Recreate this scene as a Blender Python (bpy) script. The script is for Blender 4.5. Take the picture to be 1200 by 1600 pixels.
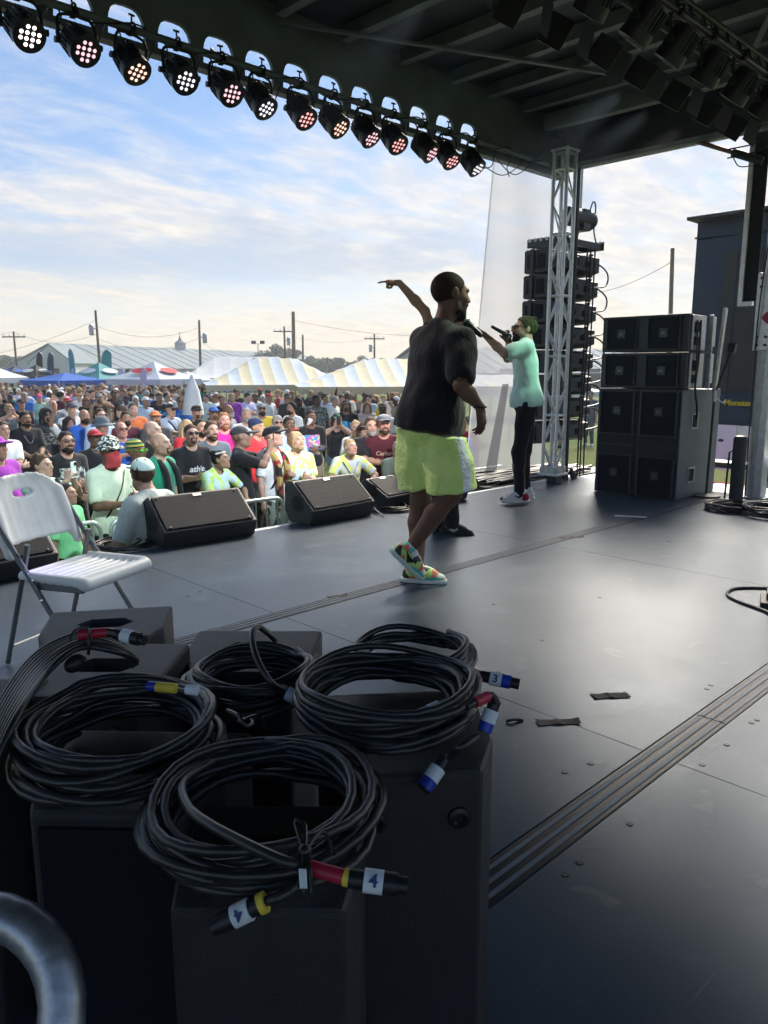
import bpy, bmesh, math, random
import numpy as np
from mathutils import Vector, Matrix, Euler
from mathutils.bvhtree import BVHTree

for o in list(bpy.data.objects):
    bpy.data.objects.remove(o, do_unlink=True)
SC = bpy.context.scene
COL = SC.collection
R = math.radians

# ------------------------------------------------------------------ camera, sky, sun, exposure
EYE = 1.30                      # metres above the stage floor (z = 0)
GROUND = -1.15                  # the fairground grass
AZ = R(45.7)                    # heading, measured from the stage's long axis (+X); +Y is the audience
PITCH = math.atan(222 / 1200)
cam_data = bpy.data.cameras.new('camera')
cam_data.sensor_fit = 'VERTICAL'
cam_data.sensor_height = 36.0
cam_data.lens = 27.0
cam_data.clip_start = 0.05
cam_data.clip_end = 3000
cam = bpy.data.objects.new('camera', cam_data)
COL.objects.link(cam)
cam.location = (0, 0, EYE)
cam.rotation_euler = (R(90) - PITCH, 0, AZ - R(90))
SC.camera = cam

SUN_EL, SUN_AZ = R(40), R(24)
world = bpy.data.worlds.new('World')
SC.world = world
world.use_nodes = True
SKX, SKY = 3.1, 1.2
def build_world():
    nt = world.node_tree
    nt.nodes.clear()
    N, L = nt.nodes.new, nt.links.new
    def math_(op, a, b=None, clamp=False):
        n = N('ShaderNodeMath'); n.operation = op; n.use_clamp = clamp
        for i, v in enumerate((a, b)):
            if v is None: continue
            if isinstance(v, (int, float)): n.inputs[i].default_value = v
            else: L(v, n.inputs[i])
        return n.outputs[0]
    sky = N('ShaderNodeTexSky')
    sky.sky_type = 'NISHITA'; sky.sun_disc = False
    sky.sun_elevation = SUN_EL; sky.sun_rotation = R(90) - SUN_AZ
    sky.air_density = 1.0; sky.dust_density = 0.7; sky.ozone_density = 2.5
    tc = N('ShaderNodeTexCoord')
    sep = N('ShaderNodeSeparateXYZ'); L(tc.outputs['Generated'], sep.inputs[0])
    zz = math_('ADD', math_('MAXIMUM', sep.outputs[2], 0.0), 0.10)
    comb = N('ShaderNodeCombineXYZ')
    L(math_('DIVIDE', sep.outputs[0], zz), comb.inputs[0])
    L(math_('DIVIDE', sep.outputs[1], zz), comb.inputs[1])
    mp = N('ShaderNodeMapping'); mp.inputs['Rotation'].default_value = (0, 0, R(-28)); mp.inputs['Scale'].default_value = (0.52, 1.0, 1)
    mp.inputs['Location'].default_value = (SKX, SKY, 0)
    L(comb.outputs[0], mp.inputs[0])
    def noise(scale, det, rough, dist, vec):
        n = N('ShaderNodeTexNoise'); n.inputs['Scale'].default_value = scale; n.inputs['Detail'].default_value = det
        n.inputs['Roughness'].default_value = rough; n.inputs['Distortion'].default_value = dist
        L(vec, n.inputs['Vector']); return n.outputs[0]
    def ramp(v, lo, hi):
        m = N('ShaderNodeMapRange'); m.interpolation_type = 'SMOOTHSTEP'
        m.inputs[1].default_value = lo; m.inputs[2].default_value = hi; L(v, m.inputs[0]); return m.outputs[0]
    big = noise(0.62, 3, 0.5, 0.2, mp.outputs[0])
    fine = noise(3.4, 11, 0.68, 0.35, mp.outputs[0])
    rip = ramp(noise(9.0, 6, 0.6, 0.4, mp.outputs[0]), 0.35, 0.68)
    sunward = math_('ADD', math_('MULTIPLY', sep.outputs[0], math.cos(SUN_AZ)), math_('MULTIPLY', sep.outputs[1], math.sin(SUN_AZ)))
    cover = math_('ADD', math_('MULTIPLY', math_('SUBTRACT', sunward, 0.62), 0.20), math_('ADD', math_('MULTIPLY', big, 0.62), math_('MULTIPLY', fine, 0.60)))
    wisp = ramp(cover, 0.52, 0.74)
    # low cumulus bank, seen dark against the light
    mp2 = N('ShaderNodeMapping'); mp2.inputs['Scale'].default_value = (1.0, 1.0, 3.4); mp2.inputs['Location'].default_value = (0.3, 2.2, 0.35)
    L(tc.outputs['Generated'], mp2.inputs[0])
    cum = noise(3.1, 8, 0.55, 0.1, mp2.outputs[0])
    band = math_('MULTIPLY', ramp(sep.outputs[2], 0.07, 0.13), math_('SUBTRACT', 1.0, ramp(sep.outputs[2], 0.18, 0.26)))
    cumm = math_('MULTIPLY', ramp(cum, 0.50, 0.62), band)
    # colours (before strength)
    def mix(f, a, b):
        m = N('ShaderNodeMix'); m.data_type = 'RGBA'
        if isinstance(f, (int, float)): m.inputs[0].default_value = f
        else: L(f, m.inputs[0])
        for k, v in ((6, a), (7, b)):
            if isinstance(v, tuple): m.inputs[k].default_value = (*v, 1)
            else: L(v, m.inputs[k])
        return m.outputs[2]
    lowf = math_('MAXIMUM', math_('SUBTRACT', 1.0, ramp(sep.outputs[2], 0.02, 0.42)), math_('MULTIPLY', ramp(sunward, 0.55, 1.0), 0.7))
    ccol = mix(lowf, mix(rip, (1.75, 1.95, 2.25), (2.4, 2.42, 2.45)), mix(rip, (1.95, 1.8, 1.62), (2.75, 2.32, 1.75)))
    hz = math_('MULTIPLY', math_('SUBTRACT', 1.0, ramp(sep.outputs[2], -0.02, 0.24)), 0.72)
    dim = N('ShaderNodeVectorMath'); dim.operation = 'MULTIPLY'; L(sky.outputs[0], dim.inputs[0]); dim.inputs[1].default_value = (.23, .275, .325); dim = dim.outputs[0]
    veil = mix(0.30, dim, (.85, 1.3, 2.0))
    base = mix(hz, veil, (2.5, 2.08, 1.52))
    c1 = mix(math_('MULTIPLY', wisp, 0.80), base, ccol)
    c2 = mix(math_('MULTIPLY', cumm, 0.62), c1, (1.15, 1.45, 1.9))
    bg = N('ShaderNodeBackground'); bg.inputs[1].default_value = 0.10
    L(c2, bg.inputs[0])
    out = N('ShaderNodeOutputWorld'); L(bg.outputs[0], out.inputs[0])
build_world()

sun_data = bpy.data.lights.new('sun', 'SUN')
sun_data.energy = 2.2; sun_data.angle = R(30); sun_data.color = (1.0, 0.90, 0.76)
sun = bpy.data.objects.new('sun', sun_data); COL.objects.link(sun)
_sd = Vector((math.cos(SUN_EL) * math.cos(SUN_AZ), math.cos(SUN_EL) * math.sin(SUN_AZ), math.sin(SUN_EL)))
sun.rotation_euler = _sd.to_track_quat('Z', 'Y').to_euler()
sun.location = _sd * 60

SC.view_settings.view_transform = 'Standard'
SC.view_settings.look = 'None'
SC.view_settings.exposure = 2.1
SC.view_settings.gamma = 1.0
SC.render.engine = 'CYCLES'
SC.cycles.use_denoising = True
SC.cycles.max_bounces = 5
SC.cycles.adaptive_threshold = 0.02
SC.cycles.transparent_max_bounces = 12

# ------------------------------------------------------------------ placing by sight line
_h = Vector((math.cos(AZ), math.sin(AZ), 0)); _r = Vector((math.sin(AZ), -math.cos(AZ), 0)); _z = Vector((0, 0, 1))
_f = _h * math.cos(PITCH) - _z * math.sin(PITCH); _u = _h * math.sin(PITCH) + _z * math.cos(PITCH)
_C = Vector((0, 0, EYE))
def ray(px, py): return _f + _r * ((px - 600) / 1200) - _u * ((py - 800) / 1200)
def at_z(px, py, z=0.0):
    d = ray(px, py); return _C + d * ((z - EYE) / d.z)
def at_y(px, py, y):
    d = ray(px, py); return _C + d * (y / d.y)
def at_x(px, py, x):
    d = ray(px, py); return _C + d * (x / d.x)
def at_d(px, py, dist):
    d = ray(px, py); return _C + d * (dist / d.dot(_h))
def to_px(p):
    v = Vector(p) - _C; z = v.dot(_f); return 600 + 1200 * v.dot(_r) / z, 800 - 1200 * v.dot(_u) / z

# ------------------------------------------------------------------ tagging
def tag(o, label=None, cat=None, group=None, kind=None):
    if label: o['label'] = label
    if cat: o['category'] = cat
    if group: o['group'] = group
    if kind: o['kind'] = kind
    return o
def thing(name, label, cat, loc=(0, 0, 0), rot=(0, 0, 0), group=None):
    o = bpy.data.objects.new(name, None); COL.objects.link(o)
    o.empty_display_size = 0.1
    o.location = loc; o.rotation_euler = rot
    return tag(o, label, cat, group)
def add(name, me, mat=None, parent=None, loc=None, rot=None, col=None):
    o = bpy.data.objects.new(name, me); COL.objects.link(o)
    if mat is not None and len(me.materials) == 0: me.materials.append(mat)
    if parent is not None: o.parent = parent
    if loc is not None: o.location = loc
    if rot is not None: o.rotation_euler = rot
    if col is not None: o.color = (*col, 1) if len(col) == 3 else col
    return o
def copy_tree(o, parent=None):
    c = o.copy(); COL.objects.link(c)
    if parent is not None: c.parent = parent
    for ch in list(o.children): copy_tree(ch, c)
    return c

# ------------------------------------------------------------------ mesh builder
class MB:
    def __init__(s): s.v = []; s.f = []
    def add(s, vs, fs):
        n = len(s.v); s.v += [tuple(p) for p in vs]; s.f += [tuple(i + n for i in q) for q in fs]; return s
    def box(s, c, d, rot=None):
        M = Euler(rot).to_matrix() if rot is not None and not isinstance(rot, Matrix) else rot
        vs = []
        for k in range(8):
            p = Vector(((k & 1) - .5, ((k >> 1) & 1) - .5, (k >> 2) - .5)); p = Vector((p.x * d[0], p.y * d[1], p.z * d[2]))
            if M: p = M @ p
            vs.append(p + Vector(c))
        return s.add(vs, [(0, 2, 3, 1), (4, 5, 7, 6), (0, 1, 5, 4), (2, 6, 7, 3), (0, 4, 6, 2), (1, 3, 7, 5)])
    def beam(s, a, b, w, h, up=(0, 0, 1)):
        a, b = Vector(a), Vector(b); d = (b - a); L = d.length; d.normalize()
        upv = Vector(up)
        if abs(d.dot(upv)) > .98: upv = Vector((1, 0, 0))
        sd = d.cross(upv).normalized(); u2 = sd.cross(d).normalized()
        M = Matrix((sd, d, u2)).transposed()
        return s.box((a + b) / 2, (w, L, h), M)
    def tube(s, pts, r, n=8, closed=False, cap=True):
        pts = [Vector(p) for p in pts]; m = len(pts)
        rs = r if isinstance(r, (list, tuple)) else [r] * m
        prev = None; vs = []
        for i, p in enumerate(pts):
            if closed: t = pts[(i + 1) % m] - pts[i - 1]
            else: t = pts[min(i + 1, m - 1)] - pts[max(i - 1, 0)]
            t.normalize()
            if prev is None:
                a = Vector((0, 0, 1)) if abs(t.z) < .9 else Vector((1, 0, 0))
                nrm = t.cross(a).normalized()
            else:
                nrm = (prev - t * prev.dot(t)).normalized()
            prev = nrm; bn = t.cross(nrm)
            for k in range(n):
                a = 2 * math.pi * k / n
                vs.append(p + (nrm * math.cos(a) + bn * math.sin(a)) * rs[i])
        fs = []
        for i in range(m if closed else m - 1):
            j = (i + 1) % m
            for k in range(n):
                k2 = (k + 1) % n
                fs.append((i * n + k, i * n + k2, j * n + k2, j * n + k))
        if cap and not closed:
            fs.append(tuple(range(n - 1, -1, -1))); fs.append(tuple((m - 1) * n + k for k in range(n)))
        return s.add(vs, fs)
    def cyl(s, a, b, r, r2=None, n=16):
        return s.tube([a, b], [r, r if r2 is None else r2], n)
    def lathe(s, prof, c=(0, 0, 0), n=20, M=None):
        c = Vector(c); vs = []; fs = []
        for (r, z) in prof:
            for k in range(n):
                a = 2 * math.pi * k / n; p = Vector((r * math.cos(a), r * math.sin(a), z))
                if M: p = M @ p
                vs.append(p + c)
        for i in range(len(prof) - 1):
            for k in range(n):
                k2 = (k + 1) % n
                fs.append((i * n + k, i * n + k2, (i + 1) * n + k2, (i + 1) * n + k))
        fs.append(tuple(range(n - 1, -1, -1))); fs.append(tuple((len(prof) - 1) * n + k for k in range(n)))
        return s.add(vs, fs)
    def prism(s, poly, dvec):
        """closed prism: a planar polygon (3-D points) pushed along dvec"""
        n = len(poly); d = Vector(dvec); a = [Vector(p) for p in poly]; b = [p + d for p in a]
        fs = [tuple(range(n - 1, -1, -1)), tuple(range(n, 2 * n))]
        fs += [(i, (i + 1) % n, n + (i + 1) % n, n + i) for i in range(n)]
        return s.add(a + b, fs)
    def ell(s, c, rad, n=12, m=8, M=None):
        prof = [(math.sin(math.pi * i / m), -math.cos(math.pi * i / m)) for i in range(1, m)]
        vs = []; fs = []; c = Vector(c)
        def tr(p):
            p = Vector((p[0] * rad[0], p[1] * rad[1], p[2] * rad[2]))
            return (M @ p if M else p) + c
        vs.append(tr((0, 0, -1)))
        for (r, z) in prof:
            for k in range(n):
                a = 2 * math.pi * k / n; vs.append(tr((r * math.cos(a), r * math.sin(a), z)))
        vs.append(tr((0, 0, 1)))
        for k in range(n): fs.append((0, 1 + (k + 1) % n, 1 + k))
        for i in range(m - 2):
            for k in range(n):
                k2 = (k + 1) % n; A = 1 + i * n; B = A + n
                fs.append((A + k, A + k2, B + k2, B + k))
        A = 1 + (m - 2) * n; t = len(vs) - 1
        for k in range(n): fs.append((A + k, A + (k + 1) % n, t))
        return s.add(vs, fs)
    def mesh(s, name, bevel=0, smooth=False, seg=2, fix=True, angle=40):
        me = bpy.data.meshes.new(name); me.from_pydata(s.v, [], s.f)
        if fix or bevel:
            bm = bmesh.new(); bm.from_mesh(me)
            if fix: bmesh.ops.recalc_face_normals(bm, faces=bm.faces)
            if bevel:
                es = [e for e in bm.edges if len(e.link_faces) == 2 and e.calc_face_angle(0) > R(25)]
                bmesh.ops.bevel(bm, geom=es, offset=bevel, segments=seg, profile=.6, affect='EDGES', clamp_overlap=True)
            bm.to_mesh(me); bm.free()
        if smooth:
            me.shade_smooth()
            if angle < 180: me.set_sharp_from_angle(angle=R(angle))
        me.update(); return me
    def build(s, name, mat, parent=None, bevel=0, smooth=False, loc=None, rot=None, seg=2, fix=True, col=None, angle=40):
        return add(name, s.mesh(name, bevel, smooth, seg, fix, angle), mat, parent, loc, rot, col)

def spline(pts, n=8, closed=False):
    pts = [Vector(p) for p in pts]; m = len(pts); out = []
    for i in range(m if closed else m - 1):
        g = (lambda k: pts[k % m]) if closed else (lambda k: pts[min(max(k, 0), m - 1)])
        p0, p1, p2, p3 = g(i - 1), g(i), g(i + 1), g(i + 2)
        for j in range(n):
            t = j / n
            out.append(0.5 * ((2 * p1) + (p2 - p0) * t + (2 * p0 - 5 * p1 + 4 * p2 - p3) * t * t + (3 * p1 - p0 - 3 * p2 + p3) * t ** 3))
    if not closed: out.append(pts[-1])
    return out

def text_mesh(body, size, ext=.001, bold=False, shear=0):
    c = bpy.data.curves.new('lettering', 'FONT'); c.body = body; c.size = size; c.extrude = ext
    c.align_x = 'CENTER'; c.align_y = 'CENTER'; c.resolution_u = 3; c.shear = shear
    if bold: c.offset = size * .022
    o = bpy.data.objects.new('lettering_source', c); COL.objects.link(o)
    dg = bpy.context.evaluated_depsgraph_get(); me = bpy.data.meshes.new_from_object(o.evaluated_get(dg))
    bpy.data.objects.remove(o); bpy.data.curves.remove(c)
    return me

# ------------------------------------------------------------------ materials
class NT:
    def __init__(s, name):
        s.m = bpy.data.materials.new(name); s.m.use_nodes = True
        s.nt = s.m.node_tree; s.b = s.nt.nodes['Principled BSDF']; s.out = s.nt.nodes['Material Output']
    def n(s, t): return s.nt.nodes.new(t)
    def l(s, a, b): s.nt.links.new(a, b)
    def put(s, sock, v):
        if isinstance(v, (int, float)): sock.default_value = v
        elif isinstance(v, tuple): sock.default_value = (*v, 1) if (len(v) == 3 and sock.type == 'RGBA') else v
        else: s.l(v, sock)
    def mth(s, op, a, b=None, c=None, clamp=False):
        n = s.n('ShaderNodeMath'); n.operation = op; n.use_clamp = clamp
        for i, v in enumerate((a, b, c)):
            if v is not None: s.put(n.inputs[i], v)
        return n.outputs[0]
    def step(s, v, lo, hi):
        m = s.n('ShaderNodeMapRange'); m.interpolation_type = 'SMOOTHSTEP'
        s.put(m.inputs[0], v); m.inputs[1].default_value = lo; m.inputs[2].default_value = hi; return m.outputs[0]
    def mix(s, f, a, b, mode='MIX'):
        m = s.n('ShaderNodeMix'); m.data_type = 'RGBA'; m.blend_type = mode
        s.put(m.inputs[0], f); s.put(m.inputs[6], a); s.put(m.inputs[7], b); return m.outputs[2]
    def coord(s, kind='Object', scale=(1, 1, 1), rot=(0, 0, 0)):
        t = s.n('ShaderNodeTexCoord'); m = s.n('ShaderNodeMapping')
        m.inputs['Scale'].default_value = scale; m.inputs['Rotation'].default_value = rot
        s.l(t.outputs[kind], m.inputs[0]); return m.outputs[0]
    def noise(s, vec, scale, det=4, rough=.55, dist=0):
        n = s.n('ShaderNodeTexNoise'); n.inputs['Scale'].default_value = scale; n.inputs['Detail'].default_value = det
        n.inputs['Roughness'].default_value = rough; n.inputs['Distortion'].default_value = dist
        if vec is not None: s.l(vec, n.inputs['Vector'])
        return n.outputs[0]
    def bump(s, hgt, strength=.3, dist=.01):
        b = s.n('ShaderNodeBump'); b.inputs['Strength'].default_value = strength; b.inputs['Distance'].default_value = dist
        s.l(hgt, b.inputs['Height']); s.l(b.outputs[0], s.b.inputs['Normal'])
    def set(s, **k):
        for a, v in k.items(): s.put(s.b.inputs[a.replace('_', ' ')], v)
        return s

def mat(name, base, rough=.6, metal=0, var=.15, scale=6, bump=0, bscale=60, spec=.5, coat=0):
    """plain worn surface: base colour with soft blotches, roughness variation and fine relief"""
    t = NT(name); c = t.coord('Object')
    nz = t.noise(c, scale, 5, .6)
    v = t.step(nz, .3, .7)
    lo = tuple(max(0, x * (1 - var)) for x in base); hi = tuple(min(1, x * (1 + var)) for x in base)
    t.set(Base_Color=t.mix(v, lo, hi), Metallic=metal)
    t.put(t.b.inputs['Roughness'], t.mth('ADD', rough - .06, t.mth('MULTIPLY', nz, .12)))
    t.b.inputs['Specular IOR Level'].default_value = spec
    if coat: t.b.inputs['Coat Weight'].default_value = coat
    if bump: t.bump(t.noise(c, bscale, 4, .6), bump, .004)
    return t.m

M = {}
M['black_paint'] = mat('black_paint', (.018, .019, .022), .55, bump=.25, bscale=220)
M['black_plastic'] = mat('black_plastic', (.014, .015, .017), .42, bump=.12, bscale=300)
M['rubber'] = mat('black_rubber', (.012, .0125, .014), .38, var=.3, scale=30, bump=.1, bscale=120)
M['dark_steel'] = mat('dark_steel', (.035, .038, .043), .45, .4, scale=14)
M['roof_steel'] = mat('roof_steel', (.13, .15, .17), .5, .2, scale=5)
M['roof_sheet'] = mat('roof_sheet', (.035, .04, .05), .6, 0, scale=3)
M['aluminium'] = mat('aluminium', (.62, .64, .67), .36, .55, var=.12, scale=18, bump=.08)
M['galv'] = mat('galvanised_steel', (.42, .44, .45), .42, .75, var=.18, scale=25)
M['white_plastic'] = mat('white_plastic', (.86, .86, .83), .42, var=.05, scale=8, bump=.08, bscale=180)
M['grey_metal'] = mat('grey_powder_coat', (.17, .18, .19), .4, .5, var=.12)
M['yellow'] = mat('yellow_tape', (.75, .58, .06), .5)
M['red'] = mat('red_sleeve', (.42, .02, .05), .4)
M['tape_white'] = mat('white_tape', (.72, .78, .84), .55, var=.06)
M['blue'] = mat('blue_plastic', (.015, .05, .42), .35)
M['ink'] = mat('blue_ink', (.03, .05, .2), .6)
M['wood_pole'] = mat('pole_wood', (.16, .12, .09), .85, var=.25, scale=10, bump=.4, bscale=30)
M['gold'] = mat('gold', (.65, .45, .16), .3, 1)
M['steel'] = mat('polished_steel', (.6, .6, .6), .22, 1)

# ------------------------------------------------------------------ bodies: smooth blended volumes, one surface each
BIG = .09
class SDF:
    def __init__(s, lo, hi, h):
        s.lo = np.array(lo, float); s.h = h
        s.n = np.ceil((np.array(hi, float) - s.lo) / h).astype(int) + 1
        s.F = np.full(s.n, BIG, np.float32)
    def sub(s, lo, hi):
        sl = []; ax = []
        for i in range(3):
            a = max(int(math.floor((lo[i] - s.lo[i]) / s.h)), 0); b = min(int(math.ceil((hi[i] - s.lo[i]) / s.h)) + 1, s.n[i])
            if a >= b: return None, None
            sl.append(slice(a, b)); ax.append((s.lo[i] + s.h * np.arange(a, b)).astype(np.float32))
        return tuple(sl), (ax[0][:, None, None], ax[1][None, :, None], ax[2][None, None, :])
    def put(s, sl, d, k, mode):
        F = s.F[sl]
        if mode == 'u':
            h = np.maximum(k - np.abs(F - d), 0) / k
            s.F[sl] = np.minimum(F, d) - h * h * k * .25
        elif mode == 's':
            h = np.maximum(k - np.abs(F + d), 0) / k
            s.F[sl] = np.maximum(F, -d) + h * h * k * .25
    def cone(s, a, b, ra, rb, k=.02, flat=1.0, side=None, mode='u'):
        a = np.array(a, float); b = np.array(b, float); m = max(ra, rb) + BIG
        sl, g = s.sub(np.minimum(a, b) - m, np.maximum(a, b) + m)
        if sl is None: return s
        ba = b - a; L2 = max(float(ba @ ba), 1e-9)
        q = [g[i] - a[i] for i in range(3)]
        t = np.clip((q[0] * ba[0] + q[1] * ba[1] + q[2] * ba[2]) / L2, 0, 1)
        q = [q[i] - t * ba[i] for i in range(3)]
        d2 = q[0] ** 2 + q[1] ** 2 + q[2] ** 2
        if side is not None and flat != 1.0:      # side: the thin direction
            sd = np.array(side, float); sd = sd / np.linalg.norm(sd)
            e = q[0] * sd[0] + q[1] * sd[1] + q[2] * sd[2]
            d2 = d2 + (flat * flat - 1) * e * e
        s.put(sl, (np.sqrt(d2) - (ra + (rb - ra) * t)).astype(np.float32), k, mode); return s
    def ell(s, c, rad, Rm=None, k=.02, mode='u'):
        c = np.array(c, float); rad = np.array(rad, float); m = rad.max() + BIG
        sl, g = s.sub(c - m, c + m)
        if sl is None: return s
        q = [g[i] - c[i] for i in range(3)]
        if Rm is not None:
            q = [q[0] * Rm[0][i] + q[1] * Rm[1][i] + q[2] * Rm[2][i] for i in range(3)]
        k0 = np.sqrt((q[0] / rad[0]) ** 2 + (q[1] / rad[1]) ** 2 + (q[2] / rad[2]) ** 2)
        k1 = np.sqrt((q[0] / rad[0] ** 2) ** 2 + (q[1] / rad[1] ** 2) ** 2 + (q[2] / rad[2] ** 2) ** 2)
        s.put(sl, (k0 * (k0 - 1) / np.maximum(k1, 1e-6)).astype(np.float32), k, mode); return s
    def plane(s, p, nrm, k=.004):
        """cut away everything on the side the normal points to"""
        nrm = np.array(nrm, float); nrm /= np.linalg.norm(nrm); p = np.array(p, float)
        sl, g = s.sub(s.lo, s.lo + s.n * s.h)
        d = ((g[0] - p[0]) * nrm[0] + (g[1] - p[1]) * nrm[1] + (g[2] - p[2]) * nrm[2]).astype(np.float32)
        s.F = np.maximum(s.F, d); return s
    def folds(s, amp, freq, seed, axis=(0, 0, 1)):
        rg = random.Random(seed); sl, g = s.sub(s.lo, s.lo + s.n * s.h)
        w = 0
        for i in range(3):
            kx, ky, kz = (rg.uniform(-1, 1) * freq for _ in range(3)); kz *= .45; ph = rg.uniform(0, 6)
            k2 = [rg.uniform(-1, 1) * freq * .5 for _ in range(3)]
            w = w + np.sin(kx * g[0] + ky * g[1] + kz * g[2] + ph + 1.3 * np.sin(k2[0] * g[0] + k2[1] * g[1] + k2[2] * g[2]))
        s.F = s.F + (amp * w / 2.2).astype(np.float32); return s
    def surf(s):
        F = s.F; S = F < 0; n = s.n
        c = np.zeros(n - 1, np.int8)
        for o in np.ndindex(2, 2, 2):
            c += S[o[0]:n[0] - 1 + o[0], o[1]:n[1] - 1 + o[1], o[2]:n[2] - 1 + o[2]]
        idx = np.argwhere((c > 0) & (c < 8))
        ids = np.full(n - 1, -1, np.int32); ids[tuple(idx.T)] = np.arange(len(idx))
        acc = np.zeros((len(idx), 3)); cnt = np.zeros(len(idx))
        co = [np.array(o) for o in np.ndindex(2, 2, 2)]
        for o1 in co:
            for ax in range(3):
                if o1[ax]: continue
                o2 = o1.copy(); o2[ax] = 1
                v1 = F[tuple((idx + o1).T)]; v2 = F[tuple((idx + o2).T)]
                x = (v1 < 0) != (v2 < 0)
                t = np.where(x, v1 / np.where(x, v1 - v2, 1), 0)
                acc += x[:, None] * (o1 + (o2 - o1) * t[:, None]); cnt += x
        V = (idx + acc / cnt[:, None]) * s.h + s.lo
        Q = []
        for ax in range(3):
            b, cc = (ax + 1) % 3, (ax + 2) % 3
            s0 = [slice(1, -1)] * 3; s0[ax] = slice(0, -1); s1 = list(s0); s1[ax] = slice(1, None)
            A = S[tuple(s0)]; B = S[tuple(s1)]
            p = np.argwhere(A != B); ins = A[tuple(p.T)]
            off = np.ones(3, int); off[ax] = 0; p = p + off
            eb = np.zeros(3, int); eb[b] = 1; ec = np.zeros(3, int); ec[cc] = 1
            q = np.stack([ids[tuple((p - eb - ec).T)], ids[tuple((p - ec).T)], ids[tuple(p.T)], ids[tuple((p - eb).T)]], 1)
            q[~ins] = q[~ins][:, ::-1]
            Q.append(q)
        return V, np.concatenate(Q)

def np_mesh(name, V, Q, attr=None):
    me = bpy.data.meshes.new(name)
    me.vertices.add(len(V)); me.vertices.foreach_set('co', np.ascontiguousarray(V, np.float32).ravel())
    me.loops.add(Q.size); me.loops.foreach_set('vertex_index', np.ascontiguousarray(Q, np.int32).ravel())
    me.polygons.add(len(Q)); me.polygons.foreach_set('loop_start', np.arange(0, Q.size, Q.shape[1], dtype=np.int32))
    me.update(calc_edges=True); me.validate()
    if attr is not None:
        a = me.attributes.new('head_place', 'FLOAT_VECTOR', 'POINT'); a.data.foreach_set('vector', np.ascontiguousarray(attr, np.float32).ravel())
    me.shade_smooth(); return me

V3 = lambda *a: np.array(a, float)
def unit(v): return v / max(np.linalg.norm(v), 1e-9)
def rotm(e): return np.array(Euler(e).to_matrix())

def ik(a, b, l1, l2, hint):
    """elbow or knee between a and b; also the reached end point"""
    d = b - a; L = np.linalg.norm(d); mx = (l1 + l2) * .995
    if L > mx: b = a + d / L * mx; L = mx; d = b - a
    u = d / max(L, 1e-6); c = (l1 * l1 - l2 * l2 + L * L) / (2 * max(L, 1e-6)); hh = math.sqrt(max(l1 * l1 - c * c, 0))
    n = hint - u * (hint @ u); n = unit(n)
    return a + u * c + n * hh, b

HAND = {  # curl at the three joints of each finger (index..little), thumb spread
    'relax': ([(.25, .45, .3), (.35, .5, .35), (.4, .55, .4), (.5, .6, .4)], .35),
    'open': ([(.02, .08, .05)] * 4, .8),
    'fist': ([(1.4, 1.6, 1.0)] * 4, .15),
    'grip': ([(.9, 1.1, .7), (.95, 1.1, .7), (1.0, 1.1, .7), (1.05, 1.1, .7)], .3),
    'point': ([(.1, .12, .1), (1.35, 1.5, .9), (1.45, 1.5, .9), (1.5, 1.5, .9)], 1.0),
    'hold': ([(.5, .8, .4)] * 4, .5)}
def hand(G, w, d, nrm, thumb_side, kind, s=1.0, fat=1.0):
    """palm, four jointed fingers and a thumb. d: finger direction, nrm: palm facing, thumb_side: across"""
    d = unit(d); nrm = unit(nrm - d * (nrm @ d)); a = np.cross(d, nrm)
    if a @ thumb_side < 0: a = -a
    curls, tsp = HAND[kind]
    k0 = w + d * .025 * s; k1 = w + d * .088 * s
    for o in (-.026, -.008, .010, .026):
        G.cone(w + a * o * .6 * s, k1 + a * o * s, .0165 * s * fat, .0155 * s * fat, .014)
    for i, (o, ln) in enumerate(((.030, .078), (.010, .086), (-.010, .080), (-.029, .064))):
        p = k1 + a * o * s; ang = 0; r = .0092 * s * fat
        sp = (o * 5)
        for j, fr in enumerate((.44, .30, .26)):
            ang += curls[i][j]
            dd = unit(d * math.cos(ang) + nrm * math.sin(ang) + a * sp * .35 * max(0, math.cos(ang)))
            q = p + dd * ln * fr * s
            G.cone(p, q, r, r * .9, .004); p = q; r *= .9
    p = w + d * .03 * s + a * .026 * s
    t1 = unit(d * .75 + a * (.35 + tsp * .55) + nrm * .35)
    q = p + t1 * .045 * s; G.cone(p, q, .0135 * s * fat, .0115 * s * fat, .012)
    t2 = unit(t1 + d * (.35 - tsp * .45) + nrm * (.4 if kind in ('grip', 'fist', 'hold') else .05))
    G.cone(q, q + t2 * .034 * s, .0115 * s * fat, .009 * s * fat, .006)

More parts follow.
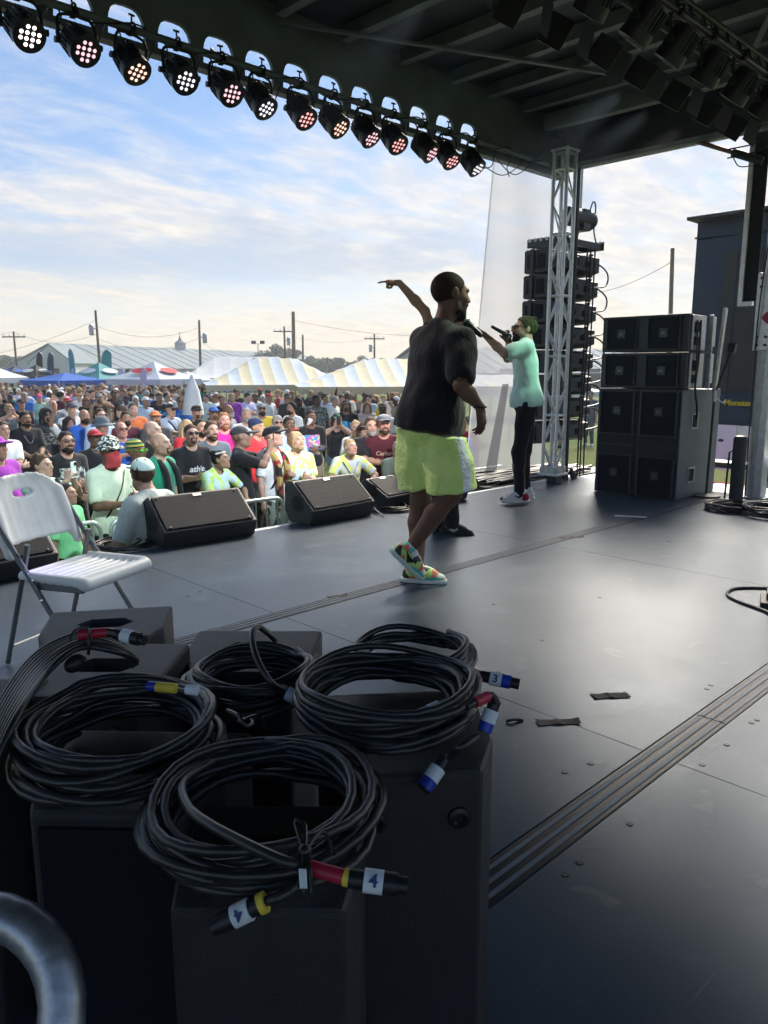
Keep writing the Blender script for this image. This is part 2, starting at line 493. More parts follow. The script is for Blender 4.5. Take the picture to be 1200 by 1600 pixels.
def head_sdf(G, c, Rm, s=1.0, full=True):
    def T(*p): return c + Rm @ (V3(*p) * s)
    E = lambda p, r, k=.02, mode='u': G.ell(T(*p), V3(*r) * s, Rm, k * s, mode)
    K = lambda a, b, ra, rb, k=.02, mode='u': G.cone(T(*a), T(*b), ra * s, rb * s, k * s, mode=mode)
    E((0, .018, .030), (.0765, .098, .088), .03)
    E((0, -.026, -.030), (.0625, .072, .084), .035)
    K((-.045, -.015, -.070), (0, -.068, -.093), .026, .022, .03)
    K((.045, -.015, -.070), (0, -.068, -.093), .026, .022, .03)
    if full:
        K((-.034, -.084, .031), (.034, -.084, .031), .0125, .0125, .02)
        E((.040, -.064, -.018), (.022, .022, .020), k=.02); E((-.040, -.064, -.018), (.022, .022, .020), k=.02)
        E((.031, -.107, .010), (.017, .014, .012), k=.012, mode='s'); E((-.031, -.107, .010), (.017, .014, .012), k=.012, mode='s')
        K((0, -.094, .020), (0, -.116, -.020), .0085, .0125, .012)
        K((-.010, -.104, -.025), (.010, -.104, -.025), .0095, .0095, .01)
        K((-.017, -.092, -.055), (.017, -.092, -.055), .0095, .0095, .012)
        K((-.014, -.090, -.066), (.014, -.090, -.066), .0085, .0085, .012)
    E((.079, .012, .002), (.0095, .021, .033), .01); E((-.079, .012, .002), (.0095, .021, .033), .01)

def body_joints(P):
    """joints of a standing figure facing -Y, feet at z = 0, 1.75 m tall before scaling"""
    J = {}
    lean = P.get('lean', 0); twist = P.get('twist', 0); side = P.get('side', 0)
    hipc = V3(*P.get('hip', (0, 0, .93)))
    Rt = rotm((lean, side, twist))
    T = lambda *p: hipc + Rt @ (V3(*p) - V3(0, 0, .93))
    J['T'] = T; J['Rt'] = Rt; J['hipc'] = hipc
    J['hL'] = hipc + V3(.088, 0, -.01); J['hR'] = hipc + V3(-.088, 0, -.01)
    sh = P.get('shrug', 0); sw = .178 * P.get('sw', 1)
    J['sL'] = T(sw, .012, 1.405 + sh + P.get('shL', 0)); J['sR'] = T(-sw, .012, 1.405 + sh + P.get('shR', 0))
    J['neck'] = T(0, .012, 1.45); J['nk2'] = T(0, -.008, 1.545)
    hy, hp, hr = P.get('yaw', 0), P.get('nod', 0), P.get('tilt', 0)
    J['head'] = T(0, -.022, 1.628); J['Rh'] = rotm((lean * .3 + hp, hr, twist + hy))
    for S, sg in (('L', 1), ('R', -1)):
        f = V3(*P.get('f' + S, (sg * .10, 0, .08)))
        k, f = ik(J['h' + S], f, .44, .425, V3(sg * .12, -1, 0))
        J['k' + S] = k; J['a' + S] = f; J['ft' + S] = P.get('toe' + S, (sg * .25, -1, 0))
        w = V3(*P.get('w' + S, (sg * .27, -.05, .80)))
        e, w = ik(J['s' + S], w, .285, .255, V3(*P.get('e' + S, (sg * .55, .7, -.5))))
        J['e' + S] = e; J['w' + S] = w
        J['hd' + S] = V3(*P.get('hd' + S, tuple(w - e))); J['hn' + S] = V3(*P.get('hn' + S, (-sg, .2, 0))); J['hk' + S] = P.get('hk' + S, 'relax')
        J['th' + S] = V3(*P.get('th' + S, (-sg * .3, -1, .3)))
    return J

def flesh(G, J, P, fat=None, hands=True):
    w = P.get('w', 1.0); fem = P.get('fem', 0); belly = P.get('belly', 0); T, Rt = J['T'], J['Rt']; lw = P.get('lw', .5 + .5 * w)
    G.cone(J['hL'] * .8 + J['hR'] * .2 + V3(0, .015, .01), J['hR'] * .8 + J['hL'] * .2 + V3(0, .015, .01), .118 * w, .118 * w, .04)
    G.ell(T(0, 0, 1.09), (.142 * w * (1 - .1 * fem), .104 * w, .17), Rt, .05)
    G.ell(T(0, .002, 1.27), (.168 * w * (1 - .06 * fem), .115 * (.4 + .6 * w), .19), Rt, .05)
    G.cone(T(-.12 * P.get('sw', 1), .012, 1.38), T(.12 * P.get('sw', 1), .012, 1.38), .068, .068, .05)
    if belly: G.ell(T(0, -.045 - .03 * belly, 1.07), (.15 * w, .085 + .055 * belly, .15), Rt, .05)
    if fem:
        for sg in (1, -1): G.ell(T(sg * .07, -.085, 1.285), (.062, .058, .062), Rt, .03)
    G.cone(J['neck'], J['nk2'], .060 * (.5 + .5 * w), .054 * (.5 + .5 * w), .03)
    for S in 'LR':
        s_ = J['s' + S]
        G.cone(T(0, .018, 1.475), s_ + Rt @ V3(0, 0, .005), .045, .048, .04)
        aw = (.55 + .45 * w) * (1 - .12 * fem) * P.get('aw', 1)
        e, wr = J['e' + S], J['w' + S]
        G.cone(s_, s_ * .35 + e * .65, .057 * aw, .049 * aw, .03); G.cone(s_ * .4 + e * .6, e, .049 * aw, .040 * aw, .02)
        G.cone(e, e * .62 + wr * .38, .041 * aw, .043 * aw, .02); G.cone(e * .62 + wr * .38, wr, .043 * aw, .026 * (.6 + .4 * aw), .02)
        if hands: hand(G, wr, J['hd' + S], J['hn' + S], J['th' + S], J['hk' + S], 1.0 * (1 - .08 * fem), P.get('hfat', 1.0))
        h_, k_, a_ = J['h' + S], J['k' + S], J['a' + S]
        G.cone(h_, k_, .088 * lw, .058 * lw, .04); G.cone(k_, k_ * .65 + a_ * .35 + V3(0, .012, 0), .056 * lw, .058 * lw, .03)
        G.cone(k_ * .65 + a_ * .35 + V3(0, .012, 0), a_, .058 * lw, .036 * lw, .02)
        ft = unit(V3(*J['ft' + S])); G.cone(a_ - ft * .02 - V3(0, 0, .03), a_ + ft * P.get('foot', .14) - V3(0, 0, .045 if 'foot' not in P else .03), .036, .028, .02)

def shirt_sdf(G, J, P, sleeve=.75, ease=.020, hem=.84, neck=.072, seed=0, tank=False, amp=.005):
    w = P.get('w', 1.0); fem = P.get('fem', 0); belly = P.get('belly', 0); T, Rt = J['T'], J['Rt']; e_ = ease
    G.ell(T(0, .004, .86), (.170 * w + e_, .142 * w + e_, .30), Rt, .06)
    G.ell(T(0, 0, 1.09), (.150 * w * (1 - .06 * fem) + e_, .108 * w + e_, .19), Rt, .06)
    G.ell(T(0, .002, 1.27), (.168 * w * (1 - .06 * fem) + e_ * .8, .115 * (.4 + .6 * w) + e_ * .7, .20), Rt, .06)
    G.cone(T(-.12 * P.get('sw', 1), .012, 1.385), T(.12 * P.get('sw', 1), .012, 1.385), .070 + e_ * .4, .070 + e_ * .4, .05)
    G.cone(J['hL'] * .8 + J['hR'] * .2 + V3(0, .015, .02), J['hR'] * .8 + J['hL'] * .2 + V3(0, .015, .02), .127 * w + e_, .127 * w + e_, .05)
    if belly: G.ell(T(0, -.045 - .03 * belly, 1.05), (.155 * w + e_ * .6, .088 + .055 * belly + e_ * .6, .18), Rt, .06)
    if fem:
        for sg in (1, -1): G.ell(T(sg * .07, -.082, 1.285), (.062 + e_ * .5, .060 + e_ * .5, .064), Rt, .05)
    if not tank:
        for S in 'LR':
            s_, e, wr = J['s' + S], J['e' + S], J['w' + S]; aw = (.55 + .45 * w) * P.get('aw', 1)
            G.cone(T(0, .018, 1.472), s_ + Rt @ V3(0, 0, .006), .050, .056, .05)
            if sleeve <= 1: G.cone(s_, s_ + (e - s_) * sleeve, .060 * aw + e_ * .55, .053 * aw + e_ * .75, .03)
            else:
                G.cone(s_, e, .060 * aw + e_ * .6, .046 * aw + e_ * .7, .03)
                G.cone(e, e + (wr - e) * (sleeve - 1), .046 * aw + e_ * .7, .036 * aw + e_ * .6, .02)
    else:
        for S in 'LR': G.cone(T((.085 if S == 'L' else -.085), .012, 1.36), T((.085 if S == 'L' else -.085), .012, 1.46), .030, .026, .03)
    G.folds(amp, 26, seed)
    G.plane(T(0, 0, hem), Rt @ V3(0, 0, -1))
    G.ell(T(0, -.035 - (.02 if tank else 0), 1.515 - (.02 if tank else 0)), (neck, neck * 1.1, .075 + (.03 if tank else 0)), Rt, .008, 's')
    if not tank and sleeve <= 1:
        for S in 'LR':     # square sleeve hems
            s_, e = J['s' + S], J['e' + S]; u = unit(e - s_); p = s_ + (e - s_) * sleeve
            G.cone(p + u * .055, p + u * .16, .052, .055, .004, mode='s')

def trousers_sdf(G, J, P, leg=1.9, ease=.014, seed=0, top=1.0, flare=0, amp=.004):
    w = P.get('w', 1.0); lw = P.get('lw', .5 + .5 * w)
    G.cone(J['hL'] * .8 + J['hR'] * .2 + V3(0, .015, .0), J['hR'] * .8 + J['hL'] * .2 + V3(0, .015, .0), .121 * w + ease, .121 * w + ease, .05)
    G.ell(J['hipc'] + V3(0, 0, .06), (.148 * w + ease, .112 * w + ease, .12), None, .05)
    for S in 'LR':
        h_, k_, a_ = J['h' + S], J['k' + S], J['a' + S]
        if leg <= 1:
            b = h_ + (k_ - h_) * (leg + .3); G.cone(h_, b, .094 * lw + ease, .068 * lw + ease * 1.5 + flare, .04)
        else:
            G.cone(h_, k_, .094 * lw + ease, .064 * lw + ease, .04); G.cone(k_, k_ + (a_ - k_) * (leg - 1), .064 * lw + ease, .048 * lw + ease + flare, .03)
    G.folds(amp, 30, seed)
    G.plane(J['T'](0, 0, top), J['Rt'] @ V3(0, 0, 1))
    if leg <= 1:
        b = sum(J['h' + S] + (J['k' + S] - J['h' + S]) * leg for S in 'LR') / 2; G.plane(b, sum(unit(J['k' + S] - J['h' + S]) for S in 'LR'))

def shoe_sdf(G, a, fwd, s=1.0):
    fwd = unit(V3(*fwd)); z = V3(0, 0, 1)
    b = a - z * .045
    G.cone(b - fwd * .055 - z * .005, b + fwd * .13 - z * .012, .040 * s, .042 * s, .02, 1.15, z)
    G.cone(b - fwd * .03, a + z * .015, .040 * s, .042 * s, .03)
    G.cone(b + fwd * .0, b + fwd * .09 + z * .005, .042 * s, .036 * s, .03)

BOX = ((-.75, -.75, -.06), (.75, .6, 2.25))
def person_meshes(name, P, h=.012):
    """skin, shirt, trousers and shoes of one figure as meshes in its own space; also the head's place"""
    J = body_joints(P); out = {}
    pts = [J[k] for k in J if k[0] in 'hskewan' and isinstance(J[k], np.ndarray) and J[k].shape == (3,) and k not in ('hdL', 'hdR', 'hnL', 'hnR')]
    lo = np.min(pts, 0) - .30; hi = np.max(pts, 0) + .30; lo[2] = -.06
    G = SDF(lo, hi, h); flesh(G, J, P, hands=h < .016); head_sdf(G, J['head'], J['Rh'], P.get('hs', 1.0), full=h < .016)
    if h >= .016:
        for S in 'LR': G.cone(J['w' + S], J['w' + S] + unit(J['hd' + S]) * .13, .036, .028, .01)
    V, Q = G.surf(); hp = (V - J['head']) @ J['Rh']
    out['body'] = np_mesh(name + '_body', V, Q, hp)
    G = SDF(lo, hi, max(h, .014) if h < .016 else h)
    shirt_sdf(G, J, P, **P.get('shirt', {})); V, Q = G.surf(); out['shirt'] = np_mesh(name + '_shirt', V, Q)
    zc = min(1.25, hi[2]); G = SDF(lo, (hi[0], hi[1], zc), max(h, .015) if h < .016 else h)
    trousers_sdf(G, J, P, **P.get('trousers', {})); V, Q = G.surf(); out['trousers'] = np_mesh(name + '_trousers', V, Q)
    if h < .016:
        for S in 'LR':
            a = J['a' + S]; G = SDF(a - .3, a + .3, .013); shoe_sdf(G, a, J['ft' + S])
            G.plane(a - V3(0, 0, .078), V3(0, 0, -1)); V, Q = G.surf(); out['shoe' + S] = np_mesh(name + '_shoe', V, Q)
    Mh = Matrix.Identity(4)
    for i in range(3):
        for j in range(3): Mh[i][j] = J['Rh'][i][j] * P.get('hs', 1.0)
        Mh[i][3] = J['head'][i]
    out['head'] = Mh; out['J'] = J; out['P'] = P
    return out

# ---- head accessories, in head space, shared by everyone
def head_mesh(name, fn, h=.007, box=((-.17, -.22, -.36), (.17, .22, .22))):
    G = SDF(box[0], box[1], h); fn(G); V, Q = G.surf(); return np_mesh(name, V, Q)
def cranium(G, off, k=.03):
    G.ell((0, .018, .030), (.0765 + off, .098 + off, .088 + off), None, k); G.ell((0, -.026, -.030), (.0625 + off * .7, .072 + off * .7, .084 + off * .4), None, .03)
def hair_short(G):
    cranium(G, .009); G.folds(.006, 130, 3); G.plane((0, -.052, .066), (0, -.80, -.52)); G.plane((0, .03, -.035), (0, -.55, -1))
def hair_buzz(G):
    cranium(G, .004); G.plane((0, -.058, .062), (0, -.80, -.55)); G.plane((0, .03, -.030), (0, -.45, -1))
def hair_long(G):
    cranium(G, .014)
    for x in (-.075, -.045, 0, .045, .075): G.cone((x * .9, .055, .02), (x * 1.25, .075, -.22), .042, .032, .03)
    for sg in (1, -1): G.cone((sg * .078, .01, .03), (sg * .098, .0, -.20), .024, .020, .02)
    G.folds(.005, 75, 5)
    G.ell((0, -.12, -.06), (.068, .10, .13), None, .012, 's')
def hair_bun(G):
    cranium(G, .008); G.plane((0, -.058, .068), (0, -.80, -.55)); G.plane((0, .03, -.035), (0, -.55, -1))
    G.ell((0, .085, .105), (.036, .036, .034), None, .012); G.folds(.003, 110, 8)
def hair_fluffy(G):
    cranium(G, .022); G.folds(.008, 70, 9); G.plane((0, -.070, .050), (0, -.85, -.50)); G.plane((0, .03, -.085), (0, -.25, -1))
def beard_full(G):
    cranium(G, .0035); G.cone((-.045, -.015, -.070), (0, -.068, -.098), .030, .029, .03); G.cone((.045, -.015, -.070), (0, -.068, -.098), .030, .029, .03)
    G.cone((-.02, -.098, -.046), (.02, -.098, -.046), .011, .011, .012); G.folds(.004, 140, 2)
    G.plane((0, -.085, -.040), (0, .62, 1)); G.plane((0, .012, 0), (0, 1, .15))
    G.ell((0, -.115, -.060), (.021, .03, .0085), None, .004, 's')
def beard_long(G):
    beard_full(G); G.cone((0, -.070, -.115), (0, -.075, -.165), .040, .018, .03)
def goatee(G):
    G.ell((0, -.083, -.088), (.028, .024, .024), None, .01); G.cone((-.026, -.096, -.046), (.026, -.096, -.046), .0085, .0085, .01)
    for sg in (1, -1): G.cone((sg * .028, -.090, -.05), (sg * .022, -.085, -.085), .008, .009, .01)
def cap(G):
    cranium(G, .014); G.plane((0, 0, .048), (0, -.10, -1))
    G2 = SDF(G.lo, G.lo + (G.n - 1) * G.h, G.h)
    G2.ell((0, -.115, .050), (.078, .105, .016), None, .01); G2.plane((0, -.05, 0), (0, 1, 0))
    G.F = np.minimum(G.F, G2.F)
def cap_flat(G):
    cranium(G, .018); G.ell((0, -.02, .10), (.08, .095, .035), None, .03); G.plane((0, 0, .046), (0, -.10, -1))
    G2 = SDF(G.lo, G.lo + (G.n - 1) * G.h, G.h)
    G2.ell((0, -.12, .052), (.088, .11, .013), None, .01); G2.plane((0, -.05, 0), (0, 1, 0))
    G.F = np.minimum(G.F, G2.F)
def cap_back(G):      # worn backwards
    cranium(G, .013); G.plane((0, 0, .040), (0, -.25, -1))
    G2 = SDF(G.lo, G.lo + (G.n - 1) * G.h, G.h)
    G2.ell((0, .115, .035), (.075, .10, .016), None, .01); G2.plane((0, .06, 0), (0, -1, 0)); G.F = np.minimum(G.F, G2.F)
def beanie(G):
    cranium(G, .016); G.ell((0, .045, .085), (.080, .085, .060), None, .03); G.folds(.003, 60, 4); G.plane((0, 0, .030), (0, -.30, -1))
def bucket(G):
    cranium(G, .018); G.ell((0, .01, .095), (.078, .09, .035), None, .02); G.plane((0, 0, .045), (0, 0, -1))
    G.cone((0, .005, .052), (0, .005, .020), .105, .150, .01)
    G.ell((0, .005, -.075), (.158, .162, .112), None, .004, 's'); G.plane((0, 0, .008), (0, 0, -1))
def straw(G):
    cranium(G, .016); G.ell((0, .01, .095), (.072, .085, .035), None, .02); G.plane((0, 0, .045), (0, 0, -1)); G.ell((0, .0, .048), (.155, .165, .012), None, .01)
def hood(G):
    cranium(G, .032); G.cone((0, .06, -.05), (0, .05, -.16), .085, .10, .05); G.folds(.004, 50, 6)
    G.ell((0, -.125, -.03), (.072, .12, .125), None, .01, 's'); G.plane((0, 0, -.19), (0, 0, -1))
def face_cover(G):
    G.ell((0, -.026, -.040), (.070, .080, .088), None, .02); G.cone((0, -.07, -.09), (0, -.02, -.15), .055, .075, .04)
    G.cone((0, -.09, 0), (0, -.112, -.02), .02, .02, .02); G.folds(.003, 60, 6); G.plane((0, -.05, -.008), (0, .3, 1)); G.plane((0, 0, -.16), (0, 0, -1)); G.plane((0, .05, 0), (0, 1, 0))
def glasses_mesh():
    mb = MB()
    for sg in (1, -1):
        mb.ell((sg * .032, -.109, .012), (.027, .007, .020), 12, 8, Euler((0, 0, sg * .22)).to_matrix())
        mb.tube([(sg * .055, -.100, .016), (sg * .078, -.06, .017), (sg * .083, .01, .012)], .0028, 6)
    mb.tube([(-.010, -.116, .016), (0, -.118, .018), (.010, -.116, .016)], .003, 6)
    return mb.mesh('sunglasses', smooth=True, angle=180)
ACC = {}
for nm, fn in dict(hair_short=hair_short, hair_buzz=hair_buzz, hair_long=hair_long, hair_bun=hair_bun, hair_fluffy=hair_fluffy, beard_full=beard_full, beard_long=beard_long,
                   goatee=goatee, cap=cap, cap_flat=cap_flat, cap_back=cap_back, beanie=beanie, bucket_hat=bucket, straw_hat=straw, hood=hood, face_cover=face_cover).items():
    ACC[nm] = head_mesh(nm, fn, .0075)
ACC['sunglasses'] = glasses_mesh()

# ---- skin, cloth and hair: colour comes from each object's own colour
def skin_material():
    t = NT('skin'); oi = t.n('ShaderNodeObjectInfo'); col = oi.outputs['Color']
    at = t.n('ShaderNodeAttribute'); at.attribute_name = 'head_place'
    sp = t.n('ShaderNodeSeparateXYZ'); t.l(at.outputs['Vector'], sp.inputs[0])
    x, y, z = sp.outputs; ax = t.mth('ABSOLUTE', x)
    front = t.mth('MULTIPLY', t.step(t.mth('MULTIPLY', y, -1), .03, .05), t.step(t.mth('ABSOLUTE', z), .14, .12))
    def blob(cx, cz, rx, rz, lo=.7, hi=1.15, slope=0):
        zz = t.mth('SUBTRACT', z, cz)
        if slope: zz = t.mth('ADD', zz, t.mth('MULTIPLY', t.mth('SUBTRACT', ax, cx), slope))
        e = t.mth('ADD', t.mth('POWER', t.mth('DIVIDE', t.mth('ABSOLUTE', t.mth('SUBTRACT', ax, cx)), rx), 2), t.mth('POWER', t.mth('DIVIDE', t.mth('ABSOLUTE', zz), rz), 2))
        return t.mth('MULTIPLY', t.mth('SUBTRACT', 1, t.step(e, lo, hi)), front)
    c = t.coord('Object'); nz = t.noise(c, 18, 4)
    base = t.mix(t.step(nz, .3, .7), t.mix(1.0, col, (.86, .84, .84), 'MULTIPLY'), col)
    flush = t.mth('MULTIPLY', blob(.040, -.02, .03, .025, .2, 1.2), .30)
    base = t.mix(flush, base, t.mix(1.0, base, (1.05, .66, .60), 'MULTIPLY'))
    base = t.mix(t.mth('MULTIPLY', blob(.032, .010, .024, .016, .3, 1.2), .35), base, t.mix(1.0, base, (.55, .45, .42), 'MULTIPLY'))
    base = t.mix(t.mth('MULTIPLY', blob(.031, .008, .0135, .0058), .85), base, (.42, .38, .35))
    base = t.mix(t.mth('MULTIPLY', blob(.031, .0085, .0060, .0062), .95), base, (.025, .018, .014))
    base = t.mix(t.mth('MULTIPLY', blob(.031, .0150, .0160, .0024), .8), base, (.03, .02, .018))
    base = t.mix(t.mth('MULTIPLY', blob(.033, .030, .0200, .0046, .6, 1.2, .12), .8), base, t.mix(1.0, base, (.16, .13, .11), 'MULTIPLY'))
    base = t.mix(t.mth('MULTIPLY', blob(0, -.059, .0240, .0088), .65), base, t.mix(1.0, base, (.72, .36, .34), 'MULTIPLY'))
    base = t.mix(t.mth('MULTIPLY', blob(0, -.0592, .0230, .0017), .8), base, t.mix(1.0, base, (.22, .12, .12), 'MULTIPLY'))
    st = t.n('ShaderNodeAttribute'); st.attribute_type = 'OBJECT'; st.attribute_name = 'stubble'
    jaw = t.mth('MULTIPLY', t.step(t.mth('MULTIPLY', z, -1), .030, .055), t.mth('MULTIPLY', t.step(t.mth('MULTIPLY', y, -1), -.015, .01), t.step(z, -.14, -.12)))
    jaw = t.mth('MULTIPLY', jaw, t.mth('SUBTRACT', 1, blob(0, -.059, .026, .011)))
    base = t.mix(t.mth('MULTIPLY', t.mth('MULTIPLY', jaw, st.outputs['Fac']), t.mth('ADD', .5, t.mth('MULTIPLY', nz, .5))), base, t.mix(1.0, base, (.20, .17, .16), 'MULTIPLY'))
    t.set(Base_Color=base, Roughness=.58); t.b.inputs['Specular IOR Level'].default_value = .35
    t.bump(t.noise(c, 260, 3), .12, .003)
    return t.m
def cloth_material(name='cloth', kind=None):
    t = NT(name); oi = t.n('ShaderNodeObjectInfo'); col = oi.outputs['Color']; c = t.coord('Object')
    nz = t.noise(c, 9, 4)
    base = t.mix(t.step(nz, .25, .75), t.mix(1.0, col, (.82, .82, .84), 'MULTIPLY'), col)
    if kind == 'tiedye':
        n2 = t.noise(c, 6, 3, .5, 1.5); n3 = t.noise(c, 9.3, 2, .5, 1.0)
        base = t.mix(t.step(n2, .48, .55), (.62, .80, .22), (.55, .72, .85)); base = t.mix(t.step(n3, .55, .62), base, col)
    if kind == 'camo':
        n2 = t.noise(c, 14, 2, .5, .6); n3 = t.noise(c, 20, 2, .5, .4)
        base = t.mix(t.step(n2, .50, .53), col, (.03, .035, .03)); base = t.mix(t.step(n3, .57, .60), base, (.30, .28, .20))
    if kind == 'floral':
        vo = t.n('ShaderNodeTexVoronoi'); vo.inputs['Scale'].default_value = 17; t.l(c, vo.inputs['Vector'])
        n2 = t.noise(c, 22, 3, .6, .5); m = t.mth('MULTIPLY', t.mth('LESS_THAN', vo.outputs['Distance'], .38), t.step(n2, .47, .53))
        base = t.mix(m, base, (.62, .62, .60))
    if kind == 'hawaii':
        n2 = t.noise(c, 16, 3, .6, .6); base = t.mix(t.step(n2, .56, .60), base, (.10, .30, .75))
    if kind == 'rasta':
        sp = t.n('ShaderNodeSeparateXYZ'); t.l(c, sp.inputs[0])
        w = t.mth('FRACT', t.mth('MULTIPLY', sp.outputs[2], 22)); r1 = t.mth('GREATER_THAN', w, .34); r2 = t.mth('GREATER_THAN', w, .67)
        base = t.mix(r2, t.mix(r1, (.02, .02, .02), (.45, .38, .08)), (.05, .16, .05))
    wv = t.noise(c, 420, 2)
    t.set(Base_Color=base, Roughness=.88); t.b.inputs['Specular IOR Level'].default_value = .2; t.b.inputs['Sheen Weight'].default_value = .15
    c2 = t.coord('Object', (1, 1, .38)); t.bump(t.mth('ADD', t.noise(c2, 17, 3, .5, 1.4), t.mth('MULTIPLY', wv, .08)), .42, .020)
    return t.m
def hair_material():
    t = NT('hair'); oi = t.n('ShaderNodeObjectInfo'); c = t.coord('Object', (1, 1, .25)); nz = t.noise(c, 140, 4)
    t.set(Base_Color=t.mix(t.step(nz, .3, .7), t.mix(1.0, oi.outputs['Color'], (.5, .5, .5), 'MULTIPLY'), oi.outputs['Color']), Roughness=.75); t.b.inputs['Specular IOR Level'].default_value = .2; t.bump(nz, .5, .004); return t.m
M['skin'] = skin_material(); M['cloth'] = cloth_material(); M['hair'] = hair_material()
for kd in ('tiedye', 'camo', 'floral', 'hawaii', 'rasta'): M[kd] = cloth_material(kd + '_cloth', kd)
M['gloss_col'] = None
def gloss_material():
    t = NT('tinted_gloss'); oi = t.n('ShaderNodeObjectInfo'); t.set(Base_Color=oi.outputs['Color'], Roughness=.22); return t.m
M['gloss_col'] = gloss_material()
TONES = {'pale': (.56, .36, .28), 'fair': (.50, .31, .23), 'tan': (.38, .22, .15), 'olive': (.32, .19, .12), 'brown': (.17, .09, .055), 'dark': (.085, .045, .03), 'ruddy': (.55, .29, .22)}
HAIRC = {'black': (.022, .019, .017), 'brown': (.085, .052, .033), 'blond': (.45, .33, .18), 'red': (.28, .13, .06), 'grey': (.34, .33, .32)}
C = dict(black=(.014, .015, .018), charcoal=(.05, .055, .06), white=(.80, .82, .82), ltblue=(.50, .62, .78), blue=(.03, .14, .55), navy=(.02, .03, .08), teal=(.03, .32, .28),
         green=(.02, .28, .17), mint=(.42, .68, .55), red=(.50, .03, .04), maroon=(.09, .018, .03), orange=(.75, .20, .06), pink=(.85, .03, .30), purple=(.34, .04, .42),
         yellow=(.75, .55, .05), grey=(.24, .26, .28), slate=(.12, .15, .18), khaki=(.36, .28, .19), denim=(.09, .15, .26), cream=(.60, .55, .45), lime=(.45, .75, .15), sage=(.20, .27, .24), brown=(.12, .07, .04))

# ------------------------------------------------------------------ the setting: field, stage floor
def grass_material():
    t = NT('grass_ground'); c = t.coord('Object'); n1 = t.noise(c, .22, 5, .6); n2 = t.noise(c, 3.5, 6, .65); n3 = t.noise(c, 45, 3)
    b = t.mix(t.step(n1, .35, .68), (.075, .135, .03), (.16, .17, .06)); b = t.mix(t.step(n2, .55, .75), b, (.20, .18, .09)); b = t.mix(t.mth('MULTIPLY', t.step(n3, .4, .7), .4), b, (.03, .065, .015))
    t.set(Base_Color=b, Roughness=.95); t.b.inputs['Specular IOR Level'].default_value = .1; t.bump(t.mth('ADD', n3, n2), .9, .05); return t.m
M['grass'] = grass_material()
mb = MB(); n = 30
for i in range(n + 1):
    for j in range(n + 1):
        mb.v.append(((i / n - .5) * 1600, (j / n - .5) * 1600, GROUND))
mb.f = [(i * (n + 1) + j, (i + 1) * (n + 1) + j, (i + 1) * (n + 1) + j + 1, i * (n + 1) + j + 1) for i in range(n) for j in range(n)]
tag(mb.build('field', M['grass'], fix=False), 'mown grass field of the fairground', kind='structure')

def deck_material():
    t = NT('stage_floor_sheet'); c = t.coord('Object')
    big = t.noise(c, .9, 5, .62, .3); mid = t.noise(c, 5.5, 6, .65, .6); fin = t.noise(c, 38, 4, .6)
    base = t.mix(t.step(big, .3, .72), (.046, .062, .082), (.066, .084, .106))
    scuff = t.mth('MULTIPLY', t.step(t.mth('ADD', t.mth('MULTIPLY', mid, .65), t.mth('MULTIPLY', t.noise(c, 1.9, 6, .7, 1.2), .35)), .53, .68), .42)
    base = t.mix(scuff, base, (.125, .130, .138))
    base = t.mix(t.mth('MULTIPLY', t.step(fin, .62, .80), .35), base, (.022, .023, .026))
    for rz, sc_, th, am in ((.5, 3.2, .70, .5), (-.85, 2.3, .71, .45), (1.4, 2.8, .72, .4)):
        cs_ = t.coord('Object', (1, 26, 1), (0, 0, rz)); base = t.mix(t.mth('MULTIPLY', t.step(t.noise(cs_, sc_, 3, .6, .3), th, th + .05), am), base, (.17, .18, .19))
    foot = t.step(t.noise(c, 7.5, 2, .4, .8), .66, .72); base = t.mix(t.mth('MULTIPLY', foot, .30), base, (.15, .155, .16))
    # anti-slip emboss: a fine wire-mesh print on film-faced plywood
    sp = t.n('ShaderNodeSeparateXYZ'); t.l(c, sp.inputs[0])
    fx = t.mth('ABSOLUTE', t.mth('SINE', t.mth('MULTIPLY', t.mth('ADD', sp.outputs[0], t.mth('MULTIPLY', sp.outputs[1], .5)), 310)))
    fy = t.mth('ABSOLUTE', t.mth('SINE', t.mth('MULTIPLY', sp.outputs[1], 270)))
    grid = t.mth('MULTIPLY', fx, fy)
    wear = t.step(t.noise(c, 1.6, 3), .35, .65)
    t.put(t.b.inputs['Roughness'], t.mth('ADD', .31, t.mth('ADD', t.mth('MULTIPLY', mid, .07), t.mth('MULTIPLY', scuff, .12))))
    t.set(Base_Color=t.mix(t.mth('MULTIPLY', grid, .25), base, (.05, .052, .056)))
    t.b.inputs['Specular IOR Level'].default_value = .36; t.b.inputs['Specular Tint'].default_value = (.45, .70, 1.0, 1)  # blue tint stands for the sky colour mirrored in the floor
    h = t.mth('ADD', t.mth('MULTIPLY', grid, t.mth('ADD', .35, t.mth('MULTIPLY', wear, .65))), t.mth('ADD', t.mth('MULTIPLY', mid, .5), t.mth('MULTIPLY', big, .8)))
    t.bump(h, .10, .0035); return t.m
M['deck'] = deck_material()
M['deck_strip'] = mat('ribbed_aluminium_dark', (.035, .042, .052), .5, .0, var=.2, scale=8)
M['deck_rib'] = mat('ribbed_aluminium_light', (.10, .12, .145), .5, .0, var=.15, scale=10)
for k in ('deck_strip', 'deck_rib'): M[k].node_tree.nodes['Principled BSDF'].inputs['Specular Tint'].default_value = (.45, .70, 1.0, 1)  # same blue sky tint put into the sheen of the strips
YF = 5.22
X0, X1, YB = -5.0, 8.35, -3.2
deck = thing('stage_floor', 'dark stage floor of film-faced plywood panels', None); deck['kind'] = 'structure'
MB().box(((X0 + X1) / 2, (YB + YF) / 2, -.085), (X1 - X0 - .02, YF - YB - .02, .12)).build('deck_frame', M['dark_steel'], deck)
strips = [(1.02, 1.14), (3.18, 3.29)]
rows = [(YB, 1.02), (1.14, 3.18), (3.29, YF - .06)]
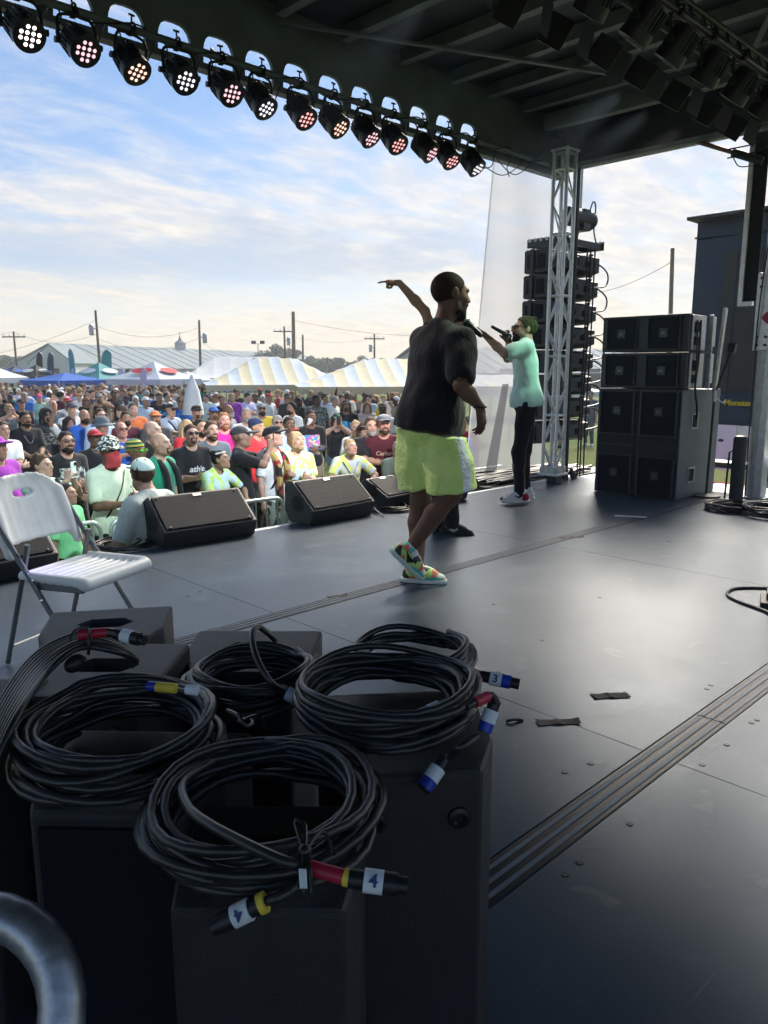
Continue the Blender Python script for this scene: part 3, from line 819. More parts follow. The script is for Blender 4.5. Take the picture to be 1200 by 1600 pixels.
seams = [X0, -2.6, -.2, 2.37, 4.85, 7.1, X1]
for (a, b) in rows:
    for x0, x1 in zip(seams[:-1], seams[1:]):
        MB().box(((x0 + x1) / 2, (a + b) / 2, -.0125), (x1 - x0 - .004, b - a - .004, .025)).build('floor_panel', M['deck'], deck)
for si, (a, b) in enumerate(strips):
    for x0, x1 in ((X0, 2.78 if si == 0 else 3.6), (2.78 if si == 0 else 3.6, 6.3), (6.3, X1)):
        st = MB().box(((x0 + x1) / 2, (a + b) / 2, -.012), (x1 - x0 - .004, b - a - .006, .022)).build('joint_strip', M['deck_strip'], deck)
        nr = 3
        for k in range(nr):
            y = a + (b - a) * (k + .75) / (nr + .5)
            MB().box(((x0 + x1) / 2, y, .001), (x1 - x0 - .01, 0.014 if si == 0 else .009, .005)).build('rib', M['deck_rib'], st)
        mg = MB()
        for k in range(24):
            y = a + .008 + (b - a - .016) * k / 23; mg.box(((x0 + x1) / 2, y, -.0005), (x1 - x0 - .01, .0028, .003))
        g = mg.build('fine_groove', M['rubber'], st); g['kind'] = 'stuff'
MB().box(((X0 + X1) / 2, YF - .029, -.04), (X1 - X0, .055, .082)).build('edge_trim', M['aluminium'], deck, bevel=.004)
MB().box(((X0 + X1) / 2, YF - .06, GROUND / 2 - .075), (X1 - X0, .03, -GROUND - .15)).build('skirt', M['black_paint'], deck)
for x, y in [(2.16, 1.22), (2.05, 1.25), (2.42, .955), (1.93, .955), (2.62, .955), (1.62, 1.24), (1.60, .96), (1.67, .96), (3.05, 1.21), (3.1, 1.215), (2.86, .96), (2.9, .955), (3.05, 2.02), (3.35, 2.55), (3.9, 2.2), (2.5, 1.9), (2.58, 1.93), (4.4, 2.9), (2.2, 3.9), (2.3, 3.93), (5.6, 2.6)]:
    MB().cyl((x, y, -.004), (x, y, .0022), .012, .010, 12).build('floor_bolt', M['dark_steel'], deck)
# worn tape and debris on the floor
M['gaffer'] = mat('worn_black_tape', (.022, .022, .023), .75, var=.4, scale=40, bump=.4, bscale=80)
def tape_strip(c, L, w, a, label):
    mb = MB(); rg = random.Random(int(c[0] * 1000)); ca, sa = math.cos(a), math.sin(a); n = 8
    for i in range(n + 1):
        for sgn in (-1, 1):
            u = (i / n - .5) * L + rg.uniform(-.004, .004); v = sgn * w / 2 + rg.uniform(-.004, .004)
            mb.v.append((c[0] + u * ca - v * sa, c[1] + u * sa + v * ca, .0035 + (rg.uniform(0, .006) if i in (0, 4, n) else 0)))
    mb.f = [(2 * i, 2 * i + 2, 2 * i + 3, 2 * i + 1) for i in range(n)]
    me = mb.mesh('tape_strip', fix=False); o = add('tape_strip', me, M['gaffer'])
    md = o.modifiers.new('thickness', 'SOLIDIFY'); md.thickness = .002
    return tag(o, label, 'tape', 'worn tape marks on the stage floor')
p = at_z(953, 1088); tape_strip(p, .15, .05, R(-38), 'short strip of worn black tape on the floor, farther from the joint strip pair')
p = at_z(872, 1129); tape_strip(p, .16, .045, R(-40), 'short strip of torn black tape on the floor nearest the coiled cables')
p = at_z(893, 840); tape_strip(p, .20, .035, R(-30), 'small dark tape mark across the far joint strip beneath the speaker stack')
p = at_z(527, 932); tape_strip(p, .12, .03, R(-30), 'small dark tape mark across the joint strip left of the neon shorts man')
p = at_z(803, 1128); mbx = MB(); mbx.tube(spline([p + Vector((-.025, .02, .004)), p + Vector((-.008, 0, .012)), p + Vector((.012, -.004, .008)), p + Vector((.03, -.022, .004))], 4), [.002] + [.006] * 11 + [.002], 6)
tag(mbx.build('debris', M['rubber'], smooth=True), 'small black scrap lying on the floor beside the coiled cables', 'scrap')
p = at_z(985, 808); tag(MB().box(p + Vector((0, 0, .006)), (.02, .28, .008), (0, 0, R(28))).build('cable_tie', M['tape_white'], bevel=.002), 'thin white strip lying on the floor before the speaker stack', 'strip')

# side wing beyond the front corner, piled with black cable ramps
wing = thing('stage_wing', 'low side platform beyond the front corner of the stage', 'platform', (0, 0, 0))
MB().box((8.2, 5.75, -.06), (2.6, 1.02, .08)).build('platform', M['dark_steel'], wing, bevel=.005)
MB().box((9.1, 4.7, -.075), (1.45, 1.02, .08)).build('platform', M['galv'], wing, bevel=.005)
for x in (7.1, 9.3):
    for y in (5.4, 6.1): MB().cyl((x, y, GROUND), (x, y, -.10), .025, n=10).build('leg', M['galv'], wing)
rg = random.Random(5)
for k in range(15):
    y = 5.30 + k * .047; o = MB()
    pts = [(6.9 + rg.uniform(0, .2) + q * (2.05 / 7), y + rg.uniform(-.02, .02), .012 + rg.uniform(0, .03)) for q in range(8)]
    o.tube(spline(pts, 4), .019, 7)
    tag(o.build('heavy_cable', M['rubber'], smooth=True), 'thick black feeder cable on the side wing, %s out from the stage edge' % (['nearest', 'second', 'third', 'fourth', 'fifth', 'sixth', 'seventh', 'eighth', 'ninth', 'tenth', 'eleventh', 'twelfth', 'thirteenth', 'fourteenth', 'farthest'][k]), 'cable', 'feeder cables on the side wing')

# ------------------------------------------------------------------ roof
roof = thing('stage_roof', 'dark mobile stage roof with purlins and arched fascia', 'roof', (0, 0, 0))
ZR, YR, XR = 3.98, 5.36, 8.02
MB().box(((X0 - .6 + XR) / 2, (YR - 3.4) / 2, ZR + .16), (XR - X0 + .6, YR + 3.4, .10)).build('roof_sheet', M['roof_sheet'], roof)
x = XR - .35
xs = [7.15, 6.52, 5.98, 5.30, 4.62, 3.95, 3.28, 2.6, 1.9, 1.2, .4, -.6, -1.6, -2.6, -3.6]
for x in xs:
    MB().box((x, (YR - 3.4) / 2 - .06, ZR + .05), (.055, YR + 3.2, .11)).build('purlin', M['roof_steel'], roof, bevel=.006)
    MB().box((x, (YR - 3.4) / 2 - .06, ZR - .008), (.085, YR + 3.2, .012)).build('purlin_flange', M['roof_steel'], roof)
def diag(a, b): MB().beam(a, b, .045, .02).build('diagonal_brace', M['roof_steel'], roof)
diag((4.0, 5.25, ZR - .03), (7.7, 3.6, ZR - .03)); diag((1.6, 5.25, ZR - .03), (5.4, 2.6, ZR - .03)); diag((3.3, 5.25, ZR - .035), (1.2, 3.0, ZR - .035)); diag((7.7, 3.2, ZR - .035), (4.6, 1.4, ZR - .035))
# front fascia with a row of arched openings over the light bar
def fascia(name, p0, along, L, zlo, zmid, ztop, hole_w, pitch, first, depth, thick_dir):
    """web plate built bay by bay: bottom chord, posts, arch heads"""
    n = int((L - first) / pitch) + 1; al = Vector(along)
    P3 = lambda u, z: Vector(p0) + al * u + Vector((0, 0, z))
    mb = MB(); seg = 12
    edges = []
    for i in range(n):
        c = first + i * pitch
        if c + hole_w / 2 > min(L, 11.62): break
        edges.append((c - hole_w / 2, c + hole_w / 2))
    prev = 0.0
    for (a, b) in edges:
        mb.prism([P3(prev, zlo), P3(a, zlo), P3(a, ztop), P3(prev, ztop)], thick_dir)
        top = [P3(a, ztop), P3(b, ztop)]
        arc = []
        for k in range(seg + 1):
            t = math.pi * k / seg; u = (a + b) / 2 + (b - a) / 2 * math.copysign(abs(math.cos(t)) ** .62, math.cos(t)); z = zlo + (zmid - zlo) * (abs(math.sin(t)) ** .62)
            arc.append(P3(u, z))
        for k in range(seg):
            q0, q1 = arc[k], arc[k + 1]
            u0 = (q0 - Vector(p0)).dot(al); u1 = (q1 - Vector(p0)).dot(al)
            if abs(u0 - u1) < 1e-5: continue
            mb.prism([q0, q1, P3(u1, ztop), P3(u0, ztop)], thick_dir)
        prev = b
    mb.prism([P3(prev, zlo), P3(L, zlo), P3(L, ztop), P3(prev, ztop)], thick_dir)
    return mb.build(name, M['roof_steel'], roof)
fx0 = -5.02
fascia('front_fascia', (fx0, 5.30, 0), (1, 0, 0), 8.0 - fx0, 3.50, 3.715, 4.16, .27, .362, .158, .03, (0, .03, 0))
fascia('end_fascia', (7.99, 2.2, 0), (0, 1, 0), 3.10, 3.62, 3.80, 4.16, .27, .40, .45, .03, (.03, 0, 0))
MB().box((7.93, 3.74, 3.87), (.012, 3.1, .58)).build('end_fascia_backing', M['roof_sheet'], roof)
MB().box(((fx0 + 8.02) / 2, 5.305, 3.472), (8.02 - fx0, .10, .045)).build('bottom_chord', M['roof_steel'], roof, bevel=.006)
MB().cyl((fx0, 5.20, 3.535), (7.6, 5.20, 3.535), .026, n=12).build('light_bar', M['roof_steel'], roof, smooth=True)
MB().box((8.005, 3.75, 3.575), (.07, 3.2, .06)).build('bottom_chord', M['roof_steel'], roof, bevel=.008)
MB().cyl((8.06, 2.2, 3.56), (8.06, 5.30, 3.56), .030, n=10).build('edge_pipe', M['galv'], roof, smooth=True)
MB().box((7.985, 2.19, 3.80), (.20, .04, .52)).build('corner_plate', M['roof_steel'], roof, bevel=.004)
for x in (-4.4, 7.4): MB().box((x, 1.0, ZR - .09), (.10, 8.2, .16)).build('main_beam', M['roof_steel'], roof, bevel=.01)
for x in (7.0, 3.4, .2): MB().beam((x, 5.20, 3.535), (x, 5.30, 3.62), .02, .02).build('bar_bracket', M['dark_steel'], roof)
# rear posts of the open-backed stage
for k, x in enumerate((-4.4, 1.0)):
    rp = thing('rear_post', ('left', 'middle')[k] + ' steel post holding up the rear of the stage roof', 'post', (x, YB + .1, 0))
    MB().box((0, 0, 2.0), (.14, .14, 4.0)).build('post', M['roof_steel'], rp, bevel=.008); MB().box((0, 0, .012), (.3, .3, .022)).build('foot_plate', M['galv'], rp)

# ------------------------------------------------------------------ corner truss column
def truss(name, label, base, height, w, parent_kind='truss'):
    t = thing(name, label, parent_kind, base)
    hw = w / 2; cs = [(-hw, -hw), (hw, -hw), (hw, hw), (-hw, hw)]
    for (a, b) in cs: MB().cyl((a, b, .10), (a, b, height), .021, n=12).build('chord', M['aluminium'], t, smooth=True)
    step = .33; n = int((height - .2) / step)
    for f in range(4):
        a, b = cs[f], cs[(f + 1) % 4]
        for i in range(n + 1):
            z = .13 + i * step
            if i % 2 == 0 or i == n: MB().cyl((*a, z), (*b, z), .0125, n=8).build('rung', M['aluminium'], t, smooth=True)
            if i < n:
                p, q = (a, b) if (i + f) % 2 == 0 else (b, a)
                MB().cyl((*p, z + .02), (*q, z + step - .02), .0105, n=8).build('brace', M['aluminium'], t, smooth=True)
    MB().box((0, 0, .115), (w + .09, w + .09, .03)).build('base_plate', M['aluminium'], t, bevel=.006)
    MB().box((0, 0, .165), (w + .05, w + .05, .07)).build('base_collar', M['galv'], t, bevel=.006)
    MB().box((.02, -.01, .045), (.13, .13, .10)).build('foot_block', M['rubber'], t, bevel=.008)
    MB().box((0, 0, height + .01), (w + .06, w + .06, .025)).build('top_plate', M['aluminium'], t, bevel=.004)
    for (a, b) in cs: MB().cyl((a, b, .13), (a, b, .17), .034, n=10).build('spigot', M['galv'], t)
    return t
tr = truss('truss_column', 'square silver aluminium truss column holding up the front corner of the roof', (7.60, 4.98, 0), 3.62, .165)
MB().box((0, 0, 3.74), (.20, .20, .28)).build('head_block', M['dark_steel'], tr, bevel=.01)

# telescopic strut under the roof end, and the tall silver post beside it
stt = thing('roof_strut', 'slim telescopic strut slanting from the roof end to the silver post', 'strut', (0, 0, 0))
a = Vector((8.0, 3.82, 3.60)); b = at_x(1192, 252, 8.12); mid = a.lerp(b, .55)
MB().cyl(a, mid.lerp(b, .2), .022, n=10).build('inner_rod', mat('rod_red_lit', (.20, .13, .12), .4, .5), stt, smooth=True)  # red light falling on the rod is put into its colour
MB().cyl(mid.lerp(b, .15), b, .040, n=12).build('outer_sleeve', M['dark_steel'], stt, smooth=True)
MB().tube(spline([mid.lerp(b, .2) + Vector((-.03, 0, -.04)), mid.lerp(b, .4) + Vector((-.04, 0, -.11)), mid.lerp(b, .75) + Vector((-.03, 0, -.07))], 6), .006, 6).build('safety_wire', M['galv'], stt, smooth=True)

# ------------------------------------------------------------------ far buildings
M['barn_roof'] = mat('barn_roof_metal', (.13, .18, .21), .85, 0, var=.10, scale=.25)
M['barn_wall'] = mat('barn_siding', (.42, .46, .48), .8, var=.08, scale=.4)
M['shed_wall'] = mat('shed_siding', (.55, .58, .58), .8, var=.06, scale=.4)
M['dark_void'] = mat('dark_doorway', (.02, .022, .025), .9)
def barn(name, label, ra, rb, half, zr, ze, zg, flip=1, seams=26, doors=4):
    """gabled barn from ridge end to ridge end"""
    ra = Vector((ra[0], ra[1], 0)); rb = Vector((rb[0], rb[1], 0)); d = (rb - ra).normalized(); L = (rb - ra).length
    s = Vector((d.y, -d.x, 0))
    if (ra + s).length > ra.length: s = -s
    t = thing(name, label, 'barn', (ra.x, ra.y, zg))
    f = lambda u, v, z: d * u + s * v + Vector((0, 0, z - zg))
    mb = MB(); mb.prism([f(.4, half, zg), f(.4, half, ze), f(.4, 0, zr - .15), f(.4, -half, ze), f(.4, -half, zg)], d * (L - .8)); w = mb.build('wall', M['barn_wall'], t)
    for sg in (1, -1):
        o = half + .5; e2 = ze - (zr - ze) * .5 / half
        mb = MB(); mb.prism([f(0, 0, zr), f(0, sg * o, e2), f(0, sg * o, e2 + .12), f(0, 0, zr + .12)], d * L); rf = mb.build('roof', M['barn_roof'], t)
        if sg == 1:
            mb = MB()
            for i in range(seams):
                u = L * (i + .5) / seams
                mb.beam(f(u, .05, zr + .15), f(u, o, e2 + .15), .06, .06)
            mb.build('roof_seam', M['barn_roof'], rf)
    for i in range(doors):
        u = L * (i + .6) / doors; mb = MB(); mb.prism([f(u, half + .02, zg), f(u + 3, half + .02, zg), f(u + 3, half + .02, zg + 2.6), f(u, half + .02, zg + 2.6)], s * .05); mb.build('door', M['dark_void'], t)
    return t, f, L
ra = at_d(75, 537, 120); rb = at_d(470, 553, 197)
t, f, L = barn('barn', 'long grey-blue gabled barn with a small rooftop cupola', ra, rb, 9.5, ra.z, 1.6, GROUND)
cu = thing('cupola', 'small pointed cupola standing on the ridge of the long barn', 'cupola', Vector((ra.x, ra.y, 0)).lerp(Vector((rb.x, rb.y, 0)), .40) + Vector((0, 0, ra.z + .05)))
MB().box((0, 0, .5), (1.5, 1.5, 1.1)).build('louvre_box', M['barn_wall'], cu)
MB().lathe([(1.15, 1.05), (.75, 1.35), (.35, 1.6), (.22, 2.0), (.04, 2.5)], n=8).build('dome', M['barn_roof'], cu)
MB().cyl((0, 0, 2.4), (0, 0, 3.1), .05, n=6).build('finial', M['dark_steel'], cu)
a = at_d(76, 548, 95); b = at_d(40, 570, 95)
sh = thing('shed', 'small pale shed with a gable end before the long barn', 'shed', (a.x, a.y, GROUND))
zz = at_d(76, 540, 95).z - GROUND; wL = (at_d(44, 567, 95) - at_d(76, 567, 95)); wR = at_d(112, 566, 95) - at_d(76, 566, 95); ez = at_d(76, 567, 95).z - GROUND
wl = Vector((wL.x, wL.y, 0)); wr = Vector((wR.x, wR.y, 0)); bk = Vector((_h.x, _h.y, 0)) * 8
MB().prism([wl, wr, wr + Vector((0, 0, ez)), Vector((0, 0, zz)), wl + Vector((0, 0, ez))], bk).build('wall', M['shed_wall'], sh)
for w_ in (wl, wr):
    e = w_ * 1.08 + Vector((0, 0, ez - .2)); MB().prism([Vector((0, 0, zz + .03)), e + Vector((0, 0, .03)), e + Vector((0, 0, .2)), Vector((0, 0, zz + .22))], bk * 1.02 - _h * .3).build('roof', M['barn_roof'], sh)
MB().prism([wl * .4, wr * .4, wr * .4 + Vector((0, 0, ez * .8)), wl * .4 + Vector((0, 0, ez * .8))], -bk * .01).build('door', M['dark_void'], sh)
ra = at_d(640, 543, 95); rb = at_d(990, 543, 110)
barn('barn', 'pale green-roofed hall seen through the white mesh screen', ra, rb, 9, ra.z, 1.0, GROUND, seams=18, doors=3)

# ------------------------------------------------------------------ tents and canopies
def fabric(name, col, rough=.7, trans=.25):
    t = NT(name); c = t.coord('Object'); nz = t.noise(c, 2.2, 4)
    t.set(Base_Color=t.mix(t.step(nz, .3, .7), tuple(x * .9 for x in col), col), Roughness=rough); t.b.inputs['Specular IOR Level'].default_value = .25
    tr = t.n('ShaderNodeBsdfTranslucent'); tr.inputs[0].default_value = (*col, 1); ms = t.n('ShaderNodeMixShader'); ms.inputs[0].default_value = trans
    t.l(t.b.outputs[0], ms.inputs[1]); t.l(tr.outputs[0], ms.inputs[2]); t.l(ms.outputs[0], t.out.inputs[0]); t.bump(nz, .4, .05); return t.m
FB = {k: fabric('canvas_' + k, c) for k, c in dict(white=(.72, .75, .80), stripe_white=(.56, .67, .80), stripe_yellow=(.70, .66, .48), blue=(.02, .13, .55), teal=(.06, .32, .36), black=(.02, .022, .028), navy=(.03, .06, .12), pale=(.58, .66, .80), lilac=(.50, .48, .72), red=(.6, .05, .08)).items()}
def canopy_tent(label, c, w, eave, peak, rot, mat_, logo=None, group='pop-up canopies along the field'):
    t = thing('canopy_tent', label, 'canopy', (c[0], c[1], GROUND), (0, 0, rot), group)
    h = w / 2; cs = [(-h, -h), (h, -h), (h, h), (-h, h)]
    for i in range(4):
        a, b = cs[i], cs[(i + 1) % 4]
        mb = MB(); m = ((a[0] + b[0]) / 2, (a[1] + b[1]) / 2); sag = .08 * (peak - eave)
        A = Vector((*a, eave)); B = Vector((*b, eave)); Pk = Vector((0, 0, peak)); Q = (A + Pk) / 2 - Vector((0, 0, sag)); S = (B + Pk) / 2 - Vector((0, 0, sag)); Mi = Vector((*m, eave - .03))
        mb.add([A, Mi, B, S, Pk, Q, (Mi + Pk) / 2 - Vector((0, 0, sag * 1.6))], [(0, 1, 6, 5), (1, 2, 3, 6), (5, 6, 4), (6, 3, 4)])
        o = mb.build('roof_panel', mat_, t, smooth=True, fix=False, angle=180)
        MB().prism([A, B, B - Vector((0, 0, .28)), A - Vector((0, 0, .28))], Vector((a[0] + b[0], a[1] + b[1], 0)).normalized() * .012).build('valance', mat_, t)
        MB().beam(Vector((*a, 0)), Vector((*a, eave)), .05, .05).build('leg', M['galv'], t)
        if logo and i in (0, 3):
            n_ = (B - A).cross(Pk - A).normalized(); cc = (A + B) / 2 * .55 + Pk * .45 + n_ * .04; u = (B - A).normalized(); v = n_.cross(u)
            pts = [cc + u * math.cos(k * math.pi / 8) * w * .19 + v * math.sin(k * math.pi / 8) * w * .085 for k in range(16)]
            MB().prism(pts, n_ * .01).build('printed_logo', logo, t)
    return t
def cpos(px, D): p = at_d(px, 578, D); return (p.x, p.y)
def can(label, px, D, w, ye, yp, mat_, rot=.3, logo=None):
    canopy_tent(label, cpos(px, D), w, at_d(px, ye, D).z - GROUND, at_d(px, yp, D).z - GROUND, rot, mat_, logo)
can('teal pop-up canopy with a pale oval logo', 155, 44, 2.9, 592, 566, FB['teal'], .35, FB['pale'])
can('royal blue low pop-up canopy below the teal feather flag', 102, 42, 3.3, 594, 582, FB['blue'], .25)
can('pale lilac pop-up canopy with red logo, right of the teal one', 241, 40, 3.3, 592, 565, FB['pale'], .4, FB['red'])
can('black pop-up canopy with white print at the far left', 57, 46, 2.2, 588, 570, FB['black'], .4, FB['white'])
can('blue pop-up canopy at the left edge beside the black one', 24, 50, 2.6, 588, 571, FB['navy'], .2, FB['blue'])
can('white pop-up canopy cut by the left picture edge', -6, 44, 2.4, 590, 573, FB['white'], .5)
can('dark pop-up canopy half hidden behind the lilac one', 203, 52, 3.0, 592, 575, FB['black'], .2)
can('small white pop-up canopy right of the lilac one', 292, 42, 2.0, 594, 580, FB['white'], .35)
can('bright blue low canopy under the striped tent edge', 373, 38, 2.9, 603, 598, FB['blue'], .3)

def pole_tent(label, cx, D, hw, hd, ye, yp, ridge, n, cols, slack=.12, rot=.0, name='pole_tent'):
    """big rope-and-pole tent: stripes run from the eaves up to the ridge; every stripe is a panel"""
    p = at_d(cx, 578, D); t = thing(name, label, 'tent', (p.x, p.y, GROUND), (0, 0, AZ - R(90) + rot), 'large tents behind the crowd')
    ze = at_d(cx, ye, D).z - GROUND; zp = at_d(cx, yp, D).z - GROUND
    def zat(u, v):        # u across -1..1, v depth -1..1
        au = max(0, (abs(u) * hw - ridge) / (hw - ridge)); r = max(au, abs(v)); r = min(r, 1)
        return ze + (zp - ze) * ((1 - r) ** 1.25)
    k = 10
    for i in range(n):
        for sgn in (-1, 1):
            mb = MB()
            for j in range(k + 1):
                v = sgn * j / k
                for e in (0, .5, 1):
                    u = -1 + 2 * (i + e) / n; mb.v.append((u * hw, v * hd, zat(u, v) - .03 * math.sin(math.pi * e)))
            mb.f = [(3 * j + e, 3 * j + e + 1, 3 * j + 4 + e, 3 * j + 3 + e) for j in range(k) for e in (0, 1)]
            mb.build('canopy_stripe', cols[i % len(cols)], t, smooth=True, fix=False, angle=180)
    for i in range(n * 2):
        u0, u1 = -1 + i / n, -1 + (i + 1) / n
        for sgn in (-1, 1): MB().prism([(u0 * hw, sgn * hd, ze), (u1 * hw, sgn * hd, ze), (u1 * hw, sgn * hd, ze - .22), ((u0 + u1) / 2 * hw, sgn * hd, ze - .27), (u0 * hw, sgn * hd, ze - .22)], (0, sgn * .01, 0)).build('valance', cols[1 % len(cols)], t)
    for u in (-1, -.33, .33, 1):
        for sgn in (-1, 1): MB().cyl((u * hw * .98, sgn * hd * .98, 0), (u * hw * .98, sgn * hd * .98, ze), .045, n=8).build('side_pole', M['galv'], t)
    for u in (-ridge * .9, ridge * .9): MB().cyl((u, 0, 0), (u, 0, zp - .02), .06, n=8).build('centre_pole', M['galv'], t)
    return t
SW, SY = FB['stripe_white'], FB['stripe_yellow']
pole_tent('blue, white and yellow striped tent, left of the two', 428, 33, 2.9, 3.3, 599, 559, .9, 13, [SW, SY], rot=.25)
pole_tent('blue and yellow striped tent, the right one behind the performers', 612, 29, 3.6, 3.4, 601, 560, 1.0, 17, [SW, SY], rot=.15)
pole_tent('plain white tent with a long ridge before the barn', 385, 52, 4.2, 3.6, 590, 557, 2.2, 8, [FB['white']], rot=.2)
pole_tent('plain white tent right of the dark-shirted performer behind the mesh screen', 790, 40, 4.5, 3.0, 610, 585, 2.0, 6, [FB['white']], rot=.1)

def feather_flag(label, px, D, ytop, ybot, w, mat_, lean=1, mark=None):
    b = at_d(px, ybot, D); tp = at_d(px, ytop, D); H = tp.z - GROUND; z0 = max(.2, b.z - GROUND - 1.0)
    t = thing('feather_flag', label, 'flag', (b.x, b.y, GROUND), (0, 0, AZ - R(90)), 'feather flags among the canopies')
    pts = [(0, 0, 0), (0, 0, H * .7), (lean * w * .15, 0, H * .9), (lean * w * .55, 0, H * .985), (lean * w, 0, H * .93)]
    MB().tube(spline(pts, 6), .02, 6).build('flag_pole', M['galv'], t, smooth=True)
    edge = spline(pts[1:], 6); inner = [(lean * w, 0, H * .93), (lean * w * .95, 0, H * .75), (lean * w * .8, 0, z0 + .2), (lean * w * .7, 0, z0), (lean * .02, 0, z0)]
    poly = [Vector((lean * .02, 0, z0))] + [Vector(p) for p in edge] + [Vector(p) for p in inner[1:4]]
    MB().prism(poly, (0, .012, 0)).build('sail', mat_, t)
    if mark:
        MB().ell((lean * w * .45, 0, H * .62), (w * .28, .02, H * .08), 12, 6).build('printed_emblem', mark, t)
        MB().ell((lean * w * .45, 0, H * .42), (w * .22, .02, H * .05), 12, 6).build('printed_emblem', mark, t)
feather_flag('narrow teal feather flag left of the teal canopy', 119, 43, 543, 600, .32, FB['teal'], -1, FB['pale'])
feather_flag('wide teal feather flag rising over the teal canopy', 160, 46, 545, 600, .65, FB['teal'], 1, FB['pale'])
feather_flag('black and white feather flag beside the black canopy', 58, 47, 548, 592, .42, FB['black'], 1, FB['white'])
feather_flag('feather flag with pale top and blue print right of the black canopy', 75, 46, 549, 592, .42, FB['navy'], 1, FB['lilac'])
feather_flag('lilac feather flag between the teal and pale canopies', 185, 40, 575, 606, .38, FB['lilac'], 1, FB['red'])
feather_flag('pale lilac feather flag standing before the red-logo canopy', 220, 38, 574, 606, .32, FB['lilac'], 1, FB['white'])
# folded white umbrella standing over the crowd
p = at_d(300, 600, 17); um = thing('folded_umbrella', 'tall folded white umbrella standing amid the crowd', 'umbrella', (p.x, p.y, GROUND))
zt = at_d(299, 586, 17).z - GROUND; zb = at_d(299, 648, 17).z - GROUND
MB().cyl((0, 0, 0), (0, 0, zt), .025, n=8).build('pole', M['galv'], um)
mb = MB(); N_ = 18
for (r, z) in ((.19, zb), (.18, zb + .15), (.12, zb + .55), (.05, zt - .1), (.02, zt)):
    for k in range(N_): a = 2 * math.pi * k / N_; rr = r * (1 + .22 * (k % 2)); mb.v.append((rr * math.cos(a), rr * math.sin(a), z))
mb.f = [(i * N_ + k, i * N_ + (k + 1) % N_, (i + 1) * N_ + (k + 1) % N_, (i + 1) * N_ + k) for i in range(4) for k in range(N_)]
mb.build('folded_canopy', FB['white'], um, smooth=True, fix=False, angle=180)

# ------------------------------------------------------------------ utility poles and wires
def upole(label, px, ytop, ybase, D, lean=0, arm=False, trans=0, r=.13, dark=True):
    tp = at_d(px, ytop, D); H = tp.z - GROUND; b = at_d(px + lean, 578, D)
    t = thing('utility_pole', label, 'pole', (b.x, b.y, GROUND)); top = Vector((tp.x - b.x, tp.y - b.y, H))
    MB().tube([(0, 0, 0), top], [r, r * .7], 8).build('post', M['wood_pole'], t, smooth=True)
    if arm:
        s = Vector((_r.x, _r.y, 0)); c = top - Vector((0, 0, .5)); MB().beam(c - s * 1.1, c + s * 1.1, .10, .12).build('crossarm', M['wood_pole'], t)
        for k in (-1, -.4, .4, 1): MB().cyl(c + s * k + Vector((0, 0, .06)), c + s * k + Vector((0, 0, .28)), .035, n=6).build('insulator', M['galv'], t)
    if trans:
        s = Vector((_r.x, _r.y, 0)) * trans; c = top - Vector((0, 0, 1.9)) + s * .42
        MB().lathe([(.12, 0), (.19, .05), (.19, .72), (.15, .8), (.05, .85)], c, 12).build('transformer', M['galv'], t, smooth=True)
        MB().beam(c + Vector((0, 0, .5)), top - Vector((0, 0, 1.4)), .06, .06).build('bracket', M['dark_steel'], t)
    return Vector((tp.x, tp.y, tp.z))
W = []
W.append(upole('thin far-off utility pole at the left edge above the trees', 21, 518, 570, 75, 6, True))
W.append(upole('leaning utility pole with a transformer above the teal canopy', 149, 485, 572, 62, 8, False, -1))
W.append(upole('utility pole with a transformer before the middle of the barn roof', 311, 500, 578, 66, 2, False, 1))
W.append(upole('utility pole with two transformers left of the tall dark pole', 444, 510, 550, 80, 2, True, 1))
W.append(upole('tall dark utility pole behind the left striped tent', 458, 487, 560, 58, 1, False, 0, .17))
W.append(upole('short thin pole right of the tall dark pole', 473, 523, 560, 78, 0))
W.append(upole('far utility pole with a crossarm and transformer over the right tent', 585, 522, 566, 85, 0, True, -1))
W.append(upole('bare wooden utility pole standing behind the speaker stack', 1051, 388, 490, 34, -3, False, 0, .12))
def wire(a, b, sag, label):
    pts = [a.lerp(b, i / 16) - Vector((0, 0, sag * 4 * (i / 16) * (1 - i / 16))) for i in range(17)]
    tag(MB().tube(pts, .011, 5).build('overhead_wire', M['rubber'], smooth=True), label, 'wire', 'overhead wires between the utility poles')
dz = Vector((0, 0, -.6))
wire(at_d(-60, 516, 80), W[0], .4, 'overhead wire leaving the left edge to the thin far-off pole')
wire(W[0], W[1] + dz * 3, .8, 'overhead wire from the thin left pole to the leaning pole')
wire(W[1] + dz * 2, W[2] + dz, .8, 'upper overhead wire from the leaning pole to the barn pole')
wire(W[1] + dz * 3.6, W[2] + dz * 2.4, .9, 'lower overhead wire from the leaning pole to the barn pole')
wire(W[2] + dz, W[3] + dz, .8, 'overhead wire from the barn pole to the pole with two transformers')
wire(W[4] + dz, at_d(760, 520, 62), .6, 'overhead wire from the tall dark pole rightward behind the performer')
wire(W[4] + dz * 3, W[6] + dz * .5, .5, 'overhead wire from the tall dark pole to the far crossarm pole')
wire(W[2] + dz * 3, W[4] + dz * 4, 1.0, 'low overhead wire passing over the plain white tent')
wire(W[7] + dz * .9, at_d(880, 462, 38), .4, 'single overhead wire left of the pole behind the speaker stack')
wire(W[1] + dz * 1.2, at_d(-50, 560, 60), .4, 'slack overhead wire from the leaning pole down past the black canopy')
p = at_d(403, 537, 90); lp = thing('floodlight_mast', 'thin floodlight mast above the white tent', 'mast', (p.x, p.y, GROUND))
MB().cyl((0, 0, 0), (0, 0, p.z - GROUND), .07, .05, 8).build('mast', M['galv'], lp)
for sg in (-1, 1): MB().box(Vector((_r.x, _r.y, 0)) * sg * .5 + Vector((0, 0, p.z - GROUND + .15)), (.45, .3, .35)).build('floodlight', M['dark_steel'], lp)
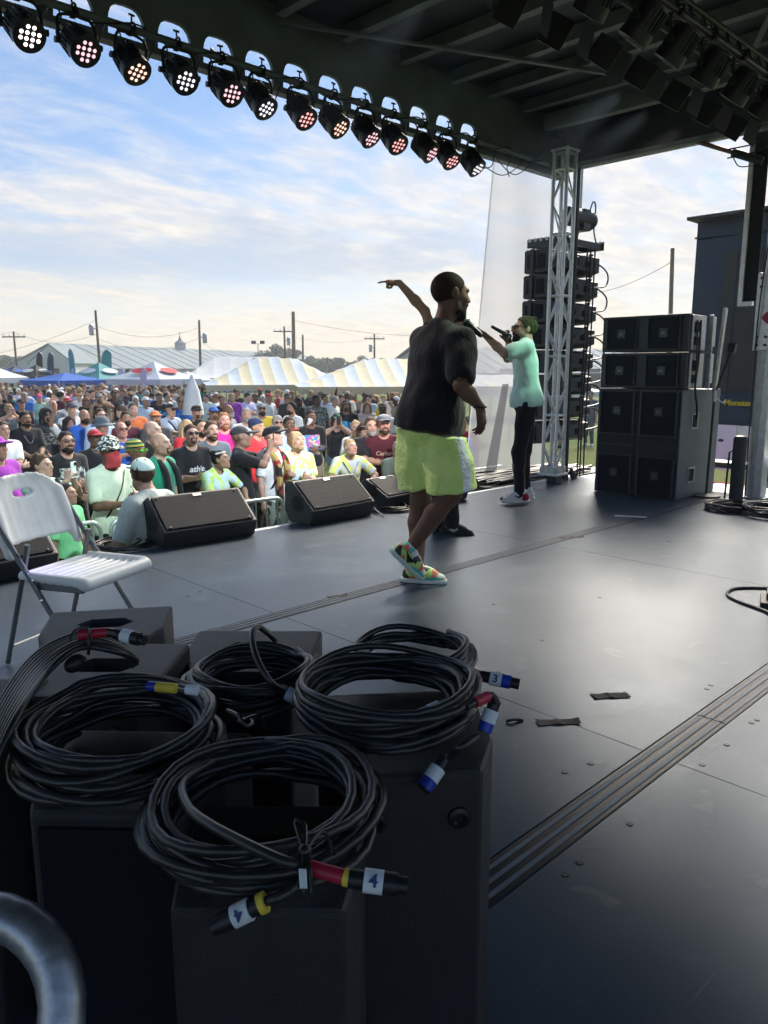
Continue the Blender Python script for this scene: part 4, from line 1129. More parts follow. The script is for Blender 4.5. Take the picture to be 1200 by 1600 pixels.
MB().beam(-_r * .6 + Vector((0, 0, p.z - GROUND - .02)), _r * .6 + Vector((0, 0, p.z - GROUND - .02)), .06, .06).build('bracket', M['galv'], lp)

# ------------------------------------------------------------------ trees
def leaf_material():
    t = NT('foliage'); c = t.coord('Object'); n = t.noise(c, .7, 3); oi = t.n('ShaderNodeObjectInfo')
    t.set(Base_Color=t.mix(t.step(n, .35, .65), (.045, .075, .03), (.09, .125, .045)), Roughness=.8); t.b.inputs['Specular IOR Level'].default_value = .15; return t.m
M['leaf'] = leaf_material(); M['bark'] = mat('bark', (.09, .065, .05), .9, bump=.5, bscale=12)
def tree_meshes(seed, H=9.0, W_=4.2):
    rg = random.Random(seed); tk = MB(); cr = MB()
    tk.tube([(0, 0, 0), (.05, .05, H * .25), (.0, .12, H * .5), (0, 0, H * .75)], [.28, .22, .15, .05], 8)
    lobes = []
    for i in range(13):
        a = rg.uniform(0, 6.28); rr = W_ * rg.uniform(.1, .75) * .8; z = H * rg.uniform(.34, .86); rr *= 1 - .6 * max(0, (z / H - .6)) / .4
        c = Vector((rr * math.cos(a), rr * math.sin(a), z)); lobes.append((c, rg.uniform(.16, .30) * W_))
        tk.tube([(0, .05, H * .3), (c * .5 + Vector((0, 0, H * .15))), c], [.09, .06, .02], 5)
    for c, r in lobes:
        for k in range(150):
            d = Vector((rg.gauss(0, 1), rg.gauss(0, 1), rg.gauss(0, .8))).normalized() * r * rg.uniform(.55, 1.08)
            p = c + d; s = rg.uniform(.13, .28); u = Vector((rg.gauss(0, 1), rg.gauss(0, 1), rg.gauss(0, 1))).normalized(); v = u.orthogonal().normalized()
            cr.add([p - u * s - v * s * .5, p + u * s * .2 - v * s, p + u * s, p + v * s * .9], [(0, 1, 2, 3)])
    return tk.mesh('trunk', smooth=True), cr.mesh('crown', fix=False)
TM = [tree_meshes(s) for s in (1, 2, 3)]
tl = [(-8, 556, 150, 'leftmost far tree at the picture edge'), (8, 552, 150, 'broad far tree left of the thin utility pole'), (30, 558, 155, 'low far tree right of the thin utility pole'), (46, 562, 150, 'low far tree next to the shed'),
      (416, 544, 170, 'far tree at the right end of the barn roof'), (432, 541, 165, 'tall far tree below the pole with transformers'), (450, 545, 168, 'far tree just left of the tall dark pole'),
      (500, 556, 150, 'far tree at the dip between the two striped tents'), (517, 562, 152, 'low dark far tree in the middle of the tent dip'), (532, 559, 148, 'pointed dark far tree over the tent dip'), (552, 563, 150, 'low far tree where the right tent begins to rise'), (568, 557, 152, 'rounded far tree left of the crossarm pole'), (590, 560, 150, 'far tree right of the crossarm pole'), (606, 563, 155, 'far tree beside the dark-shirted performer'),
      (483, 558, 160, 'far tree right of the short thin pole')]
for i, (px, yt, D, lb) in enumerate(tl):
    p = at_d(px, yt, D); H = p.z - GROUND; s = H / 8.2
    t = thing('tree', lb, 'tree', (p.x, p.y, GROUND), (0, 0, i * 1.7), 'trees on the far edge of the field'); t.scale = (s * 1.5, s * 1.5, s)
    add('trunk', TM[i % 3][0], M['bark'], t); add('crown', TM[i % 3][1], M['leaf'], t)
hedge = MB(); rg = random.Random(77)
for i in range(2600):
    px = rg.uniform(-120, 900); p = at_d(px, 576, rg.uniform(175, 200)); s = rg.uniform(.3, .7); c = Vector((p.x, p.y, GROUND + rg.uniform(0, 2.6 + 1.3 * math.sin(px * .05))))
    u = Vector((rg.gauss(0, 1), rg.gauss(0, 1), rg.gauss(0, 1))).normalized(); v = u.orthogonal()
    hedge.add([c - u * s, c - v * s, c + u * s, c + v * s], [(0, 1, 2, 3)])
tag(hedge.build('far_wood', M['leaf'], fix=False), 'low dark line of far-off woods along the horizon', 'wood', kind='stuff')

# ------------------------------------------------------------------ screen trailer and photo backdrop at the far right
M['navy_panel'] = mat('navy_panel', (.018, .035, .065), .5, .1, var=.12, scale=2)
M['led_mesh'] = mat('led_screen_off', (.045, .042, .040), .7, 0, var=.1, scale=3, bump=.3, bscale=90)
M['sign_yellow'] = mat('sign_yellow', (.85, .55, .02), .5)
lt = thing('screen_trailer', 'dark navy screen trailer with a switched-off panel and yellow lettering', 'trailer', (14, 5.0, GROUND))
G0 = -GROUND
MB().box((.25, -.1, 2.36 + G0 - .10), (.5, 2.95, 3.26)).build('screen_housing', M['navy_panel'], lt, bevel=.02)
MB().box((-.015, -.25, 2.36 + G0 - .32), (.05, 2.15, 2.52)).build('screen', M['led_mesh'], lt)
for k in range(5): MB().box((-.045, -.25 + (k - 2) * .43, 2.36 + G0 - .32), (.012, .008, 2.5)).build('screen_seam', M['navy_panel'], lt)
MB().box((-.02, -.1, 3.92 + G0 - .02), (.62, 3.05, .06)).build('top_cap', M['dark_steel'], lt, bevel=.01)
MB().box((-.03, -.1, 3.60 + G0), (.05, 2.96, .03)).build('trim', M['navy_panel'], lt)
MB().box((.20, -.1, .62 + G0), (.62, 2.95, .56)).build('base_box', M['navy_panel'], lt, bevel=.015)
tm = text_mesh('Monster', .140, .004, True); o = add('lettering', tm, M['sign_yellow'], lt)
o.matrix_local = Matrix.Translation((-.125, .37, .73 + G0)) @ Matrix(((0, 0, -1, 0), (-1, 0, 0, 0), (0, 1, 0, 0), (0, 0, 0, 1)))
for y in (-1.0, -.2):
    w = MB().lathe([(.12, -.1), (.34, -.1), (.36, -.06), (.36, .06), (.34, .1), (.12, .1)], (.3, y, .36), 20, Euler((0, R(90), 0)).to_matrix()).build('tyre', M['rubber'], lt)
    MB().lathe([(.02, -.06), (.16, -.05), (.17, .08), (.02, .09)], (.25, y, .36), 14, Euler((0, R(-90), 0)).to_matrix()).build('rim', M['galv'], w)
MB().box((.3, -.1, .75), (.5, 2.6, .10)).build('chassis', M['dark_steel'], lt)
for y in (1.25, -1.45): MB().cyl((.1, y, 0), (.1, y, .8), .05, n=8).build('jack_leg', M['galv'], lt)

bp = at_z(1140, 712, GROUND); 
bd = thing('photo_backdrop', 'white step-and-repeat photo backdrop with small dark logos', 'backdrop', (17.2, 6.25, GROUND))
MB().box((0, 0, .95), (.04, 2.6, 1.35)).build('panel', fabric('backdrop_print', (.66, .66, .80)), bd)
for i in range(5):
    for j in range(3):
        z = .5 + j * .42; y = -1.0 + i * .5 + (j % 2) * .2
        MB().ell((-.025, y, z), (.006, .07, .035), 10, 6).build('printed_logo', M['navy_panel'], bd)
for y in (-1.25, 1.25): MB().cyl((.05, y, 0), (.05, y, 1.7), .025, n=8).build('upright', M['galv'], bd)
hb = thing('hanging_banner', 'white banner with a large blue letter N under the trailer', 'banner', (16.2, 5.0, GROUND))
pN = at_x(1166, 661, 16.2)
MB().box((0, pN.y - 5.0 - .25, pN.z + G0 - .02), (.02, .85, .55)).build('cloth', FB['white'], hb)
o = add('lettering', text_mesh('N', .30, .004, True), M['blue'], hb); o.matrix_local = Matrix.Translation((-.016, pN.y - 5.0 + .0, pN.z + G0 + .03)) @ Matrix(((0, 0, -1, 0), (-1, 0, 0, 0), (0, 1, 0, 0), (0, 0, 0, 1)))
for y in (-.7, .2): MB().cyl((0.03, pN.y - 5.0 + y - .02, 0), (0.03, pN.y - 5.0 + y - .02, pN.z + G0 + .3), .02, n=8).build('pole', M['galv'], hb)
rc = MB().box((16.2, 6.4, GROUND + .012), (1.6, 3.4, .02)).build('red_carpet', mat('red_carpet', (.45, .02, .04), .95, bump=.5, bscale=150)); tag(rc, 'red carpet laid on the grass before the photo backdrop', 'carpet')
for k, (px, py, nm) in enumerate(((1136, 735, 'gold stanchion post nearest the black box'), (1111, 722, 'gold stanchion post beside the speaker stack edge'))):
    p = at_z(px, py - 3, GROUND); s = thing('stanchion', nm, 'stanchion', p, group='rope stanchions by the red carpet')
    MB().lathe([(.16, 0), (.16, .015), (.04, .04)], n=16).build('base', M['tape_white'], s); MB().cyl((0, 0, .03), (0, 0, .95), .025, n=10).build('post', M['gold'], s, smooth=True); MB().ell((0, 0, .98), (.04, .04, .045)).build('finial', M['steel'], s, smooth=True)
a = at_z(1136, 732, GROUND) + Vector((0, 0, .85)); b = at_z(1111, 719, GROUND) + Vector((0, 0, .85)); c = (a + b) / 2 - Vector((0, 0, .35))
tag(MB().tube(spline([a, c, b], 8), .022, 8).build('barrier_rope', M['red'], smooth=True), 'sagging red rope between the gold stanchions', 'rope')

# ------------------------------------------------------------------ LED par lamps along the front bar
def emit_mat(name, col, st):
    t = NT(name); t.set(Base_Color=(.2, .2, .2), Roughness=.2); t.b.inputs['Emission Color'].default_value = (*col, 1); t.b.inputs['Emission Strength'].default_value = st; return t.m
LEDM = [emit_mat('led_white', (.95, .92, 1.0), .34), emit_mat('led_pink', (1.0, .42, .40), .34), emit_mat('led_warm', (1.0, .56, .44), .40), emit_mat('led_rose', (1.0, .55, .62), .34), emit_mat('led_hot', (1.0, .85, .80), .9)]
M['led_off'] = mat('led_lens_off', (.10, .10, .11), .15)
M['lamp_body'] = mat('lamp_housing', (.016, .017, .020), .45, .2, bump=.1)
AIM = Vector((.06, -.70, -.71)).normalized()
def lamp_parts():
    q = AIM.to_track_quat('Z', 'X').to_matrix(); P = {}
    piv = Vector((0, 0, -.20)); c0 = piv - AIM * .11
    f = lambda x, y, z: piv + q @ Vector((x, y, z))
    mb = MB(); mb.lathe([(.045, -.115), (.075, -.105), (.086, -.06), (.088, .0), (.096, .05), (.100, .105), (.093, .108)], piv, 24, q)
    for k in range(20):
        a = 2 * math.pi * k / 20; mb.beam(f(.086 * math.cos(a), .086 * math.sin(a), -.095), f(.094 * math.cos(a), .094 * math.sin(a), .03), .006, .014, up=q @ Vector((math.cos(a), math.sin(a), 0)))
    P['housing'] = mb.mesh('housing', smooth=True)
    P['lens_plate'] = MB().lathe([(.001, .096), (.090, .097), (.091, .102), (.001, .103)], piv, 24, q).mesh('lens_plate')
    mb = MB(); sx = .118
    mb.tube([(-sx, 0, -.20), (-sx, 0, -.085)], .010, 8); mb.tube([(sx, 0, -.20), (sx, 0, -.085)], .010, 8)
    mb.tube(spline([(-sx, 0, -.085), (-sx * .8, 0, -.045), (-.04, 0, -.032), (.04, 0, -.032), (sx * .8, 0, -.045), (sx, 0, -.085)], 4), .010, 8); P['yoke'] = mb.mesh('yoke', smooth=True)
    P['knob'] = MB().cyl((.0, 0, 0), (.035, 0, 0), .018, .020, 10).mesh('knob', smooth=True)
    mb = MB(); mb.box((0, 0, -.015), (.035, .07, .04)); mb.tube([(0, .045 * math.cos(a), .002 + .036 * math.sin(a)) for a in [i * math.pi / 8 for i in range(-1, 10)]], .008, 6); mb.cyl((0, .0, .03), (0, 0, .085), .006, n=6); mb.box((0, 0, .085), (.045, .008, .012)); P['clamp'] = mb.mesh('clamp')
    P['lens'] = MB().ell((0, 0, 0), (.0135, .0135, .008), 10, 6, q).mesh('lens', smooth=True, angle=180)
    P['spots'] = [f(x, y, .105) for y, xs in ((.053, (-.017, .017)), (.018, (-.051, -.017, .017, .051)), (-.018, (-.051, -.017, .017, .051)), (-.053, (-.017, .017))) for x in xs]
    return P
LP = lamp_parts()
for k in ('housing', 'lens_plate', 'yoke', 'knob', 'clamp'): LP[k].materials.append(M['lamp_body'])
def par_lamp(loc, rot, label, group, ledmat, lit=True):
    t = thing('par_lamp', label, 'stage light', loc, rot, group)
    add('housing', LP['housing'], None, t); add('lens_plate', LP['lens_plate'], None, t); add('yoke', LP['yoke'], None, t); add('clamp', LP['clamp'], None, t)
    for sx in (1, -1): o = add('knob', LP['knob'], None, t, (sx * .115, 0, -.20)); o.rotation_euler = (0, 0, 0 if sx > 0 else math.pi)
    for s in LP['spots']:
        me = LP['lens']; o = add('lens', me, None, t, s)
        if len(me.materials) == 0: me.materials.append(M['led_off'])
        o.material_slots[0].link = 'OBJECT'; o.material_slots[0].material = ledmat
    return t
ordn = ['first', 'second', 'third', 'fourth', 'fifth', 'sixth', 'seventh', 'eighth', 'ninth', 'tenth', 'eleventh', 'twelfth', 'thirteenth']
lx = [1.99, 2.33, 2.72, 3.06, 3.42, 3.77, 4.14, 4.49, 4.85, 5.19, 5.58, 5.93, 6.31]
kinds = [4, 3, 2, 0, 3, 0, 1, 2, 3, 1, 3, 1, 0]; rg = random.Random(4)
LIT = []
for i, x in enumerate(lx):
    LT = par_lamp((x, 5.20, 3.535), (rg.uniform(-.16, .10), rg.uniform(-.07, .07), rg.uniform(-.22, .22)), 'lit black LED lamp hanging from the front bar, %s from the left' % ordn[i], 'lit lamps on the front bar', LEDM[kinds[i]]); LIT.append(LT)
for i in range(len(lx)):
    a = Vector((lx[i] + .03, 5.20, 3.50)); b = Vector(((lx[i + 1] if i + 1 < len(lx) else 7.0) - .05, 5.2, 3.50)); m = (a + b) / 2
    pts = [a + Vector((0, .03, -.13)), a + Vector((.06, .03, -.17 - .05 * rg.random())), m + Vector((-.05, 0, -.12 - .05 * rg.random())), m + Vector((.0, .0, -.03)), m + Vector((.05, .02, .045)), b + Vector((-.03, 0, -.02)), b + Vector((-.06, .02, -.12)), b + Vector((0, .03, -.20))]
    o = MB().tube(spline(pts, 5), .0055, 6).build('lamp_cable', M['rubber'], smooth=True)
    tag(o, 'black cable looping off the %s lit lamp from the left' % ordn[i], 'cable', 'cables looping between the front lamps')
mb = MB()
pts = [(-2 + i * .12, 5.20 + .034 * math.sin(i * 1.1), 3.535 + .036 * math.cos(i * 1.1)) for i in range(82)]
tag(MB().tube(spline(pts, 4), .006, 6).build('bar_cable', M['rubber'], smooth=True), 'long black cable wound along the front light bar', 'cable')
for i, (a, b) in enumerate((((6.36, 5.2, 3.36), (7.3, 5.25, 3.55)), ((6.5, 5.18, 3.52), (7.4, 5.15, 3.62)))):
    a, b = Vector(a), Vector(b); c = (a + b) / 2 - Vector((0, 0, .16 + .1 * i))
    tag(MB().tube(spline([a, c, b], 10), .005, 6).build('lamp_cable', M['rubber'], smooth=True), ('lower' if i else 'upper') + ' slack cable between the last lit lamp and the roof corner', 'cable')
# second bar over the middle of the stage, lamps facing the crowd
mt = thing('mid_truss', 'black lighting bar crossing the roof above the stage middle', 'lighting bar', (0, 0, 0))
for dy, dz in ((0, 0), (.16, 0), (.08, .16)): MB().cyl((.5, 2.5 + dy, 3.50 + dz), (7.55, 2.5 + dy, 3.50 + dz), .024, n=10).build('chord', M['dark_steel'], mt, smooth=True)
for i in range(36):
    x = .55 + i * .195; MB().cyl((x, 2.5, 3.50), (x + .1, 2.58, 3.66), .009, n=6).build('brace', M['dark_steel'], mt); MB().cyl((x + .1, 2.58, 3.66), (x + .195, 2.66, 3.50), .009, n=6).build('brace', M['dark_steel'], mt)
for x in (1.2, 4.3, 7.2): MB().beam((x, 2.58, 3.66), (x, 2.58, 4.0), .03, .03).build('hanger', M['dark_steel'], mt)
green_targets = {}
for i, x in enumerate((3.15, 3.62, 4.05, 4.55, 5.0, 5.5, 6.0, 6.5)):
    t = par_lamp((x, 2.5, 3.50), (0.1, 0, math.pi + rg.uniform(-.3, .3)), 'black lamp facing the crowd on the middle bar, %s from the left' % ordn[i], 'dark lamps on the middle bar', M['led_off'])
    for sx in (1, -1): MB().box((sx * .12, -.20, -.33), (.008, .16, .16), (R(-40), 0, sx * .4)).build('barn_door', M['lamp_body'], t)
    if i in (1, 5, 6): green_targets[i] = t
def spot(parent, src, dst, col, watts, ang, blend=.5):
    d = bpy.data.lights.new('lamp_and_fill_beam', 'SPOT'); d.energy = watts; d.color = col; d.spot_size = R(ang); d.spot_blend = blend; d.shadow_soft_size = .05
    o = bpy.data.objects.new('lamp_and_fill_beam', d); COL.objects.link(o); o.parent = parent
    bpy.context.view_layer.update()
    M_ = Matrix.Translation(src) @ (Vector(src) - Vector(dst)).to_track_quat('Z', 'Y').to_matrix().to_4x4()
    o.matrix_world = M_
    return o
for i, cl, w, dst, an in ((2, (1, .8, .72), 30, (3.3, 2.6, .2), 40), (5, (1, .85, .85), 30, (4.2, 2.4, 0), 40), (8, (1, .75, .7), 30, (5.0, 2.2, 0), 40), (11, (1, .8, .75), 30, (6.0, 2.6, 0), 40)):
    t = LIT[i]; spot(t, Vector(t.location) + Vector((0, -.11, -.31)), dst, cl, w, an, .8)
MIDL = [o for o in bpy.data.objects if o.get('group') == 'dark lamps on the middle bar']
GRN, COOL_FILL, WARM_FILL, VIO = (.30, 1.0, .55), (.80, .90, 1.0), (1.0, .86, .78), (.22, .16, 1.0)
for i, dst, w, ang, cl in ((7, (6.2, 4.5, 1.3), 60, 20, (.50, 1.0, .70)), (1, (3.3, 8.2, -.2), 80, 24, (.50, 1.0, .70)), (0, (2.0, 9.5, -.3), 240, 46, COOL_FILL), (5, (4.9, 10.5, -.3), 420, 38, COOL_FILL), (6, (7.0, 11.0, -.3), 380, 36, WARM_FILL), (4, (8.5, 14.5, -.3), 520, 38, COOL_FILL), (3, (3.4, 3.2, .8), 55, 34, (.85, 1.0, .72)), (2, (3.95, 4.75, 2.15), 9, 22, (.80, 1.0, .35)), (0, tuple(at_d(88, 868, 3.25)), 45, 6, (.16, .12, 1.0)), (1, (1.30, 3.38, .6), 45, 20, COOL_FILL)):  # cool and warm beams are added fill to lift crowd and chair
    t = MIDL[i]; s0 = Vector(t.location) + Vector((0, .12, -.27)); spot(t, s0 + (Vector(dst) - s0).normalized() * .32, dst, cl, w, ang, .9)

# ------------------------------------------------------------------ white mesh scrim beside the front corner
def scrim_mat(name, col, tr):
    t = NT(name); c = t.coord('Object'); nz = t.noise(c, 1.1, 4)
    t.set(Base_Color=t.mix(t.step(nz, .3, .7), tuple(x * .92 for x in col), col), Roughness=.9); t.b.inputs['Specular IOR Level'].default_value = .1
    tl = t.n('ShaderNodeBsdfTranslucent'); tl.inputs[0].default_value = (*col, 1); m1 = t.n('ShaderNodeMixShader'); m1.inputs[0].default_value = .5
    tp = t.n('ShaderNodeBsdfTransparent'); m2 = t.n('ShaderNodeMixShader'); m2.inputs[0].default_value = tr
    t.l(t.b.outputs[0], m1.inputs[1]); t.l(tl.outputs[0], m1.inputs[2]); t.l(m1.outputs[0], m2.inputs[1]); t.l(tp.outputs[0], m2.inputs[2]); t.l(m2.outputs[0], t.out.inputs[0]); return t.m
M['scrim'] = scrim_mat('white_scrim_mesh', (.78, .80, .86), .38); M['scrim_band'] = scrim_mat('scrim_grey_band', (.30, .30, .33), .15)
def scrim_grid(c00, c10, c11, c01, nu, nv, wob, seed):
    mb = MB(); rg = random.Random(seed); c00, c10, c11, c01 = map(Vector, (c00, c10, c11, c01))
    nrm = (c10 - c00).cross(c01 - c00).normalized()
    for j in range(nv + 1):
        for i in range(nu + 1):
            u, v = i / nu, j / nv; p = (c00 * (1 - u) + c10 * u) * (1 - v) + (c01 * (1 - u) + c11 * u) * v
            mb.v.append(p + nrm * wob * (math.sin(u * 9 + v * 3 + seed) + .6 * math.sin(v * 7 - u * 5)))
    mb.f = [(j * (nu + 1) + i, j * (nu + 1) + i + 1, (j + 1) * (nu + 1) + i + 1, (j + 1) * (nu + 1) + i) for j in range(nv) for i in range(nu)]
    return mb
sc = thing('scrim', 'tall translucent white mesh screen hung beyond the front corner', 'screen', (0, 0, 0))
bl = at_y(727, 746, 6.08); tl_ = at_y(773, 240, 5.85)
br = at_y(852, 735, 6.08); tr_ = at_y(864, 240, 5.85)
scrim_grid((bl.x, 6.08, -.02), (br.x, 6.08, -.02), (tr_.x, 5.85, tl_.z), (tl_.x, 5.85, tl_.z), 14, 24, .012, 2).build('mesh_panel', M['scrim'], sc, smooth=True, fix=False, angle=180)
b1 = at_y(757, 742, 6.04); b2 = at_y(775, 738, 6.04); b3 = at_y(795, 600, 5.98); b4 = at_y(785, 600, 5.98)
mb = MB(); mb.add([b1, b2, b3, b4], [(0, 1, 2, 3)]); mb.build('seam_shadow_band', M['scrim_band'], sc, fix=False)  # grey strip drawn for the shadow where the scrim overlaps
MB().tube([bl, tl_], .010, 6).build('hem', M['scrim'], sc)

# ------------------------------------------------------------------ hung line array
M['cab'] = mat('speaker_cabinet_coat', (.022, .025, .031), .5, var=.15, scale=20, bump=.5, bscale=260)
M['cab_grey_sky_lit'] = mat('speaker_side_sky_lit', (.095, .112, .130), .5, var=.12, scale=12, bump=.4, bscale=240)  # grey raised to hold the sky light on the stack sides
def grille_material():
    t = NT('steel_grille'); c = t.coord('Object', (1, 1, 1)); vo = t.n('ShaderNodeTexVoronoi'); vo.inputs['Scale'].default_value = 170; vo.inputs['Randomness'].default_value = .1; t.l(c, vo.inputs['Vector'])
    m = t.step(vo.outputs['Distance'], .30, .42); t.set(Base_Color=t.mix(m, (.004, .004, .005), (.013, .017, .024)), Roughness=.7); t.b.inputs['Specular IOR Level'].default_value = .15; t.bump(m, .6, .002); return t.m
M['grille'] = grille_material()
cx0 = at_d(866, 578, 9.25)
ax_, ay_ = cx0.x, cx0.y
for i in range(8):
    z1 = 2.70 - i * .288; zc = z1 - .135; sk = .012 * i * .5
    t = thing('line_array_cabinet', 'black flown loudspeaker cabinet, %s from the top of the hanging array' % ordn[i], 'loudspeaker', (ax_, ay_ + sk, zc), (R(-1.2 * i * .4), 0, 0), 'hung line array cabinets')
    w, d, h = .90, .46, .272
    MB().prism([(0, d, -h / 2), (0, d, h / 2), (0, .12, h / 2 - .012), (0, 0, h / 2 - .05), (0, 0, -h / 2 + .05), (0, .12, -h / 2 + .012)], (w, 0, 0)).build('cabinet', M['cab'], t, bevel=.006)
    for k in range(2): MB().box((-.004, d * (.52 + .30 * k), 0), (.012, .11, h * .62)).build('side_vent', M['grille'], t, bevel=.004)
    MB().box((w / 2, d + .01, 0), (w - .02, .03, h - .02)).build('front_grille', M['grille'], t, bevel=.006)
    pl = MB().box((.30, -.006, 0), (.20, .016, h * .55)).build('amp_panel', M['cab_grey_sky_lit'], t, bevel=.004)
    for kk in (-.03, .03): MB().cyl((.27, -.022, kk), (.27, -.012, kk), .022, n=10).build('connector', M['steel'], pl)
    MB().tube(spline([(.34, -.01, .05), (.34, -.05, .03), (.34, -.05, -.03), (.34, -.01, -.05)], 4), .010, 6).build('handle', M['dark_steel'], t, smooth=True)
    MB().box((.62, -.004, -.01), (.07, .014, .07)).build('socket', M['grille'], t)
    MB().box((.86, .10, 0), (.03, .05, h * 1.02)).build('rigging_link', M['dark_steel'], t)
    MB().box((-.012, .36, 0), (.02, .05, h * 1.03)).build('rigging_link', M['dark_steel'], t)
    if i < 7:
        o = MB().tube(spline([(ax_ + .62, ay_ - .015, zc), (ax_ + .80, ay_ - .06, zc - .01), (ax_ + 1.02, ay_ - .05, zc - .10), (ax_ + .98, ay_ - .05, zc - .24), (ax_ + .7, ay_ - .03, zc - .28)], 7), .010, 7).build('jumper_cable', M['rubber'], smooth=True)
        tag(o, 'black looping cable behind the %s hung cabinet from the top' % ordn[i], 'cable', 'jumper cables behind the hung array')
fr = thing('rigging_frame', 'black steel rigging frame with holes atop the hung array', 'rigging frame', (ax_, ay_, 2.78))
for x in (.06, .84): MB().box((x, .20, 0), (.03, .56, .10)).build('side_rail', M['dark_steel'], fr, bevel=.004)
for y in (-.04, .2, .44): MB().box((.45, y, -.01), (.80, .05, .07)).build('crossbar', M['dark_steel'], fr, bevel=.004)
for y in [-.04 + k * .08 for k in range(7)]:
    for x in (.043, .823): MB().lathe([(.010, 0), (.022, 0), (.022, .006), (.010, .006)], (x, y, .035), 10, Euler((0, R(-90), 0)).to_matrix()).build('hole_ring', M['galv'], fr)
ho = thing('chain_hoist', 'cylindrical black chain hoist motor above the hung array', 'hoist', (ax_ + .45, ay_ + .02, 3.06))
MB().lathe([(.05, -.30), (.105, -.27), (.11, .10), (.115, .12), (.115, .20), (.09, .25), (.03, .27)], (0, 0, 0), 18, Euler((0, R(90), 0)).to_matrix()).build('motor', M['cab'], ho, smooth=True)
MB().box((.02, 0, -.02), (.16, .18, .24)).build('gearbox', M['dark_steel'], ho, bevel=.01)
MB().lathe([(.095, .205), (.10, .21), (.05, .256), (.03, .262)], (0, 0, 0), 18, Euler((0, R(90), 0)).to_matrix()).build('end_cap', M['galv'], ho)
MB().tube([(0, 0, .1), (0, 0, .62)], .014, 6).build('chain', M['galv'], ho); MB().tube([(0, 0, -.1), (.03, .1, -.28)], .018, 6).build('hook', M['galv'], ho)
MB().tube(spline([(.10, -.06, .08), (.14, -.08, .20), (.2, -.08, .14), (.20, -.07, -.12), (.28, -.08, -.3)], 6), .009, 6).build('supply_cable', M['rubber'], ho, smooth=True)
tw = thing('array_tower', 'black ground-support mast with splayed legs carrying the hung array', 'mast', (ax_ + .12, ay_ - .13, GROUND))
MB().tube([(0, 0, 0), (0, 0, 4.86)], .035, 10).build('mast', M['black_paint'], tw)
MB().beam((0, 0, 4.82), (.34, .16, 4.82), .08, .08).build('boom', M['black_paint'], tw)
for k, (dx, dy) in enumerate(((.25, -.55), (-.5, -.45), (1.2, -.1), (-.5, 1.0))): MB().tube([(dx, dy, .02), (dx * .10, min(dy, 0) * .1, 1.25)], .025, 8).build('splayed_leg', M['black_paint'], tw)
for k, (dx, dz_) in enumerate(((.46, 0), (.52, .02), (.60, .01))):
    o = MB().tube(spline([(ax_ + dx, ay_ - .09 - .01 * k, 2.72), (ax_ + dx + .01, ay_ - .10, 1.6), (ax_ + dx - .02, ay_ - .10, .7), (ax_ + dx - .08, ay_ - .14, .02)], 8), .011, 6).build('drop_cable', M['rubber'], smooth=True)
    tag(o, ['left', 'middle', 'right'][k] + ' one of three black cables hanging down behind the array', 'cable', 'drop cables behind the array')

# ------------------------------------------------------------------ side-fill stack: two subs, two cabinets on top
M['logo_plate'] = mat('logo_plate', (.05, .055, .06), .4, .5); M['logo_ink'] = mat('logo_letters', (.16, .17, .18), .4, .4)
LOGO = text_mesh('JBL', .034, .0015, True)
FACE = Matrix(((0, 0, -1, 0), (-1, 0, 0, 0), (0, 1, 0, 0), (0, 0, 0, 1)))     # text plane turned to face -X
def logo(parent, y, z, x):
    pl = MB().box((x, y, z), (.006, .085, .085)).build('logo_plate', M['logo_plate'], parent, bevel=.002)
    o = add('lettering', LOGO, M['logo_ink'], pl); o.matrix_local = Matrix.Translation((x - .005, y, z)) @ FACE
SX = 7.42
for k, (y0, lb) in enumerate(((3.87, 'tall black double subwoofer, left one of the pair under the stack'), (3.41, 'tall black double subwoofer, right one of the pair under the stack'))):
    t = thing('subwoofer', lb, 'subwoofer', (SX, y0, 0), group='side-fill subwoofers'); w = .455
    MB().box((.46, w / 2, .555), (.90, w, 1.10)).build('cabinet', M['cab_grey_sky_lit'], t, bevel=.008)
    MB().box((.006, w / 2, .555), (.012, w - .004, 1.096)).build('front_frame', M['cab'], t, bevel=.003)
    for z, hh in ((.865, .43), (.215, .39)):
        MB().box((-.004, w / 2, z), (.012, w - .06, hh)).build('grille', M['grille'], t, bevel=.003)
        logo(t, w / 2, z + .02, -.014)
        for yy in (.035, w - .035): MB().prism([(-.004, yy - .012, z - hh / 2), (-.004, yy + .012, z - hh / 2), (-.004, yy + .012, z + hh / 2), (-.004, yy - .012, z + hh / 2)], (-.018, 0, 0)).build('side_cheek', M['cab'], t, bevel=.005)
    for z in (.585, .47): MB().box((-.002, w / 2, z), (.010, w - .05, .085)).build('vent', M['dark_void'], t, bevel=.004)
    for z in (.64, .527, .42): MB().box((-.010, w / 2, z), (.016, w - .03, .014)).build('louvre', M['cab'], t, bevel=.003)
    if k == 1:
        for z in (.79, .24):
            hp = MB().box((.32, -.004, z), (.16, .012, .155)).build('handle_frame', M['galv'], t, bevel=.004); MB().box((.32, -.008, z), (.13, .012, .125)).build('handle_pocket', M['dark_void'], hp); MB().box((.34, -.018, z), (.018, .02, .125)).build('handle_bar', M['galv'], hp)
